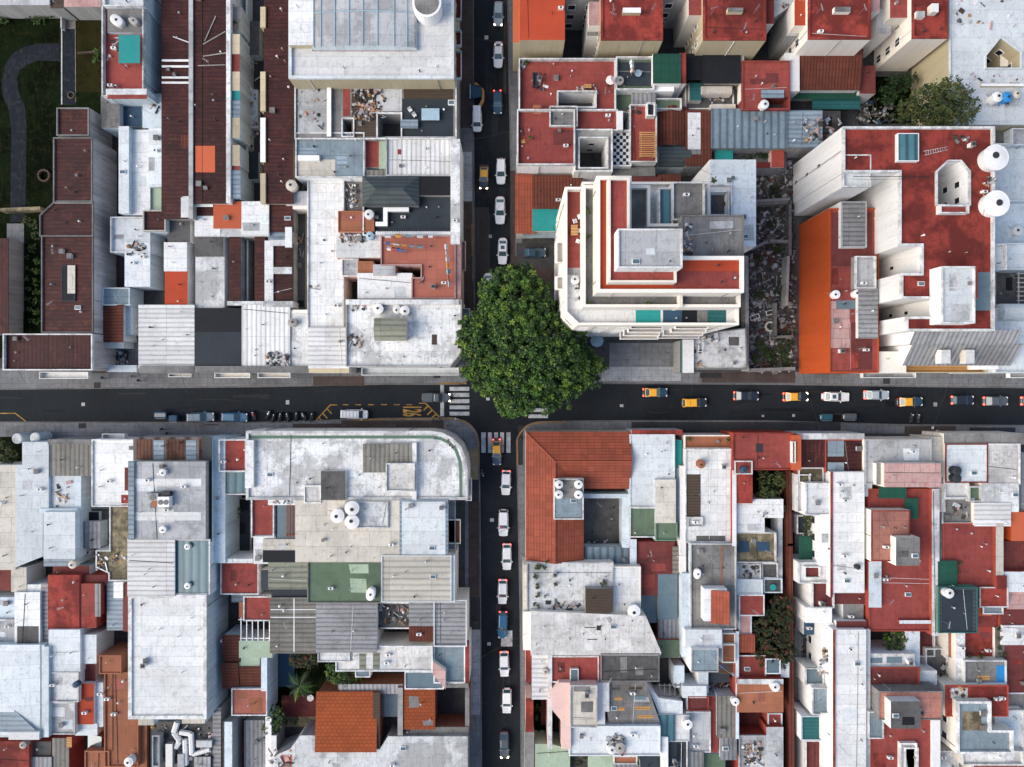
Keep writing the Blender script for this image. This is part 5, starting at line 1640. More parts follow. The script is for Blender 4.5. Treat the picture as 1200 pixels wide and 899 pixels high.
# painted kerbs at the crossroads
stripband('painted_kerb', [(415, 491.6), (450, 490.4), (530, 489.6)] + arc(532, 520, 29.6, -90, 0)[1:] + [(561.6, 545)], .24, .131, 'kerby', -1)
stripband('painted_kerb', [(605.6, 546), (605.4, 530)] + arc(632, 522, 27.4, 180, 270)[1:-1] + [(634, 494.2), (662, 493.8)], .24, .131, 'kerby', -1)
stripband('painted_kerb', [(515, 450.4), (547, 450.2)], .3, .131, 'kerby', 1)
stripband('painted_kerb', [(554.4, 262), (554.8, 300)], .3, .131, 'kerby', -1)
# interior yards
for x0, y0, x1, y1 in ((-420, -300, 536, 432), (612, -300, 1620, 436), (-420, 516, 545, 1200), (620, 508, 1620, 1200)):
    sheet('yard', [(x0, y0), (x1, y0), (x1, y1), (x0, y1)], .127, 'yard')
# repaired and different paving
def patch(name, x0, y0, x1, y1, z, mat): return sheet(name, [(x0, y0), (x1, y0), (x1, y1), (x0, y1)], z, mat)
for a in ((540, -60, 554.2, 150, 'pavb'), (541, 178, 553, 236, 'pavl'), (540.5, 236, 553.5, 330, 'pavb'), (541, 330, 555, 420, 'pavb'),
          (367, 441, 427, 452.2, 'pavb'), (343, 496.5, 400, 508, 'pavb'), (400, 492.8, 520, 507, 'pavb'), (548, 526, 560.5, 562, 'pavy'), (548, 562, 561, 588, 'pavd'),
          (549, 588, 562, 700, 'pavb'), (551, 700, 562.6, 738, 'pavd'), (551, 738, 562.8, 838, 'pavl'), (607, 498.6, 613, 545, 'pavd'), (715, 495.4, 732, 506, 'pave'),
          (740, 494.6, 985, 507, 'pavd'), (1060, 499.4, 1120, 508, 'pavb'), (1136, 501, 1190, 508, 'pavd'), (822, 436, 932, 448.6, 'pavb'), (820, 437, 846, 443, 'pavd'),
          (714, 402, 798, 446, 'pave'), (705, 430, 798, 446.5, 'pavl'), (598, 200, 604, 330, 'pavb'), (598.5, 300, 650, 330, 'pavb'), (605, 285, 652, 312, 'yard'),
          (932, 437, 976, 450, 'pave'), (1035, 443, 1043, 450, 'pavd'), (92, 496, 101, 502, 'pavd'), (110, 448, 118, 455, 'pavd'), (508, 439, 516, 443, 'pavd'), (464, 496, 475, 500, 'pavd'),
          (555, 728, 561, 737, 'yard'), (240, 497, 256, 498.5, 'pavb')):
    patch('pavement_patch', a[0], a[1], a[2], a[3], .129 + jit()*.03, a[4])
for a in ((556.5, 243, 574, 330, 'asph2'), (558, 243, 562, 440, 'asph2'), (590, -60, 593.5, 110, 'asph2'), (575, 330, 598, 360, 'asph2')):
    patch('road_patch', a[0], a[1], a[2], a[3], .004 + jit()*.02, a[4])
# markings
def mark(name, pts, mat='mark', z=.009): return sheet(name, pts, z, mat)
def rect(x0, y0, x1, y1): return [(x0, y0), (x1, y0), (x1, y1), (x0, y1)]
for y0, y1 in ((453.5, 458), (460.5, 465.2), (468, 472.6), (475.2, 479.6), (482.6, 487)): mark('crosswalk_stripe', rect(526.8, y0, 550, y1))
for x0, x1 in ((564, 569.2), (571.8, 576.4), (579, 583.6), (586, 590.6), (593.4, 598.2)): mark('crosswalk_stripe', rect(x0, 506.8, x1, 530.6))
for y0, y1 in ((453.5, 457.5), (460.5, 464.5), (468, 472), (478.6, 482.8), (485.8, 490)): mark('crosswalk_stripe', rect(619.2, y0, 642.2, y1))
for x0, x1 in ((560, 565), (568, 573), (576, 581), (584, 589), (592, 597)): mark('crosswalk_stripe', rect(x0, 420, x1, 440))
mark('stop_line', rect(516, 450.6, 520.3, 487.8))
for x in (401.5, 416, 431.5, 446.5, 461.5, 476): mark('dashed_line', rect(x, 473.9, x+7, 474.8), 'marky')
def band(pts, w):   # polyline band in pixels
    for (a, b) in zip(pts, pts[1:]):
        d = Vector((b[0]-a[0], b[1]-a[1])).normalized(); n = Vector((-d.y, d.x))*w/2
        mark('bay_marking', [(a[0]+n.x, a[1]+n.y), (b[0]+n.x, b[1]+n.y), (b[0]-n.x, b[1]-n.y), (a[0]-n.x, a[1]-n.y)], 'marky', .009 + jit()*.01)
band([(491, 472.6), (498.6, 472.6)], 1.3); band([(498.4, 472.4), (514.8, 488.6)], 1.5)
for t in (.2, .5, .8):
    x, y = 498.4+16.4*t, 472.4+16.2*t; L = 5 + 1.5*(.6-abs(t-.5)); band([(x, y), (x-L, y+L*(1. if t < .7 else .7))], 1.5)
band([(395, 474.6), (387, 474.6)], 1.2); band([(387.3, 474.4), (370.5, 492.4)], 1.4)
for t in (.25, .55, .82):
    x, y = 387.3-16.8*t, 474.4+18*t; band([(x, y), (x+5.5, y+6)], 1.4)
band([(-12, 484.6), (17.8, 484.4)], 1.2); band([(17.6, 484.2), (30.4, 494)], 1.2); band([(371, 493.6), (400, 493.2)], 1.2)
def road_text(txt, px, py, sx, sy, rz):
    cu = bpy.data.curves.new('lane_number', 'FONT'); cu.body = txt; cu.align_x = 'CENTER'; cu.align_y = 'CENTER'; cu.size = 1.0; cu.offset = .03
    t = bpy.data.objects.new('lane_number', cu); C.objects.link(t); bpy.context.view_layer.update()
    me = bpy.data.meshes.new_from_object(t.evaluated_get(bpy.context.evaluated_depsgraph_get()))
    C.objects.unlink(t); bpy.data.objects.remove(t)
    me.materials.clear(); me.materials.append(M('marky'))
    o = bpy.data.objects.new('lane_number', me); C.objects.link(o); x, y = W(px, py); o.location = (x, y, .0095); o.rotation_euler = (0, 0, rz); o.scale = (sx, sy, 1)
    o['kind'] = 'structure'
road_text('126', 482, 481.6, 1.35, 4.5, R(-90))
# worn pale scrapes, utility covers
for x, y, w, h in ((97.5, 474, 4, 4), (337, 471.5, 4, 5), (571.8, 467.4, 4, 3.6), (580, 456.5, 2, 2), (574.6, 277, 3.6, 3.6), (573, 754.5, 4, 3.6), (576.5, 609.5, 4.6, 4), (728.5, 475.5, 4, 3), (570, 44, 4.4, 4.4), (1096, 474, 4.4, 4.6), (930, 487, 3, 3), (894, 487.5, 3, 2.4)):
    cx, cy = W(x, y); r = w/S/2; mb = MB(); mb.box(cx-r, cy-h/S/2, .001, cx+r, cy+h/S/2, .012, 'wg'); o = mb.build('manhole_cover'); o['kind'] = 'structure'
# resurfaced strips, sunken trenches and worn patches in the carriageways
prn = random.Random(5)
for k in range(26):
    if k % 2: x = prn.choice((prn.uniform(-20, 480), prn.uniform(720, 1210))); y = prn.uniform(456, 486); w2, h2 = prn.uniform(6, 60), prn.uniform(2, 7)
    else: x = prn.uniform(560, 590) if k % 4 else prn.uniform(568, 596); y = prn.choice((prn.uniform(-10, 300), prn.uniform(540, 880))); w2, h2 = prn.uniform(2, 7), prn.uniform(6, 60)
    j = lambda: prn.uniform(-.6, .6)
    sheet('road_patch', [(x+j(), y+j()), (x+w2+j(), y+j()), (x+w2+j(), y+h2+j()), (x+j(), y+h2+j())], .0035 + k*.00008, prn.choice(('asph3', 'asph4', 'asph3')))
for k in range(30):   # sealed cracks
    hz = k % 2; x = prn.choice((prn.uniform(-20, 470), prn.uniform(720, 1190))) if hz else prn.uniform(562, 596); y = prn.uniform(456, 490) if hz else prn.choice((prn.uniform(-10, 300), prn.uniform(540, 880)))
    pts = [(x, y)]
    for q in range(prn.randint(4, 9)): pts.append((pts[-1][0] + (prn.uniform(3, 9) if hz else prn.uniform(-1.2, 1.2)), pts[-1][1] + (prn.uniform(-1.2, 1.2) if hz else prn.uniform(3, 9))))
    pts = [q for q in pts if (hz and 455 < q[1] < 491) or (not hz and 558 < q[0] < 603)]
    if len(pts) > 2: stripband('road_crack', pts, prn.uniform(.07, .16), .0062 + k*.00003, prn.choice(('asph3', 'cable', 'asph4')), 1)
# garden at the upper left
sheet('lawn', rect(-60, 6, 118, 250), .16, 'grass'); sheet('lawn', rect(90, 8, 118, 108), .17, 'grassd'); sheet('lawn', rect(-60, 250, 48, 420), .15, 'grass')
gp = [(70, 51), (45, 51), (28, 55), (14, 63), (6, 76), (2, 96), (3, 112), (10, 128), (13, 150), (12, 260), (30, 260), (31, 150), (29, 125), (22, 108), (20, 92), (23, 82), (32, 76), (45, 71), (70, 72)]
sheet('path', gp, .18, 'path'); sheet('path', rect(74, 33, 89, 123), .182, 'path'); sheet('path', rect(74, 4, 88, 34), .183, 'gravel')
sheet('path', rect(8, 262, 28, 366), .172, 'pave')
stripband('path_edging', [(72.4, 8), (72.4, 123)], .22, .2, 'wg', 1); stripband('path_edging', [(88.4, 8), (89, 120)], .14, .2, 'gravel', 1)
sheet('alley', rect(109, 112, 140, 437), .14, 'pavb'); sheet('alley', rect(115, 112, 131, 425), .15, 'pave')
sheet('yard', rect(124, 400, 166, 436), .15, 'pave'); sheet('path', rect(931, 560, 941, 960), .15, 'pave')
sheet('garden_soil', rect(316, 760, 400, 850), .14, 'grass'); sheet('garden_soil', rect(880, 545, 935, 790), .14, 'grass')
sheet('yard', rect(330, 815, 372, 842), .16, 'rt2'); sheet('yard', rect(330, 840, 372, 852), .17, 'yl'); sheet('yard', rect(312, 765, 345, 805), .16, 'bd')
sheet('garden_soil', rect(0, 512, 26, 548), .15, 'grass'); sheet('garden_soil', rect(625, 818, 650, 872), .14, 'grass'); sheet('yard', rect(634, 820, 642, 850), .15, 'rt2')
sheet('lawn', rect(1018, 90, 1110, 145), .14, 'grass')
# ------------------------------------------------------------------ walls, fences
def wall(name, pts, hgt, t, mat, label, cat='wall', base=.12):
    mb = MB(); wp = [Vector(W(x, y, hgt)) for x, y in pts]
    for i, (a, b) in enumerate(zip(wp, wp[1:])):
        d = (b-a).normalized(); n = Vector((-d.y, d.x))*t/2; e = .0 if i == 0 else -t/2
        a2 = a - d*e*(-1)
        mb.prism([tuple(a2+n), tuple(b+n), tuple(b-n), tuple(a2-n)], base, hgt, mat, mat)
    x, y = wp[0]; o = mb.build(name, loc=(x, y, base)); tag(o, label, cat); return o
wall('garden_wall', [(0, 246), (47, 244)], 1.9, .6, 'yl', 'mossy yellow garden wall across the bottom of the lawn')
wall('garden_wall', [(71.6, -10), (71.6, 33)], 1.2, .25, 'wg', 'low pale wall along the gravel end of the lawn path')
wall('garden_wall', [(9, 392), (9, 432)], 2.2, .4, 'gc', 'short grey wall at the lower left corner of the dark red shed')
wall('garden_wall', [(90, 62), (117, 60)], .7, .25, 'bn', 'low dark edging wall across the dry yellow lawn')
wall('alley_wall', [(924, 552), (926, 640), (927, 760), (929, 960)], 4.0, .9, 'clx', 'long brown-capped alley wall running down between the lower right houses')
wall('ruin_wall', [(846, 252), (884, 236), (926, 233)], 2.4, .5, 'gc', 'broken grey wall across the top of the ruined lot')
wall('ruin_wall', [(885, 238), (926, 237), (926, 300)], 2.0, .5, 'gc', 'broken grey wall beside the white tower wall in the ruined lot')
wall('ruin_wall', [(880, 292), (902, 282), (926, 283)], 1.8, .5, 'gc', 'low crumbling cross wall in the upper part of the ruined lot')
wall('ruin_wall', [(924, 300), (922, 358)], 2.6, .5, 'wq', 'grey wall stub along the orange wall in the ruined lot')
wall('ruin_wall', [(875, 300), (876, 435)], 2.6, .6, 'wq', 'long broken wall between the ruined lot and the stained grey roof')
wall('ruin_wall', [(909, 355), (909, 395), (930, 394)], 2.0, .4, 'gc', 'corner of broken wall beside the white ring in the ruined lot')
wall('ruin_wall', [(878, 434), (932, 432)], 2.2, .6, 'gc', 'crumbling street wall closing off the ruined lot')
# rubble in the vacant lot
def rubble(name, pts, z, n, label, mats):
    o = debris_mesh(name, [W(x, y) for x, y in pts], z, n, None, mats, .25, 1.0); o['kind'] = 'stuff'; o['label'] = label; return o
sheet('yard', [(842, 192), (928, 190), (932, 436), (874, 436), (872, 280)], .133, 'dc')
rubble('rubble', [(842, 192), (928, 190), (932, 436), (874, 436), (872, 280)], .12, 1900, 'rubble, planks and sheet scraps covering the ruined lot', ('gc', 'bn', 'dc', 'wq', 'gpl', 'bn', 'sl', 'dc', 'gc', 'wq', 'clx', 'wg', 'kpl', 'bark', 'dc', 'bn'))
rubble('rubble', [(1000, 118), (1046, 118), (1046, 146), (1000, 146)], .12, 90, 'junk strewn over the dark yard beside the olive tree', ('gc', 'bn', 'dc', 'kpl', 'bd', 'wg'))
rubble('rubble', [(124, 400), (150, 400), (150, 432), (124, 432)], .16, 90, 'junk heaped in the grey yard of the small clay-tiled cottage', ('wl', 'bd', 'kpl', 'wg', 'gc'))
rubble('rubble', [(940, 728), (966, 728), (966, 800), (940, 800)], .12, 120, 'junk scattered in the shaded yards behind the brown alley wall', ('wq', 'bn', 'dc', 'kpl', 'bd', 'wg'))
rubble('rubble', [(1078, 760), (1122, 760), (1122, 800), (1090, 800)], 3.45, 30, 'odds and ends in the grey court beside the blue-tarped terrace', ('gc', 'dc', 'bn', 'wq'))
# ------------------------------------------------------------------ vehicles
def paint(code, c, rough=.28, metal=.0):
    m = mk(code, c, dirt=.12, dark=.8, rough=rough, spec=.5, bump=0, var=0, metal=metal, fine=.05)
    m.node_tree.nodes['Principled BSDF'].inputs['Coat Weight'].default_value = .5
for code, c in (('car_white', (.70, .71, .71)), ('car_silver', (.36, .41, .44)), ('car_black', (.012, .017, .024)), ('car_navy', (.015, .045, .075)),
                ('car_blue', (.012, .10, .19)), ('car_steel', (.075, .125, .165)), ('car_yellow', (.78, .37, .015)), ('car_grey', (.075, .085, .09)), ('car_teal', (.02, .085, .11)), ('car_red', (.4, .03, .02))):
    paint(code, c)
mk('glass', (.045, .085, .10), dirt=0, rough=.08, spec=.8, var=0); mk('tyre', (.016, .016, .017), dirt=0, rough=.9, var=0); mk('rim', (.4, .4, .42), dirt=0, rough=.35, metal=.8, var=0)
mk('lamp', (.8, .8, .78), dirt=0, rough=.2, var=0); mk('lampon', (1, .9, .75), dirt=0, rough=.2, var=0, emit=(1, .80, .55, 6.))
mk('tail', (.35, .02, .015), dirt=0, rough=.3, var=0); mk('tailon', (.8, .05, .03), dirt=0, rough=.3, var=0, emit=(1, .06, .04, 5.))
mk('plastic', (.03, .03, .032), dirt=0, rough=.6, var=0)
def outline(L, Wd, n=28, e=4.2, nose=.0):
    out = []
    for i in range(n):
        a = 2*math.pi*(i+.5)/n; c, s = math.cos(a), math.sin(a)
        x = math.copysign(abs(c)**(2/e), c)*L/2; y = math.copysign(abs(s)**(2/e), s)*Wd/2
        y *= 1 - nose*max(0, x/(L/2))**3*.6 - nose*.5*max(0, -x/(L/2))**3
        out.append((x, y))
    return out
def loft(mb, rings, mat, cap=True):
    for a, b in zip(rings, rings[1:]):
        n = len(a)
        for i in range(n): j = (i+1) % n; mb.face([a[i], a[j], b[j], b[i]], mat)
    if cap: mb.face(rings[-1], mat)
def make_car(label, cat, body, roof=None, style='sedan', L=4.35, Wd=1.74, lights=False, brake=False, sunroof=False, group=None, rack=False):
    t = thing({'pickup': 'pickup_truck', 'van': 'van'}.get(style, 'taxi' if cat == 'taxi' else 'car'), (0, 0, 0), label, cat, group)
    roof = roof or body; mb = MB()
    hz = .90 if style != 'van' else 1.0
    def top(x):   # belt line height along the car
        u = x/(L/2); return hz - .17*max(0, u-.35)**1.3 - (.07 if style == 'sedan' else .02)*max(0, -u-.5)
    base = outline(L, Wd, 32, 5, .22)
    def ring(k, z): return [(x*k, y*k, z) for x, y in base]
    rings = [ring(.97, .22), ring(1.0, .42), ring(1.0, .62), [(x*.985, y*.97, top(x)-.06) for x, y in base], [(x*.95, y*.90, top(x)) for x, y in base]]
    loft(mb, rings, body, cap=False)
    # bonnet and boot deck as a crowned grid so the body stays smooth
    tr = rings[-1]; mid = [(x*.55, y*.55, z+.02) for x, y, z in tr]
    for i in range(len(tr)): j = (i+1) % len(tr); mb.face([tr[i], tr[j], mid[j], mid[i]], body)
    mb.face(mid, body)
    mb.build('body', t, smooth=False)
    # cabin
    h1 = {'sedan': 1.43, 'hatch': 1.50, 'van': 1.78, 'pickup': 1.62, 'wagon': 1.55}[style]
    xf0, xf1, xr1, xr0 = {'sedan': (.20, .03, -.24, -.40), 'hatch': (.22, .05, -.36, -.46), 'van': (.32, .20, -.46, -.485), 'pickup': (.22, .10, -.06, -.10), 'wagon': (.22, .06, -.40, -.475)}[style]
    xf0, xf1, xr1, xr0 = (v*L for v in (xf0, xf1, xr1, xr0)); wb, wt = Wd*.455, Wd*.385; zb = hz-.03
    B = [(xr0, -wb, zb), (xf0, -wb*.97, zb-.02), (xf0, wb*.97, zb-.02), (xr0, wb, zb)]; T = [(xr1, -wt, h1-.04), (xf1, -wt, h1-.03), (xf1, wt, h1-.03), (xr1, wt, h1-.04)]
    Ti = [(xr1+.12, -wt*.8, h1), (xf1-.1, -wt*.8, h1), (xf1-.1, wt*.8, h1), (xr1+.12, wt*.8, h1)]
    cb = MB(); loft(cb, [B, T, Ti], roof); cb.build('cabin', t)
    def pane(name, i, j, k0=.10, k1=.90, lo=.10, hi=.90):
        a, b, c, d = Vector(B[i]), Vector(B[j]), Vector(T[j]), Vector(T[i])
        n = (b-a).cross(d-a).normalized()*.012
        q = lambda u, v: tuple((a*(1-u)+b*u)*(1-v) + (d*(1-u)+c*u)*v + n)
        g = MB(); g.face([q(k0, lo), q(k1, lo), q(k1, hi), q(k0, hi)], 'glass'); g.build(name, t)
    pane('windscreen', 1, 2, .05, .95, .06, .96); pane('rear_window', 3, 0, .08, .92, .14, .94)
    for i, j in ((0, 1), (2, 3)):
        if style == 'pickup': pane('side_window', i, j, .08, .88)
        else:
            a, b = ((.06, .48), (.53, .93)) if (i, j) == (0, 1) else ((.07, .47), (.52, .94))
            if style != 'van' or True:
                pane('side_window', i, j, a[0], a[1], .22, .92); pane('side_window', i, j, b[0], b[1], .22, .92)
    if style == 'pickup':
        bd = MB(); z = hz + .02; x0, x1 = -L*.47, -L*.115; w = Wd*.44
        bd.box(x0, -w, z-.1, x1, w, z, 'car_grey'); bd.box(x0, -w, z, x1, -w+.07, z+.3, body); bd.box(x0, w-.07, z, x1, w, z+.3, body); bd.box(x0, -w+.071, z, x0+.07, w-.071, z+.3, body)
        bd.build('cargo_bed', t); cv = MB(); cv.box(x0+.09, -w+.09, z+.18, x1-.02, w-.09, z+.27, 'car_grey'); cv.build('bed_cover', t)
    if sunroof:
        g = MB(); g.box(xf1-1.0, -.36, h1-.01, xf1-.35, .36, h1+.012, 'glass'); g.build('sunroof', t)
    if rack:
        rk = MB()
        for y in (-wt*.8, wt*.8): rk.box(xr1+.2, y-.03, h1+.08, xf1-.2, y+.03, h1+.13, 'met')
        for k in range(5): x = xr1+.35+k*(xf1-xr1-.7)/4; rk.box(x-.03, -wt*.8, h1+.04, x+.03, wt*.8, h1+.079, 'met')
        rk.build('roof_rack', t)
    for s in (-1, 1):
        g = MB(); g.prism([(L*.455, s*Wd*.26), (L*.482, s*Wd*.24), (L*.472, s*Wd*.40), (L*.43, s*Wd*.44)], .55, top(L*.47)+.012, 'lampon' if lights else 'lamp', 'lampon' if lights else 'lamp', True); g.build('headlight', t)
        g = MB(); g.prism([(-L*.488, s*Wd*.26), (-L*.455, s*Wd*.28), (-L*.45, s*Wd*.435), (-L*.482, s*Wd*.40)], .55, top(-L*.47)+.012, 'tailon' if brake else 'tail', 'tailon' if brake else 'tail', True); g.build('taillight', t)
        g = MB(); g.box(xf0-.28, s*(Wd*.5), hz-.02, xf0-.12, s*(Wd*.5+.2), hz+.13, body, True); g.build('mirror', t)
        for x in (L*.31, -L*.30):
            wmb = MB(); n = 14; y0, y1 = s*(Wd*.5-.20), s*(Wd*.5+.005)
            rg = lambda y, r: [(x + r*math.cos(2*math.pi*i/n), y, .31 + r*math.sin(2*math.pi*i/n)) for i in range(n)]
            loft(wmb, [rg(y0, .31), rg(y1, .31)], 'tyre'); w = wmb.build('wheel', t)
            r2 = MB(); y2 = s*(Wd*.5+.015); loft(r2, [rg(y1, .2), rg(y2, .19)], 'rim'); r2.build('rim', w)
    bm = MB(); bm.box(L*.47, -Wd*.34, .3, L*.508, Wd*.34, .5, 'plastic', True); bm.build('bumper', t)
    bm = MB(); bm.box(-L*.508, -Wd*.34, .3, -L*.47, Wd*.34, .52, 'plastic', True); bm.build('bumper', t)
    return t
def park(t, px, py, ang, z=.0):
    # seen roof sits about a metre above the road
    x, y = W(px, py, 1.0); t.location = (x, y, z); t.rotation_euler = (0, 0, R(ang + random.uniform(-1.8, 1.8)))
DN, RT = -90, 0
Q1, Q2, Q3, Q4 = 'cars queuing down the upper vertical street', 'cars and taxis driving along the horizontal street', 'cars in the lower vertical street', 'vehicles parked along the horizontal street'
for a in (
    (584, 15, DN, 'silver car with lit headlights at the very top of the vertical street', 'car', dict(body='car_silver', style='hatch', L=4.4, lights=True, group=Q1)),
    (584, 63, DN, 'white saloon car in the top queue, second from the top of the photo', 'car', dict(body='car_white', L=4.7, group=Q1)),
    (583, 119, DN, 'dark blue car with glowing red tail beside the white van', 'car', dict(body='car_navy', style='hatch', L=4.3, brake=True, group=Q1)),
    (559, 139, DN, 'white van parked below the blue skip on the upper street', 'van', dict(body='car_white', style='van', L=4.5, group=Q1)),
    (567, 207, DN, 'black and yellow taxi with lit headlights heading down the upper street', 'taxi', dict(body='car_black', roof='car_yellow', L=4.4, lights=True, group=Q1)),
    (587, 200, DN, 'silver-white car with roof lines beside the taxi on the upper street', 'car', dict(body='car_white', style='wagon', L=4.7, group=Q1)),
    (586, 246, DN, 'large white saloon below the taxi on the upper street', 'car', dict(body='car_white', L=5.0, Wd=1.85, group=Q1)),
    (589, 294, DN, 'white saloon with a sunroof just above the great tree', 'car', dict(body='car_white', L=4.8, sunroof=True, group=Q1)),
    (572, 334, DN, 'white car half hidden under the edge of the great tree', 'car', dict(body='car_white', L=4.4, lights=True, group=Q1)),
    (626, 296, RT, 'dark car in the driveway under the teal canopied house', 'car', dict(body='car_navy', L=4.3)),
    (768, 460, RT, 'black and yellow taxi nearest to the great tree on the horizontal street', 'taxi', dict(body='car_navy', roof='car_yellow', L=4.5, brake=True, group=Q2)),
    (814, 472, RT, 'taxi van with a long yellow roof driving in the lower lane', 'taxi', dict(body='car_black', roof='car_yellow', style='wagon', L=4.5, group=Q2)),
    (875, 464, RT, 'dark navy car with lit tail lights between two taxis', 'car', dict(body='car_black', L=4.6, brake=True, group=Q2)),
    (933, 465, RT, 'black and yellow taxi directly behind the white saloon with a sunroof', 'taxi', dict(body='car_black', roof='car_yellow', L=4.6, lights=True, brake=True, group=Q2)),
    (980, 465, RT, 'white saloon with a sunroof on the horizontal street near the orange block', 'car', dict(body='car_white', L=5.0, sunroof=True, group=Q2)),
    (1028, 463, RT, 'grey-blue silver saloon below the orange and white tower', 'car', dict(body='car_silver', L=4.6, brake=True, group=Q2)),
    (1067, 471, RT, 'black and yellow taxi above the two parked motorcycles', 'taxi', dict(body='car_navy', roof='car_yellow', L=4.7, group=Q2)),
    (1129, 469, RT, 'dark car with one bright tail lamp following the last taxi', 'car', dict(body='car_black', style='hatch', L=4.1, brake=True, group=Q2)),
    (1168, 470, RT, 'dark steel car with glowing brake lights near the right edge', 'car', dict(body='car_grey', L=4.5, brake=True, group=Q2)),
    (1212, 470, RT, 'car cut off by the right edge showing only its tail', 'car', dict(body='car_grey', L=4.5, brake=True, group=Q2)),
    (234, 489, RT, 'steel blue parked car next to the waste containers', 'car', dict(body='car_steel', style='wagon', L=5.1, group=Q4)),
    (274, 489, RT, 'bright blue parked car next to the red motorcycle', 'car', dict(body='car_blue', style='wagon', L=4.8, group=Q4)),
    (415, 485.5, RT, 'white van with a roof rack parked before the bus bay number', 'van', dict(body='car_white', style='van', L=4.9, rack=True, group=Q4)),
    (511, 466, RT, 'grey pickup with lit headlights stopped on the crosswalk', 'pickup', dict(body='car_grey', style='pickup', L=5.2, lights=True, group=Q2)),
    (582, 530, DN, 'yellow-roofed taxi driving off the lower crosswalk', 'taxi', dict(body='car_navy', roof='car_yellow', L=4.8, brake=True, group=Q3)),
    (593, 566, DN, 'white car with red tail lights just below the crosswalk taxi', 'car', dict(body='car_white', style='hatch', L=4.5, brake=True, group=Q3)),
    (590, 613, DN, 'large silver-white car beside the rounded corner building', 'car', dict(body='car_white', style='wagon', L=4.9, Wd=1.84, group=Q3)),
    (594, 653, DN, 'white hatchback with lit tail lamps beside the orange hip roof', 'car', dict(body='car_white', style='hatch', L=4.8, brake=True, group=Q3)),
    (589, 694, DN, 'small white car right above the blue car', 'car', dict(body='car_white', style='hatch', L=4.5, brake=True, group=Q3)),
    (589, 733, DN, 'blue car passing over the white road square', 'car', dict(body='car_blue', style='wagon', L=4.9, brake=True, group=Q3)),
    (591, 779, DN, 'white car with amber tail just below the white road square', 'car', dict(body='car_white', style='hatch', L=4.6, brake=True, group=Q3)),
    (594, 822, DN, 'white car between the white car and the dark grey car at the bottom', 'car', dict(body='car_white', style='hatch', L=4.6, group=Q3)),
    (591, 874, DN, 'dark grey car lowest in the vertical street', 'car', dict(body='car_grey', L=4.9, lights=True, group=Q3))):
    kw = dict(a[5]); park(make_car(a[3], a[4], **kw), a[0], a[1], a[2])
mark('road_marking', rect(587.2, 739, 600.4, 757.6))
# motorcycles
def make_bike(label, group, col):
    t = thing('motorcycle', (0, 0, 0), label, 'motorcycle', group)
    def disc(x):
        m = MB(); n = 14; rg = lambda y, r: [(x+r*math.cos(2*math.pi*i/n), y, .31+r*math.sin(2*math.pi*i/n)) for i in range(n)]
        loft(m, [rg(-.06, .25), rg(-.06, .31), rg(.06, .31), rg(.06, .25)], 'tyre', cap=False); w = m.build('wheel', t)
        m = MB(); loft(m, [rg(-.03, .25), rg(.03, .25)], 'rim'); m.build('rim', w)
    disc(.68); disc(-.62)
    m = MB(); loft(m, [[(x*.6+.22, y*.3, z) for x, y in outline(1, 1, 12, 3)] for z in (.55, .62)] + [[(x*.55+.22, y*.36, .8) for x, y in outline(1, 1, 12, 3)], [(x*.35+.22, y*.2, .9) for x, y in outline(1, 1, 12, 3)]], col); m.build('fuel_tank', t)
    m = MB(); loft(m, [[(x*.8-.38, y*.26, z) for x, y in outline(1, 1, 12, 3)] for z in (.68, .74)] + [[(x*.74-.38, y*.22, .80) for x, y in outline(1, 1, 12, 3)]], 'plastic'); m.build('seat', t)
    m = MB(); m.box(-.3, -.16, .25, .3, .16, .55, 'steel', True); m.tube((.68, -.1, .31), (.42, -.1, .95), .025, 'met'); m.tube((.68, .1, .31), (.42, .1, .95), .025, 'met'); m.tube((-.62, .12, .3), (-.2, .1, .6), .03, 'steel'); m.tube((-.6, -.14, .32), (.1, -.16, .3), .045, 'met'); m.build('frame', t)
    m = MB(); m.tube((.42, -.36, 1.0), (.42, .36, 1.0), .022, 'plastic'); m.tube((.42, -.36, 1.0), (.36, -.42, 1.0), .03, 'plastic'); m.tube((.42, .36, 1.0), (.36, .42, 1.0), .03, 'plastic'); m.build('handlebar', t)
    m = MB(); m.cyl(.58, 0, .78, .96, .09, 'lamp', n=10, bottom=True); m.build('headlight', t)
    return t
MG = 'motorcycles parked at the kerb'
for x, y, a, l, c in ((296, 487.5, 100, 'red motorcycle beside the bright blue parked car', 'car_red'), (313, 486, 62, 'motorcycle with a white fairing, first of the row after the red one', 'car_white'), (319, 490, 70, 'black motorcycle leaning close to the white-faired one', 'car_black'),
                      (327, 489, 75, 'dark brown-seated motorcycle third in the parked row', 'car_grey'), (336, 489, 95, 'grey motorcycle in the middle of the parked row', 'car_steel'), (346, 488.5, 80, 'dark blue motorcycle fifth in the parked row', 'car_navy'),
                      (355, 488.5, 110, 'silver-wheeled motorcycle sixth in the parked row', 'car_silver'), (364, 489, 75, 'black motorcycle last in the row before the yellow hatching', 'car_black'),
                      (1070, 490, 82, 'black motorcycle parked below the taxi, nearer the waste bins', 'car_black'), (1078, 490, 95, 'black motorcycle parked below the taxi, nearer the right edge', 'car_grey')):
    park(make_bike(l, MG, c), x, y, a)
b = make_bike('motorcycle ridden along the kerb under the corner building', None, 'car_navy'); park(b, 565.5, 554, -80)
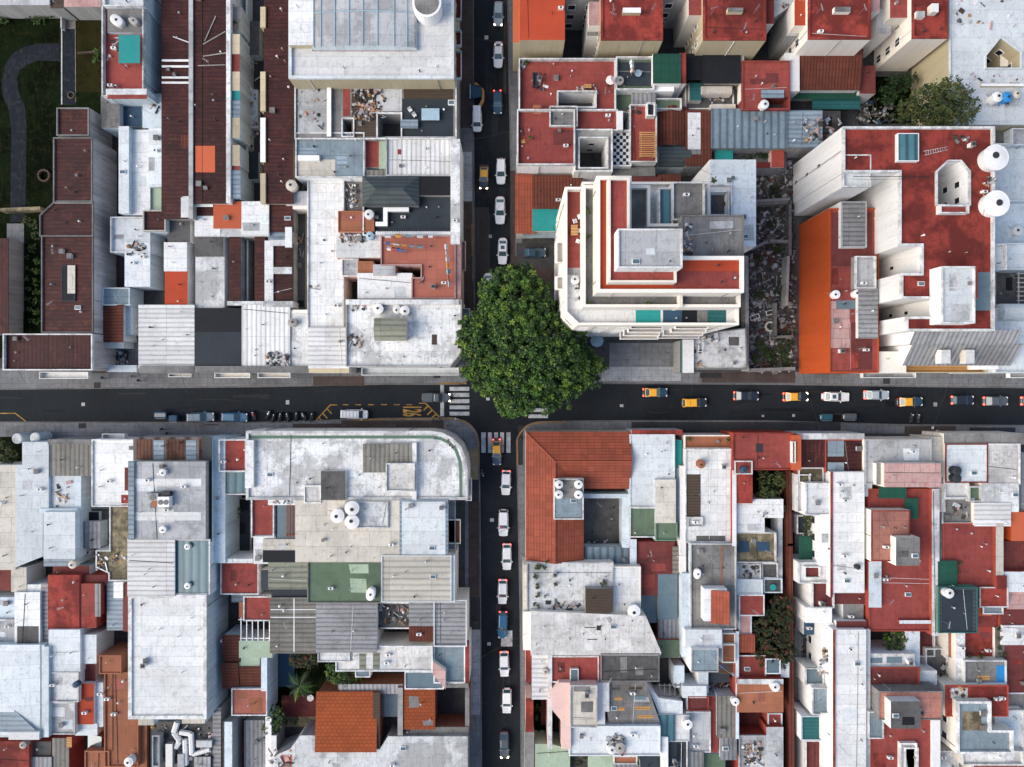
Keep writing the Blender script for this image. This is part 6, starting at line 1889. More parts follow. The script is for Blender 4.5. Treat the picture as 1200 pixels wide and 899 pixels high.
# waste containers, skip, barrier
def container(px, py, rz, col, label, cat='waste container', group=None, L=2.0, Wd=1.15, hgt=1.25, name='waste_container'):
    t = thing(name, (0, 0, 0), label, cat, group); m = MB()
    loft(m, [[(x*.86, y*.86, .18) for x, y in outline(L, Wd, 16, 7)], [(x, y, hgt) for x, y in outline(L, Wd, 16, 7)]], col); m.build('body', t)
    m = MB(); loft(m, [[(x*1.03, y*1.03, hgt) for x, y in outline(L, Wd, 16, 7)], [(x*1.03, y*1.03, hgt+.06) for x, y in outline(L, Wd, 16, 7)], [(x*.9, y*.6, hgt+.2) for x, y in outline(L, Wd, 16, 7)]], col); m.build('lid', t)
    m = MB(); m.tube((-L*.4, -Wd*.56, hgt), (L*.4, -Wd*.56, hgt), .04, 'met'); m.build('handle', t)
    for x in (-.36*L, .36*L):
        for y in (-.36*Wd, .36*Wd): m = MB(); m.cyl(x, y, 0.005, .18, .09, 'tyre', n=10, bottom=True); m.build('wheel', t)
    p = W(px, py, hgt); t.location = (p[0], p[1], .0); t.rotation_euler = (0, 0, R(rz)); return t
CG = 'waste containers at the kerb'
container(188, 486.5, 0, 'car_navy', 'dark blue waste container at the kerb beside the steel blue car', group=CG, L=2.2)
container(203, 490.5, 0, 'bd', 'open dark waste bin with scattered bags beside the blue container', group=CG, L=1.5)
container(968.5, 489, 0, 'car_teal', 'teal waste container standing alone under the white saloon', group=CG, L=2.2)
container(996, 488.5, 0, 'car_grey', 'wide dark grey waste container next to the teal one', group=CG, L=2.4)
t = thing('skip', (0, 0, 0), 'dark blue slanted skip enclosed by an orange barrier on the upper street', 'skip'); m = MB()
loft(m, [[(-.75, -1.1, .1), (.8, -.8, .1), (.8, .8, .1), (-.75, 1.1, .1)], [(-.95, -1.3, 1.3), (1.1, -.95, 1.3), (1.1, .95, 1.3), (-.95, 1.3, 1.3)]], 'car_navy', cap=False); m.face([(-.93, -1.27, 1.12), (1.07, -.93, 1.12), (1.07, .93, 1.12), (-.93, 1.27, 1.12)], 'bd'); m.build('body', t)
m = MB(); m.box(-.97, -1.3, 1.302, -.83, 1.3, 1.4, 'lbl', True); m.build('rim', t)
p = W(557, 108, 1); t.location = (p[0], p[1], 0)
t = thing('barrier', (0, 0, 0), 'orange work barrier bent around the blue skip', 'barrier'); pts = [W(*q, .9) for q in ((556.5, 97), (566, 105.5), (566, 117), (562, 124))]
for (a, b2) in zip(pts, pts[1:]):
    d = (Vector(b2)-Vector(a)).normalized(); n = Vector((-d.y, d.x))*.22; m = MB(); m.prism([tuple(Vector(a)+n), tuple(Vector(b2)+n), tuple(Vector(b2)-n), tuple(Vector(a)-n)], .25, .9, 'wd', 'wd', True); m.build('panel', t)
    m = MB(); m.box(a[0]-.12, a[1]-.12, .005, a[0]+.12, a[1]+.12, .25, 'plastic'); m.build('foot', t)
# ------------------------------------------------------------------ water tanks
def tank(px, py, h, r, label, col='wpl', hgt=1.15, legs=False, hatch='kpl', shape='drum', group='rooftop water tanks', rz=0):
    k = (H-h-hgt)/H/S; rr = r*k; x, y = W(px, py, h+hgt); z = ground_z(x, y, h)
    x, y = W(px, py, z+hgt)
    t = thing('water_tank', (x, y, z), label, 'water tank', group, rz)
    t['_o'] = (0, 0, 0)
    if shape == 'drum':
        m = MB(); m.cyl(0, 0, 0, hgt*.84, rr*.94, col, r1=rr, n=24); m.build('body', t)
        m = MB(); m.cyl(0, 0, hgt*.84, hgt*.9, rr*1.03, col, n=24, bottom=True); m.cyl(0, 0, hgt*.9, hgt, rr*.95, col, r1=rr*.4, n=24); m.build('lid', t)
        m = MB(); m.cyl(rr*.12, rr*.1, hgt*.98, hgt+.07, rr*.26, hatch, n=14); m.build('cap', t)
        m = MB(); m.tube((rr*.9, 0, .12), (rr*1.7, .1, .05), .04, 'gpl'); m.build('outlet_pipe', t)
    else:       # oval drum
        m = MB(); o = outline(rr*2.9, rr*2, 28, 2.2); loft(m, [[(a*.95, b*.95, 0) for a, b in o], [(a, b, hgt*.4) for a, b in o], [(a, b, hgt*.8) for a, b in o], [(a*.9, b*.86, hgt*.95) for a, b in o], [(a*.6, b*.5, hgt) for a, b in o]], col); m.build('body', t)
        m = MB(); m.cyl(0, 0, hgt*.98, hgt+.08, rr*.25, hatch, n=14); m.build('cap', t)
        m = MB(); m.tube((rr*1.3, 0, .12), (rr*1.8, .1, .05), .05, 'gpl'); m.build('outlet_pipe', t)
    return t
HOUSEROOFS = []
def collect_roofs():
    dg = bpy.context.evaluated_depsgraph_get(); return dg
def ground_z(x, y, guess):
    best = None
    hit, loc, nrm, idx, ob, mt = sc.ray_cast(DG, Vector((x, y, guess + 1.6)), Vector((0, 0, -1)), distance=40)
    return loc.z if hit else .13
DG = None
# ------------------------------------------------------------------ build everything
for block in (NW, NE, SW, SE): build_house(block.split('\n'))
bpy.context.view_layer.update(); DG = bpy.context.evaluated_depsgraph_get()
TK = [
 (136,23,8.2,6,'white oval water tank on the grey deck above the teal shade','wpl',1.0,'oval'), (156,24,8.2,4.2,'small grey oval tank on the grey deck above the teal shade','gpl',.9,'oval'),
 (222,281,5.4,4.6,'grey cement tank, topmost of the column of six by the white lean-to','gpl',1.2,''), (222,292,5.2,4.6,'grey cement tank, second from the top in the column of six','gpl',1.2,''),
 (222,313,5.2,4.6,'grey cement tank, third from the top in the column of six','gpl',1.2,''), (222,325,5.2,4.6,'grey cement tank, fourth from the top in the column of six','gpl',1.2,''),
 (222,336,5.2,4.6,'grey cement tank, fifth from the top in the column of six','gpl',1.2,''), (222,347,5.2,4.6,'grey cement tank, lowest of the column of six','gpl',1.2,''),
 (341,217,6,6.4,'smaller cream tank of the pair at the head of the white strip roof','cpl',1.3,''), (353,215,6,7.8,'larger grey-topped tank of the pair at the head of the white strip roof','cpl',1.4,''),
 (342,378,5.5,5,'grey tank beside the flat white roof near the burnt corner','gpl',1.1,''), (432,251,8,5.4,'white tank with a dark cap on the small orange-tiled wing','wpl',1.2,''),
 (433,276,7,4.6,'pale blue tank between the washing terrace and its white roof','lbl',1.1,''), (443,362,8,5.8,'white tank standing alone above the beige stair hut','wpl',1.2,''),
 (465,363,8,4.8,'smaller plain white tank touching another on the corner roof','wpl',1.1,''), (474,364,8,5.6,'white tank with grey ring, right one of the pair on the corner roof','wpl',1.2,''),
 (896,122,7,5.3,'white tank with a black cap on the plain red roof terrace','wpl',1.2,''), (726,94,8,5,'grey tank on the green terrace next to the green room','gpl',1.0,''),
 (1170,113,11.3,6,'white tank, left one of three on the big pale roof','wpl',2.0,''), (1181.5,113,11.3,6,'blue tank between two white ones on the big pale roof','bpl',2.0,''), (1193,110,11.3,4.6,'small cream tank, right one of three on the big pale roof','cpl',1.6,''),
 (1168,184,19,15,'huge white tank above the octagonal light well','wpl',1.7,''), (1169,238,19,15,'huge white tank below the octagonal light well','wpl',1.7,''),
 (1173,272,9,5.6,'round white drum, left one of two beside the red tower roof','wpl',1.2,''), (1194,270,9,5.8,'round white drum, right one of two beside the red tower roof','wpl',1.2,''),
 (980,345,12,5,'small white tank on the red part of the orange block','wpl',1.1,''), (1005,344,12,5,'small white tank against the green-grey lean-to of the orange block','wpl',1.1,''),
 (674,328,24.3,5,'white tank on the tower terrace corner','wpl',1.1,''), (808,199,5,6,'dusty brown tank behind the stepped tower','gpl',1.2,''),
 (84,662,5,4.6,'grey tank at the lower edge of the raised white-blue roof','cpl',1.1,''), (102,647,5,4.8,'dark grey tank, upper one beside the mossy roof','gpl',1.1,''), (107,660,5,4.8,'dark grey tank, lower one beside the mossy roof','gpl',1.1,''),
 (412,596,9,8.4,'big white tank, upper right of the three on the cream roof','wpl',1.5,''), (412,612,9,8.4,'big white tank, lower right of the three on the cream roof','wpl',1.5,''), (395,605,8.4,8,'big white tank, left of the three on the cream roof','wpl',1.5,''),
 (434,697,8.1,5.4,'white oval tank on the corner of the moss green roof','wpl',1.3,'oval'), (111,789,4.5,6,'pale grey tank beside the terracotta terrace','lbl',1.3,''), (88,803,6,3.6,'dark blue small tank between the white roof panels and the red sheet','bd',1.0,''),
 (150,894,5.5,5.4,'white tank at the bottom of the terracotta terrace','wpl',1.5,''), (26,874,5.4,4,'grey tank on the red roof in the lower left corner','gpl',1.2,''),
 (655,568,7.8,4.8,'white tank, top left of the four on the hip-roofed corner house','wpl',1.1,''), (678,568,7.8,4.8,'white tank, top right of the four on the hip-roofed corner house','wpl',1.1,''),
 (655,580,7.8,4.8,'white tank, lower left of the four on the hip-roofed corner house','wpl',1.1,''), (678,580,7.8,4.8,'white tank, lower right of the four on the hip-roofed corner house','wpl',1.1,''),
 (743,717,6.2,7.4,'fat white tank with a black hole at the end of the white ribbed wing','wpl',1.5,''), (818,673,6.6,4.2,'white oval tank on the grey concrete roof','wpl',1.0,'oval'),
 (822,544,6.2,5,'white tank with a rusty lid on the white tile roof','tpl',1.2,''), (872,551,7.6,4,'slate blue tank on the red terrace hatch','bd',1.1,''),
 (906,794,5.6,5.4,'white tank, upper one of two on the orange-brown roof edge','wpl',1.2,''), (909,806,5.6,5.2,'white tank, lower one of two on the orange-brown roof edge','wpl',1.2,''), (862,823,5.4,4.6,'white tank on top of the brown ribbed shed','wpl',1.1,''),
 (1122,552,6.8,5.4,'black tank, upper one of the dark pair on the white street roof','kpl',1.3,''), (1122,561,6.8,5.4,'black tank, lower one of the dark pair on the white street roof','kpl',1.3,''),
 (1113,696,7.6,5.6,'white tank with a black cap on the slate-teal roof','wpl',1.3,''), (806,850,5.2,5.6,'white tank beside the grey ribbed wing near the bottom','wpl',1.3,''),
 (717,880,7,5,'small white drum near the dark heap on the seamed white-blue roof','wpl',1.1,''), (727,877,7,5.8,'grey cement drum near the dark heap on the seamed white-blue roof','gpl',1.1,''),
 (190,554,9.4,4,'round white vent drum on the upper grey part of the big warehouse','wpl',.8,''), (190,621,9.4,4,'round white vent drum on the lower grey part of the big warehouse','wpl',.8,''),
 (219,641,8.6,3.4,'white drum at the upper end of the warehouse glass strip','wpl',.8,''), (219,687,8.6,3.4,'white drum at the lower end of the warehouse glass strip','wpl',.8,''),
 (1006,665,8,3,'small dark drum beside the long brick-red terrace','kpl',.9,''), (639,788,5,3.6,'cream drum in the planted strip beside the pink stair tower','cpl',.9,''),
]
for (x, y, h, r, l, c, hg, shp) in TK: tank(x, y, h, r, l, c, hg, shape='oval' if shp == 'oval' else 'drum', rz=random.uniform(0, 6) if shp != 'oval' else R(-35 if y < 100 else 80))
# ------------------------------------------------------------------ vegetation
def leaf_mesh(name, clumps, nleaf, size, mats, rnd, parent=None, loc=(0, 0, 0)):
    vs = []; fs = []; ms = []; k = 0
    for (cx, cy, cz, cr, mi) in clumps:
        for i in range(nleaf):
            d = Vector((rnd.gauss(0, 1), rnd.gauss(0, 1), rnd.gauss(0, .8)))
            d.normalize(); d *= cr * rnd.random()**.45
            p = Vector((cx, cy, cz)) + d
            u = Vector((rnd.gauss(0, 1), rnd.gauss(0, 1), rnd.gauss(0, .45))).normalized(); n = Vector((rnd.gauss(0, .55), rnd.gauss(0, .55), 1)); w = n.cross(u).normalized()
            L = size * rnd.uniform(.6, 1.4)
            a = p - u*L*.5; b = p + w*L*.30 - n*.03; c = p + u*L*.5; e = p - w*L*.30 - n*.03
            vs += [tuple(a), tuple(b), tuple(c), tuple(e)]; fs.append((k, k+1, k+2, k+3)); k += 4
            ms.append(mi if rnd.random() < .72 else rnd.randrange(len(mats)))
    me = bpy.data.meshes.new(name); me.from_pydata(vs, [], fs)
    for m in mats: me.materials.append(M(m))
    me.polygons.foreach_set('material_index', ms); me.update()
    o = bpy.data.objects.new(name, me); C.objects.link(o); o['_o'] = (0, 0, 0)
    if parent is not None: o.parent = parent
    o.location = loc
    return o
def limb(mb, p, q, r0, r1, n=8):
    p = Vector(p); q = Vector(q); d = (q-p).normalized(); u = d.orthogonal().normalized(); w = d.cross(u)
    A = [p+(u*math.cos(2*math.pi*i/n)+w*math.sin(2*math.pi*i/n))*r0 for i in range(n)]; B = [q+(u*math.cos(2*math.pi*i/n)+w*math.sin(2*math.pi*i/n))*r1 for i in range(n)]
    for i in range(n): j = (i+1) % n; mb.face([tuple(A[i]), tuple(A[j]), tuple(B[j]), tuple(B[i])], 'bark')
def tree(name, label, lobes, base, zb, trunk_h, trunk_r, mats, dens, nleaf, size, cr, seed, cat='tree', group=None, weights=(3, 3, 2, 1)):
    """lobes: (px, py, z, radius px) seen from above"""
    rnd = random.Random(seed); bx, by = W(base[0], base[1], zb)
    t = thing(name, (bx, by, zb), label, cat, group); t['_o'] = (0, 0, 0); cl = []; L = []
    for (px, py, z, r) in lobes:
        x, y = W(px, py, z); L.append((x-bx, y-by, z-zb, r*(H-z)/H/S))
    tm = MB()
    limb(tm, (0, 0, -.05), (rnd.uniform(-.1, .1)*trunk_h*.3, .1, trunk_h), trunk_r, trunk_r*.65, 10)
    for (x, y, z, r) in L:
        mid = (x*.45, y*.45, trunk_h + (z-trunk_h)*.4); limb(tm, (0, .05, trunk_h*.92), mid, trunk_r*.5, trunk_r*.3); limb(tm, mid, (x, y, z), trunk_r*.3, trunk_r*.12)
        for k in range(3):
            a = rnd.uniform(0, 6.28); limb(tm, mid, (x+r*.6*math.cos(a), y+r*.6*math.sin(a), z+r*.15), trunk_r*.22, trunk_r*.05)
    tm.build('trunk', t)
    off = Vector((rnd.uniform(0, 99), rnd.uniform(0, 99), 0))
    for (x, y, z, r) in L:
        n = int(dens * r * r)
        for i in range(n):
            d = Vector((rnd.gauss(0, 1), rnd.gauss(0, 1), rnd.gauss(0, 1))).normalized()
            if d.z < -.35: d.z *= -.6
            rr = r * rnd.uniform(.62, 1.0) * (1 + .16*noise.noise(d*2.2 + off))
            p = (x + d.x*rr, y + d.y*rr, z + d.z*rr*.62)
            if any((p[0]-a)**2+(p[1]-b)**2+((p[2]-c)/.62)**2 < (.5*q)**2 for a, b, c, q in L): continue
            tone = noise.noise(Vector(p)*.55 + off); gap = noise.noise(Vector(p)*.8 - off)
            if gap < -.42: continue
            w2 = [weights[0], weights[1]*(1+2*tone), weights[2]*(1-1.6*tone), weights[3]*max(.1, 1+3*tone)]
            cl.append((*p, cr*rnd.uniform(.5, 1.3), rnd.choices(range(len(mats)), [max(.05, q) for q in w2])[0]))
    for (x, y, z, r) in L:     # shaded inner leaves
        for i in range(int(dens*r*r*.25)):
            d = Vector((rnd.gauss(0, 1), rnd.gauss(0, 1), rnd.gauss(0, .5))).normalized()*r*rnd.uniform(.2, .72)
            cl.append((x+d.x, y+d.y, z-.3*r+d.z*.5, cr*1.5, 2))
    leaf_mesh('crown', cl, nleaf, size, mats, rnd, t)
    return t
LEAF = ['leaf0', 'leaf1', 'leaf2', 'leaf3']; OLIV = ['oliv0', 'oliv1', 'oliv2', 'oliv3']; REDL = ['redl0', 'redl1', 'redl2', 'redl3']; YEL = ['oliv3', 'leaf0', 'oliv2', 'oliv1']
tree('street_tree', 'great green tree spreading over the crossroads', [(602, 352, 11, 44), (574, 398, 10, 40), (628, 402, 13, 58), (660, 428, 10.5, 38), (686, 432, 9.5, 24), (612, 446, 10.5, 43), (574, 430, 9.5, 33), (648, 452, 9, 30), (634, 366, 9.5, 22), (600, 470, 8, 20)],
     (612, 442), .12, 5.2, .5, LEAF, 9.5, 44, .42, .62, 3, weights=(4, 3, 3, 1.2))
tree('tree', 'olive green tree against the tall cream wall by the big pale roof', [(1088, 124, 12.5, 27), (1112, 119, 13.5, 29), (1064, 134, 10.5, 18), (1128, 127, 13, 19), (1100, 130, 12, 24)], (1092, 122), .14, 4, .3, OLIV, 10, 20, .32, .5, 5)
tree('tree', 'red-tinged bushy tree in the courtyard beside the brown alley wall', [(905, 735, 4.5, 24), (910, 760, 4.2, 24), (893, 765, 4, 18), (915, 715, 4.2, 18)], (906, 745), .14, 2.4, .16, REDL, 16, 18, .26, .36, 8, weights=(4, 3, 3, .7))
tree('tree', 'speckled olive tree beside the small red sheet roof', [(903, 566, 5, 18), (900, 584, 4.6, 15), (908, 594, 4, 12)], (903, 572), .14, 2.6, .14, OLIV, 16, 16, .26, .34, 9)
tree('tree', 'dark tree in the gap left of the long brick-red terrace foot', [(1048, 752, 4.6, 14), (1055, 748, 4.4, 10)], (1048, 752), .12, 2.4, .12, LEAF, 16, 16, .26, .34, 10)
tree('tree', 'green tree growing under the mottled white terrace by the palm garden', [(394, 788, 5, 14), (404, 792, 4.6, 12), (416, 800, 4, 9)], (398, 790), .14, 2.6, .14, LEAF, 16, 16, .26, .34, 11)
tree('tree', 'red-flowering tree behind the palm', [(350, 772, 4.6, 12), (362, 772, 4.4, 11)], (352, 775), .14, 2.4, .14, REDL, 16, 16, .26, .34, 12, weights=(4, 3, 3, .7))
tree('tree', 'small tree filling the street garden at the left edge', [(4, 530, 3.6, 13), (14, 536, 3.2, 9), (-8, 522, 3.6, 13)], (6, 530), .15, 2, .12, OLIV, 18, 16, .24, .3, 13)
tree('tree', 'dark climbing shrub tree hugging the narrow yard by the grey garden shed roof', [(322, 838, 3.6, 12), (318, 852, 3.4, 12), (316, 866, 3, 8)], (320, 848), .14, 1.8, .12, LEAF, 18, 16, .24, .3, 14)
tree('tree', 'bushy dark tree beside the dark green shade canopy in the shaded yard', [(952, 606, 4, 12), (950, 622, 3.8, 10)], (951, 612), .14, 2, .1, OLIV, 16, 16, .24, .3, 15)
tree('tree', 'dark shrub tree at the corner of the green lawn under the cream wall', [(1052, 100, 4, 16), (1040, 112, 3.6, 12), (1066, 94, 4.2, 10)], (1052, 104), .14, 2, .12, ['leaf2', 'leaf0', 'leaf2', 'leaf2'], 14, 16, .26, .34, 16)
def shrub(label, blobs, z, mats=LEAF, seed=1, dens=26, name='shrub', cat='shrub', group=None, hz=.7, size=.22, nleaf=12):
    rnd = random.Random(seed); bx, by = W(blobs[0][0], blobs[0][1], z); gz = ground_z(bx, by, z)
    t = thing(name, (bx, by, gz), label, cat, group); t['_o'] = (0, 0, 0); cl = []
    sm = MB()
    for (px, py, r) in blobs:
        x, y = W(px, py, gz+.5); x -= bx; y -= by; rr = r*(H-gz)/H/S
        for i in range(3): a = rnd.uniform(0, 6.28); limb(sm, (x, y, 0), (x+rr*.5*math.cos(a), y+rr*.5*math.sin(a), rr*hz), .05, .02, 5)
        for i in range(max(5, int(dens*rr*rr))):
            d = Vector((rnd.gauss(0, 1), rnd.gauss(0, 1), abs(rnd.gauss(0, 1)))).normalized() * rr * rnd.uniform(.5, 1)
            cl.append((x+d.x, y+d.y, .1+d.z*hz*1.4, .2, rnd.choices(range(4), (3, 3, 2, 1))[0]))
    sm.build('stem', t); leaf_mesh('foliage', cl, nleaf, size, mats, rnd, t); return t
shrub('row of feathery palms and ferns along the top of the lawn', [(33, 14, 8), (45, 20, 10), (58, 18, 8), (4, 22, 8)], .2, LEAF, 20)
shrub('long green hedge along the grey parapet of the dark red shed', [(43, 306, 5), (43, 318, 5), (42, 330, 5), (43, 342, 5), (42, 354, 5), (43, 366, 5), (43, 378, 5)], .2, LEAF, 21, name='hedge', cat='hedge', hz=1.2)
shrub('yellowing hedge strip beside the grey garden path', [(31, 300, 3.4), (32, 314, 3.4), (31, 326, 3.4), (32, 338, 3.4), (31, 350, 3.4), (33, 362, 3.4), (34, 376, 3)], .2, YEL, 22, name='hedge', cat='hedge', hz=1.)
shrub('wild green plants in the fenced bed below the mossy wall', [(38, 262, 7), (42, 276, 6), (30, 258, 5), (37, 290, 6)], .2, YEL, 23)
shrub('round dark bush beside the terrace wall on the dry lawn', [(113, 60, 6), (112, 70, 5)], .2, LEAF, 24)
shrub('flower bed along the street edge of the cottage yard', [(130, 430, 3), (138, 431, 3), (146, 431, 3), (153, 430, 2.5)], .2, YEL, 25)
shrub('green sapling in the narrow grey court beside the skylight', [(279, 600, 6), (275, 606, 4)], 1, LEAF, 26, hz=1.6)
shrub('plants lining the street side of the stained white terrace', [(630, 664, 5), (628, 676, 4), (630, 688, 3.6), (631, 698, 3.6), (629, 710, 4), (637, 666, 3)], 6.2, OLIV, 27)
shrub('potted bush by the brown pergola on the stained white terrace', [(708, 684, 5)], 6.2, OLIV, 28)
shrub('plants around the pool-side gravel in the strip beside the red street roofs', [(630, 830, 5), (640, 862, 5), (630, 858, 4), (629, 842, 4), (652, 866, 4)], .2, OLIV, 29)
shrub('planted box between the pale green terraces at the bottom', [(672, 892, 4), (680, 896, 4), (686, 890, 3)], 3.4, OLIV, 30)
shrub('vine along the brown alley wall near the walled terrace', [(917, 612, 4), (917, 626, 4), (916, 640, 4), (917, 655, 4), (921, 668, 3)], 2.2, LEAF, 31, hz=1.2)
shrub('vine climbing the white stepped house beside the alley, upper one', [(944, 690, 6), (942, 704, 5), (944, 718, 5)], 2.4, OLIV, 32, hz=1.2)
shrub('vine climbing the slate and glass house beside the alley, lower one', [(942, 780, 6), (942, 794, 6), (944, 808, 6), (946, 816, 4)], 2.4, OLIV, 33, hz=1.2)
shrub('green plants clinging to the white wall above the shaded junk yard', [(970, 745, 5), (970, 756, 5), (972, 772, 4)], 2.4, OLIV, 34, hz=1.2)
shrub('hanging plants along the planter wall of the lower right red yard', [(1172, 738, 3.4), (1173, 748, 3.4), (1172, 760, 3.4), (1177, 768, 4), (1150, 770, 4), (1138, 770, 3)], 5, YEL, 35)
shrub('bush on the corner of the square red terrace', [(1123, 670, 4), (1125, 660, 3), (1148, 690, 3)], 6, OLIV, 36)
shrub('small green bushes at the dark red patio near the orange tiled garden', [(346, 846, 4), (336, 848, 3)], .2, LEAF, 37)
shrub('grasses growing in the ruined lot', [(923, 390, 6), (915, 398, 6), (926, 402, 5), (887, 260, 5), (905, 262, 6), (890, 300, 6), (880, 330, 4)], .2, ['leaf2', 'oliv2', 'oliv0', 'leaf2'], 38, hz=.5)
shrub('green weeds overgrowing the lower end of the ruined lot', [(892, 405, 8), (900, 415, 8), (918, 412, 8), (922, 426, 7), (886, 420, 6), (890, 345, 6), (915, 340, 6), (912, 290, 7)], .2, ['leaf0', 'oliv0', 'leaf2', 'oliv2'], 41, hz=.6)
shrub('dark undergrowth round the pit in the middle of the ruined lot', [(908, 222, 7), (910, 232, 7), (905, 420, 8), (900, 410, 6)], .2, ['leaf2', 'oliv2', 'leaf2', 'oliv0'], 39, hz=.4)
shrub('green plants behind the pink yard wall of the corrugated shed', [(890, 180, 6), (878, 184, 4), (898, 182, 4)], 3, ['leaf2', 'leaf0', 'leaf2', 'leaf2'], 40)
for i, (x, y, r, l) in enumerate(((687, 245, 2.6, 'yellow-green potted plant high on the narrow grey terrace'), (689, 250, 2.2, 'second yellow-green pot just below it on the narrow grey terrace'), (691, 355, 2.4, 'potted plant at the bottom left corner of the grey tower terrace'), (759, 356, 2.8, 'ochre potted plant in the middle of the grey tower terrace'),
        (688, 278, 2.2, 'lone mossy pot halfway down the narrow grey terrace'), (621, 162, 2.4, 'pair of leafy pots on the stepped red terrace'), (651, 684, 1.8, 'small dark pot alone on the stained white terrace'), (640, 658, 1.6, 'small pot at the top wall of the stained white terrace'), (835, 213, 3, 'plants in the corner of the grey rear wing of the tower'), (848, 240, 2, 'plant on the patio of the blue-white sheet roof house'), (616, 74, 2.6, 'green plant in the corner of the L-shaped red roof terrace'),
        (853, 515, 3, 'yellow-green bush at the end of the terracotta street terrace'), (806, 514, 3, 'dark green bush at the start of the terracotta street terrace'), (682, 170, 2.4, 'green plants down the courtyard well wall'), (712, 384, 2, 'pots beside the white tower terrace, on its street side'))):
    z = ground_z(*W(x, y, 8), 40) if False else {687: 27, 689: 27, 691: 27, 759: 27, 688: 27, 835: 26.9, 848: 14, 712: 24}.get(x, 8.5 if y < 200 else 6.4)
    bx, by = W(x, y, z); gz = ground_z(bx, by, z); bx, by = W(x, y, gz)
    t = thing('potted_plant', (bx, by, gz), l, 'plant', 'potted plants on the roof terraces'); t['_o'] = (0, 0, 0); rr = r*(H-gz)/H/S
    m = MB(); m.cyl(0, 0, 0, .35, rr*.45, 'pot', r1=rr*.6, n=12); m.build('pot', t)
    rnd = random.Random(90+i); leaf_mesh('foliage', [(rr*.6*rnd.gauss(0, .6), rr*.6*rnd.gauss(0, .6), .4+rnd.random()*rr, .16, rnd.randrange(4)) for k in range(14)], 10, .2, YEL if i % 2 == 0 else LEAF, rnd, t)
def palm(px, py, z0, trunk, n, L, label, seed):
    rnd = random.Random(seed); x, y = W(px, py, trunk); t = thing('palm_tree', (x, y, z0), label, 'palm tree'); t['_o'] = (0, 0, 0)
    m = MB(); limb(m, (0, 0, 0), (0, 0, trunk), .22, .16, 10); m.build('trunk', t); m = MB()
    for k in range(n):
        a = 2*math.pi*k/n + rnd.uniform(-.2, .2); l = L*rnd.uniform(.75, 1.1); el = rnd.uniform(.2, .75); prev = None; mat = rnd.choice(LEAF)
        for i in range(9):
            u = i/8; d = l*u; z = trunk + .1 + l*(el*u - .75*u*u); c = (d*math.cos(a), d*math.sin(a), z)
            if prev is not None:
                m.tube(prev, c, .03, mat, n=4)
                wl = .55*math.sin(math.pi*min(1, .18+u*.82))+.05; s, co = math.sin(a), math.cos(a)
                for sg in (-1, 1):
                    for q in (0, .5):
                        p = tuple(Vector(prev).lerp(Vector(c), q)); e = (p[0]+co*.28*wl*2-s*wl*sg, p[1]+s*.28*wl*2+co*wl*sg, p[2]-.18)
                        m.face([p, (p[0]+co*.1, p[1]+s*.1, p[2]), e], mat)
            prev = c
    m.build('crown', t)
palm(352, 803, .14, 4.2, 15, 3.4, 'palm with long radiating fronds in the garden of the orange tiled house', 4)
# ------------------------------------------------------------------ terrace things
def put(px, py, z):
    x, y = W(px, py, z); g = ground_z(x, y, z); x, y = W(px, py, g); return (x, y, g)
def parasol(px, py, z, r, ca, cb, label):
    loc = put(px, py, z); t = thing('parasol', loc, label, 'parasol'); t['_o'] = (0, 0, 0); rr = r*(H-loc[2]-2)/H/S
    m = MB(); n = 8
    for i in range(n):
        a, b = 2*math.pi*i/n, 2*math.pi*(i+1)/n; m.face([(rr*math.cos(a), rr*math.sin(a), 2.0), (rr*math.cos(b), rr*math.sin(b), 2.0), (0, 0, 2.5)], ca if i % 2 else cb)
    m.build('canopy', t); m = MB(); m.tube((0, 0, 0), (0, 0, 2.55), .03, 'met'); m.build('pole', t); m = MB(); m.cyl(0, 0, 0, .1, .28, 'kpl', n=12); m.build('base', t)
parasol(713.5, 100, 7.6, 5.6, 'wp', 'cloth1', 'pink and white round parasol in the corner of the red roof terrace')
parasol(698, 400, .14, 8, 'lbl', 'lbl', 'light blue parasol in front of the tower entrance beside the great tree')
def table(px, py, z, label, w=1.6, d=.9, mat='wd', rz=0, round_=False, h=.74):
    loc = put(px, py, z); t = thing('table', loc, label, 'table', None, rz); t['_o'] = (0, 0, 0)
    m = MB()
    if round_: m.cyl(0, 0, h-.05, h, w/2, mat, n=20, bottom=True)
    else: m.box(-w/2, -d/2, h-.05, w/2, d/2, h, mat, True)
    m.build('tabletop', t)
    for sx in (-1, 1):
        for sy in (-1, 1): m = MB(); k = .34 if round_ else .44; m.box(sx*w*k-.03, sy*(w*.3 if round_ else d*.4)-.03, 0, sx*w*k+.03, sy*(w*.3 if round_ else d*.4)+.03, h-.05, 'steel'); m.build('leg', t)
table(505, 136, 7.6, 'blue mosaic table on the slate terrace', 3.0, 2.0, 'lbl'); table(747, 88, 7.6, 'round glass table on the dark green terrace', 1.2, 1.2, 'lbl', round_=True)
table(672.6, 271, 24, 'wooden table on the long red tower terrace', 1.0, 1.5, 'wd'); table(688, 103, 7.6, 'small wooden bench table at the low wall of the red roof terrace', 1.3, .6, 'wd')
table(876.5, 819.5, .2, 'small dark table on the red yard floor below the orange-brown roof', 1.3, .8, 'kpl'); table(904, 687, 4.2, 'round turquoise table in the walled yard beside the vine', 1.1, 1.1, 'te', round_=True); table(365, 816, .2, 'white round table near the palm', 1.2, 1.2, 'wpl', round_=True)
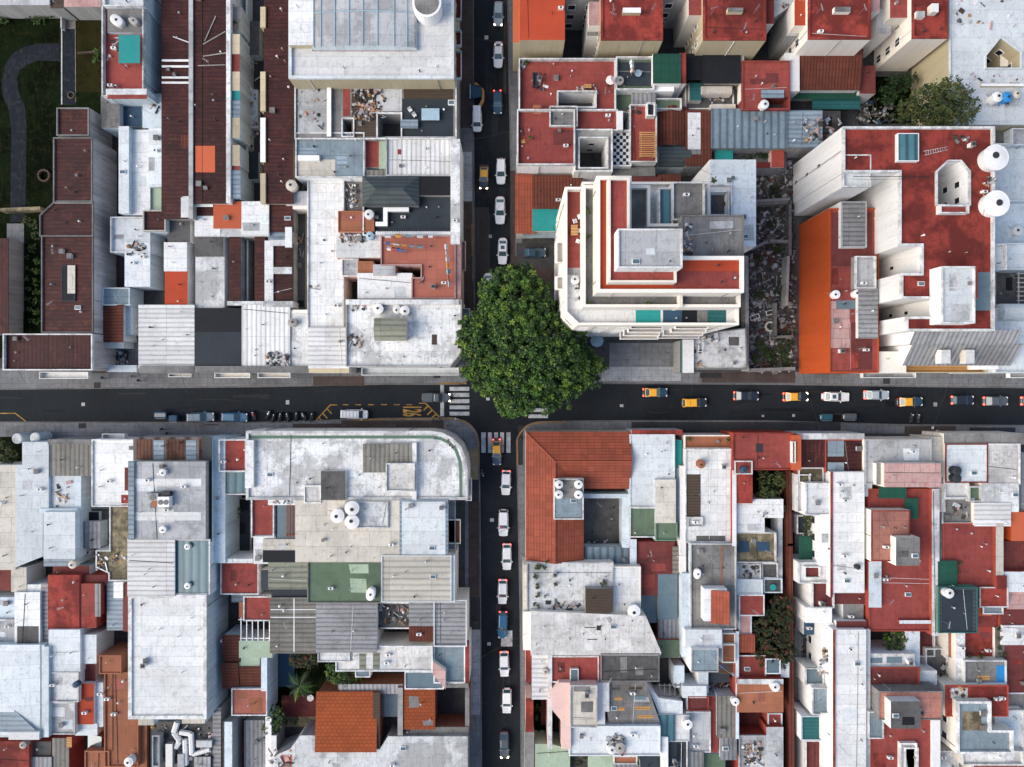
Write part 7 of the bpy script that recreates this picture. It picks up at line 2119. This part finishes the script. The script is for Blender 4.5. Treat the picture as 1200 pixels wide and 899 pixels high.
def chair(px, py, z, label, rz, mat, group):
    loc = put(px, py, z); t = thing('chair', loc, label, 'chair', group, rz); t['_o'] = (0, 0, 0)
    m = MB(); m.box(-.3, -.3, .40, .3, .3, .46, mat, True); m.build('seat', t); m = MB(); m.box(-.3, .25, .462, .3, .3, .95, mat, True); m.build('backrest', t)
    for a in (-.25, .25):
        for b in (-.25, .25): m = MB(); m.box(a-.03, b-.03, 0, a+.03, b+.03, .40, mat); m.build('leg', t)
CH = 'white chairs on the terraces'
chair(679, 255, 24, 'white chair nearest the top of the long red tower terrace', .3, 'wpl', CH); chair(673.5, 260, 24, 'white chair above the wooden table on the tower terrace', 1.9, 'wpl', CH)
chair(679.5, 271, 24, 'white chair on the right side of the wooden tower table', -1.5, 'wpl', CH); chair(677, 283.5, 24, 'white chair lowest on the long red tower terrace', 2.8, 'wpl', CH)
chair(481, 130, 7.6, 'white lounger chair on the slate terrace, upper one', .6, 'wpl', CH); chair(486, 136, 7.6, 'white lounger chair on the slate terrace, lower one', .6, 'wpl', CH)
def sofa(px, py, z, label, rz):
    loc = put(px, py, z); t = thing('sofa', loc, label, 'sofa', None, rz); t['_o'] = (0, 0, 0)
    m = MB(); m.box(-1.1, -.45, .08, 1.1, .45, .42, 'kpl', True); m.build('seat', t); m = MB(); m.box(-1.1, .3, .422, 1.1, .45, .8, 'kpl', True); m.build('backrest', t)
    for s in (-1, 1): m = MB(); m.box(s*1.1-.1, -.45, .08, s*1.1+.1, .45, .62, 'kpl', True); m.build('armrest', t)
sofa(627, 95, 7.6, 'black garden sofa on the L-shaped red roof terrace', R(90))
def washing(x0, y0, x1, y1, z, cloths, label):
    a = put(x0, y0, z); b = put(x1, y1, z); t = thing('clothes_line', a, label, 'clothes line', 'washing lines on the roofs'); t['_o'] = (0, 0, 0); d = Vector((b[0]-a[0], b[1]-a[1], 0)); rnd = random.Random(int(x0*7+y0))
    for p in (Vector((0, 0, 0)), d): m = MB(); m.tube((p.x, p.y, 0), (p.x, p.y, 1.9), .03, 'met'); m.build('post', t)
    m = MB(); m.tube((0, 0, 1.85), (d.x, d.y, 1.85), .012, 'cpl'); m.build('line', t); u = d.normalized(); n = Vector((-u.y, u.x, 0)); L = d.length
    for i, c in enumerate(cloths):
        s = L*(i+.5)/len(cloths); w = min(L/len(cloths)*.42, rnd.uniform(.35, .6)); h = rnd.uniform(.6, 1.0); m = MB(); fl = rnd.uniform(.15, .45)
        P = lambda v, k, zz: tuple(u*(s+v*w) + n*k + Vector((0, 0, zz)))
        m.face([P(-1, .0, 1.86), P(1, .0, 1.86), P(.95, fl, 1.86-h), P(-.95, fl*1.3, 1.86-h)], c); m.face([P(-1, 0, 1.86), P(-.95, -fl*.6, 1.86-h*.9), P(.95, -fl*.5, 1.86-h*.9), P(1, 0, 1.86)], c); m.build('garment', t)
washing(450, 279, 512, 279, 7.6, ['cloth1', 'cloth4', 'cloth5', 'cloth1', 'cloth1'], 'washing line along the top wall of the terracotta terrace')
washing(452, 287, 498, 292, 7.6, ['cloth3', 'cloth1', 'cloth4', 'cloth5', 'cloth5'], 'washing line slanting across the middle of the terracotta terrace')
washing(455, 293.5, 476, 296, 7.6, ['cloth1', 'cloth2', 'cloth3', 'cloth3'], 'short line with red and blue washing on the terracotta terrace')
washing(523, 288, 527, 338, 7.6, ['cloth1', 'cloth1', 'cloth1', 'cloth4', 'cloth5', 'cloth2', 'cloth1'], 'washing line beside the pink street front of the terracotta terrace')
washing(738, 75, 739, 90, 7.6, ['cloth1', 'cloth1', 'wp'], 'washing hung over the dark green terrace floor')
washing(826, 765, 845, 769, 8.2, ['cloth1', 'cloth3', 'cloth1'], 'washing poles on the slate roof block')
def ladder(x0, y0, x1, y1, z, label):
    a = put(x0, y0, z); b = put(x1, y1, z); t = tagged = None; d = Vector((b[0]-a[0], b[1]-a[1], .0)); L = d.length; u = d.normalized(); n = Vector((-u.y, u.x, 0))*.32; m = MB()
    for s in (-1, 1): m.tube(tuple(n*s+Vector((0, 0, .1))), tuple(d+n*s*.7+Vector((0, 0, .1))), .04, 'wg')
    k = int(L/.35)
    for i in range(1, k): p = d*(i/k)+Vector((0, 0, .1)); q = n*(1-.3*i/k); m.tube(tuple(p-q), tuple(p+q), .025, 'wg')
    o = m.build('ladder', loc=(0, 0, 0)); o.location = a; tag(o, label, 'ladder')
ladder(1082, 180, 1110, 174, 19, 'grey ladder lying on the wet-looking red tower roof'); ladder(656, 713, 678, 706, 6.3, 'grey ladder lying along the low wall of the stained white terrace')
def ring_thing(name, px, py, z, r, hgt, mat, label, cat):
    loc = put(px, py, z); rr = r*(H-loc[2])/H/S; m = MB(); n = 24
    for i in range(n):
        a, b = 2*math.pi*i/n, 2*math.pi*(i+1)/n; c = lambda t, q: (q*math.cos(t), q*math.sin(t))
        for (q0, z0, q1, z1) in ((rr, 0, rr, hgt), (rr, hgt, rr*.72, hgt), (rr*.72, hgt, rr*.72, .02)): m.face([(*c(a, q0), z0), (*c(b, q0), z0), (*c(b, q1), z1), (*c(a, q1), z1)], mat)
    o = m.build(name, loc=(0, 0, 0)); o.location = loc; tag(o, label, cat)
ring_thing('well_ring', 901, 383, .2, 6, .8, 'cpl', 'white concrete ring standing in the ruined lot', 'concrete ring'); ring_thing('rubber_tyre', 84, 112, .2, 4.2, .25, 'yl', 'yellow ring lying at the end of the dark lawn path', 'ring'); ring_thing('well_ring', 53, 206.5, .2, 7.5, .5, 'bn', 'brown ring of an old well on the lawn beside the shed', 'well')
for (x, y, rz, l) in ((883.5, 372, 20, 'white bed frame lying above the concrete ring, lower left one'), (902, 366.5, 15, 'white bed frame lying above the concrete ring, upper right one'), (820.5, 407, 85, 'long white frame lying on the stained low grey roof')):
    loc = put(x, y, .2 if x > 870 else 5); t = thing('bed_frame', loc, l, 'frame', None, R(rz)); t['_o'] = (0, 0, 0); m = MB(); w, h = .85, .42
    for a in ((-w, -h, w, -h+.1), (-w, h-.1, w, h), (-w, -h+.101, -w+.1, h-.101), (w-.1, -h+.101, w, h-.101)): m.box(a[0], a[1], .45, a[2], a[3], .55, 'wpl', True)
    m.build('frame', t)
    for sx in (-1, 1):
        for sy in (-1, 1): m = MB(); m.box(sx*w*.9-.03, sy*h*.85-.03, 0, sx*w*.9+.03, sy*h*.85+.03, .45, 'wpl'); m.build('leg', t)
# pedestrians
def person(px, py, rz, top, legs, label, step=.25, group='people walking on the pavements'):
    J = {'pel': (0, 0, .95, .135), 'spi': (0, 0, 1.2, .14), 'che': (0, .01, 1.38, .155), 'nec': (0, 0, 1.5, .06), 'hea': (0, .03, 1.62, .095), 'crn': (0, .0, 1.72, .075)}
    E = [('pel', 'spi'), ('spi', 'che'), ('che', 'nec'), ('nec', 'hea'), ('hea', 'crn')]
    for s, n in ((-1, 'l'), (1, 'r')):
        st = step*s
        J.update({n+'sh': (s*.19, 0, 1.42, .068), n+'el': (s*.26, -st*.5-.02, 1.14, .048), n+'wr': (s*.25, -st*.9+.08, .90, .036), n+'ha': (s*.25, -st*.95+.11, .80, .035),
                  n+'hi': (s*.1, 0, .9, .095), n+'kn': (s*.11, st*.7+.04, .50, .065), n+'an': (s*.11, st*1.1-.04, .09, .045), n+'to': (s*.13, st*1.1+.14, .045, .04)})
        E += [('che', n+'sh'), (n+'sh', n+'el'), (n+'el', n+'wr'), (n+'wr', n+'ha'), ('pel', n+'hi'), (n+'hi', n+'kn'), (n+'kn', n+'an'), (n+'an', n+'to')]
    K = list(J); me = bpy.data.meshes.new('p'); me.from_pydata([J[k][:3] for k in K], [(K.index(a), K.index(b2)) for a, b2 in E], []); tmp = bpy.data.objects.new('p', me); C.objects.link(tmp)
    tmp.modifiers.new('s', 'SKIN'); sv = me.skin_vertices[0].data
    for i, k in enumerate(K): sv[i].radius = (J[k][3], J[k][3]); sv[i].use_root = k == 'pel'
    ss = tmp.modifiers.new('u', 'SUBSURF'); ss.levels = 1; bpy.context.view_layer.update()
    m2 = bpy.data.meshes.new_from_object(tmp.evaluated_get(bpy.context.evaluated_depsgraph_get())); bpy.data.objects.remove(tmp)
    for c in ('skin', top, legs, 'hair'): m2.materials.append(M(c))
    for p in m2.polygons:
        z = p.center.z; x = abs(p.center.x); p.use_smooth = True
        p.material_index = (3 if (z > 1.66 or (z > 1.56 and p.center.y < -.02)) else 0) if z > 1.49 else (0 if (x > .2 and z < 1.0) else 1 if z > .93 else 2 if z > .08 else 3)
    o = bpy.data.objects.new('person', m2); C.objects.link(o); x, y = W(px, py, 1.0); o.location = (x, y, .125 if group else 0.0); o.rotation_euler = (0, 0, R(rz)); tag(o, label, 'person', group); return o
mk('skin', (.42, .24, .16), dirt=0, rough=.6, var=0); mk('hair', (.02, .015, .012), dirt=0, rough=.7, var=0)
for a in ((163, 446, 90, 'kpl', 'sl', 'person in black walking past the parked cottage yard on the upper pavement'), (155, 441, -90, 'gpl', 'sl', 'person in grey near the cottage yard wall'), (120.5, 443, 90, 'cloth3', 'kpl', 'person in blue under the dark red shed front'),
          (507, 493, 200, 'kpl', 'kpl', 'person in black with a pale bag at the bus bay kerb'), (515.5, 491, -60, 'kpl', 'sl', 'person in dark clothes at the tip of the yellow hatching'), (523, 498, 90, 'gpl', 'kpl', 'person in grey standing beside the street corner kiosk shade'), (535, 491, 0, 'cloth1', 'sl', 'person in white waiting at the corner kerb by the crosswalk'),
          (610, 515, 90, 'kpl', 'kpl', 'person in black on the corner pavement of the orange hip-roofed house'), (1092, 501, -90, 'cloth1', 'sl', 'person in white on the pavement near the parked motorcycles'), (1097, 505, 60, 'wp', 'kpl', 'person in pink on the pavement near the parked motorcycles'), (550, 270, 0, 'kpl', 'kpl', 'person in black beside the painted kerb of the upper street'),
          (190, 503, 90, 'kpl', 'sl', 'person in black walking by the blue waste container'), (196, 508, 90, 'kpl', 'kpl', 'second dark figure close to the rusty warehouse front')): person(a[0], a[1], a[2], a[3], a[4], a[5])
p = person(565.5, 554.5, 10, 'mg', 'sl', 'rider in green sitting on the motorcycle at the corner kerb', .1, None); p.location.z = .12
# ------------------------------------------------------------------ street furniture
def pole(px, py, label, hgt=7.5, arm=(0, 1.6)):
    x, y = W(px, py, 0); t = thing('street_lamp', (x, y, .12), label, 'street lamp', 'street lamps'); t['_o'] = (0, 0, 0)
    m = MB(); m.cyl(0, 0, 0, hgt, .09, 'steel', r1=.06, n=10); m.build('post', t); m = MB(); m.tube((0, 0, hgt-.1), (arm[0], arm[1], hgt+.3), .035, 'steel'); m.build('arm', t)
    m = MB(); o = outline(.7, .28, 12, 3); a = math.atan2(arm[1], arm[0]); rot = lambda q: (arm[0]+q[0]*math.cos(a)-q[1]*math.sin(a), arm[1]+q[0]*math.sin(a)+q[1]*math.cos(a)); loft(m, [[(*rot(q), hgt+.2) for q in o], [(*rot((q[0]*.9, q[1]*.8)), hgt+.36) for q in o]], 'wg'); m.build('lamp_head', t)
# overhead cables strung from roof to roof across the streets and courts
def cable(x0, y0, z0, x1, y1, z1, sag=.5):
    a, b = Vector((*W(x0, y0, z0), z0)), Vector((*W(x1, y1, z1), z1)); m = MB(); n = 10; pts = [a.lerp(b, i/n) - Vector((0, 0, sag*4*(i/n)*(1-i/n))) for i in range(n+1)]
    for p, q in zip(pts, pts[1:]): m.tube(p, q, .022, 'cable', n=5)
    o = m.build('overhead_cable', loc=(0, 0, 0)); o.location = (0, 0, 0); tag(o, 'thin black cable strung between roofs over streets and courts', 'cable', 'overhead cables')
for a in ((533, 40, 9, 610, 52, 9), (535, 168, 9, 607, 150, 9), (537, 300, 8.4, 606, 215, 6), (210, 432, 6.2, 232, 515, 6), (400, 432, 6.2, 380, 508, 7.6), (940, 436, 8, 965, 512, 7), (1120, 432, 9, 1092, 512, 7), (548, 640, 8.2, 616, 612, 6), (549, 780, 6.6, 618, 742, 7.6),
          (815, 432, 6, 805, 512, 6), (20, 432, 7, 60, 516, 6.2), (330, 110, 7.5, 343, 180, 8.6), (320, 20, 7.4, 345, 90, 8.8), (770, 170, 9, 835, 205, 15.8), (1000, 210, 19.8, 1092, 208, 20), (1150, 300, 20, 1160, 205, 20.5), (740, 660, 5.6, 806, 650, 7.6), (1035, 600, 9.2, 1060, 650, 10.6)): cable(*a)
# ------------------------------------------------------------------ clean up helper properties
for o in bpy.data.objects:
    if '_o' in o: del o['_o']
# ------------------------------------------------------------------ light and camera
w = bpy.data.worlds.new('World'); sc.world = w; w.use_nodes = True
nt = w.node_tree; bg = nt.nodes['Background']; sky = nt.nodes.new('ShaderNodeTexSky'); sky.sky_type = 'NISHITA'; sky.sun_disc = False
SUN_EL, SUN_AZ = 40, -108     # azimuth of the sun measured from +y, clockwise
sky.sun_elevation = R(SUN_EL); sky.sun_rotation = R(SUN_AZ); sky.altitude = 50; sky.air_density = 1.0; sky.dust_density = 2.5; sky.ozone_density = .5
nt.links.new(sky.outputs[0], bg.inputs[0]); bg.inputs[1].default_value = .145
sl = bpy.data.lights.new('sun', 'SUN'); sl.energy = 1.5; sl.angle = R(50); sl.color = (1, .93, .84)
so = bpy.data.objects.new('sun', sl); C.objects.link(so)
d = Vector((math.sin(R(SUN_AZ))*math.cos(R(SUN_EL)), math.cos(R(SUN_AZ))*math.cos(R(SUN_EL)), math.sin(R(SUN_EL))))
so.rotation_euler = d.to_track_quat('Z', 'Y').to_euler(); so.location = d*200
cam = bpy.data.cameras.new('camera'); co = bpy.data.objects.new('camera', cam); C.objects.link(co)
co.location = (0, 0, H); cam.sensor_width = 36; cam.lens = 36*(S*H)/1200; cam.clip_end = 2000; cam.clip_start = 1
sc.camera = co
v = sc.view_settings; v.view_transform = 'Standard'; v.look = 'None'; v.exposure = EXPO; v.gamma = 1; v.use_curve_mapping = False
sc.cycles.max_bounces = 6; sc.cycles.diffuse_bounces = 3
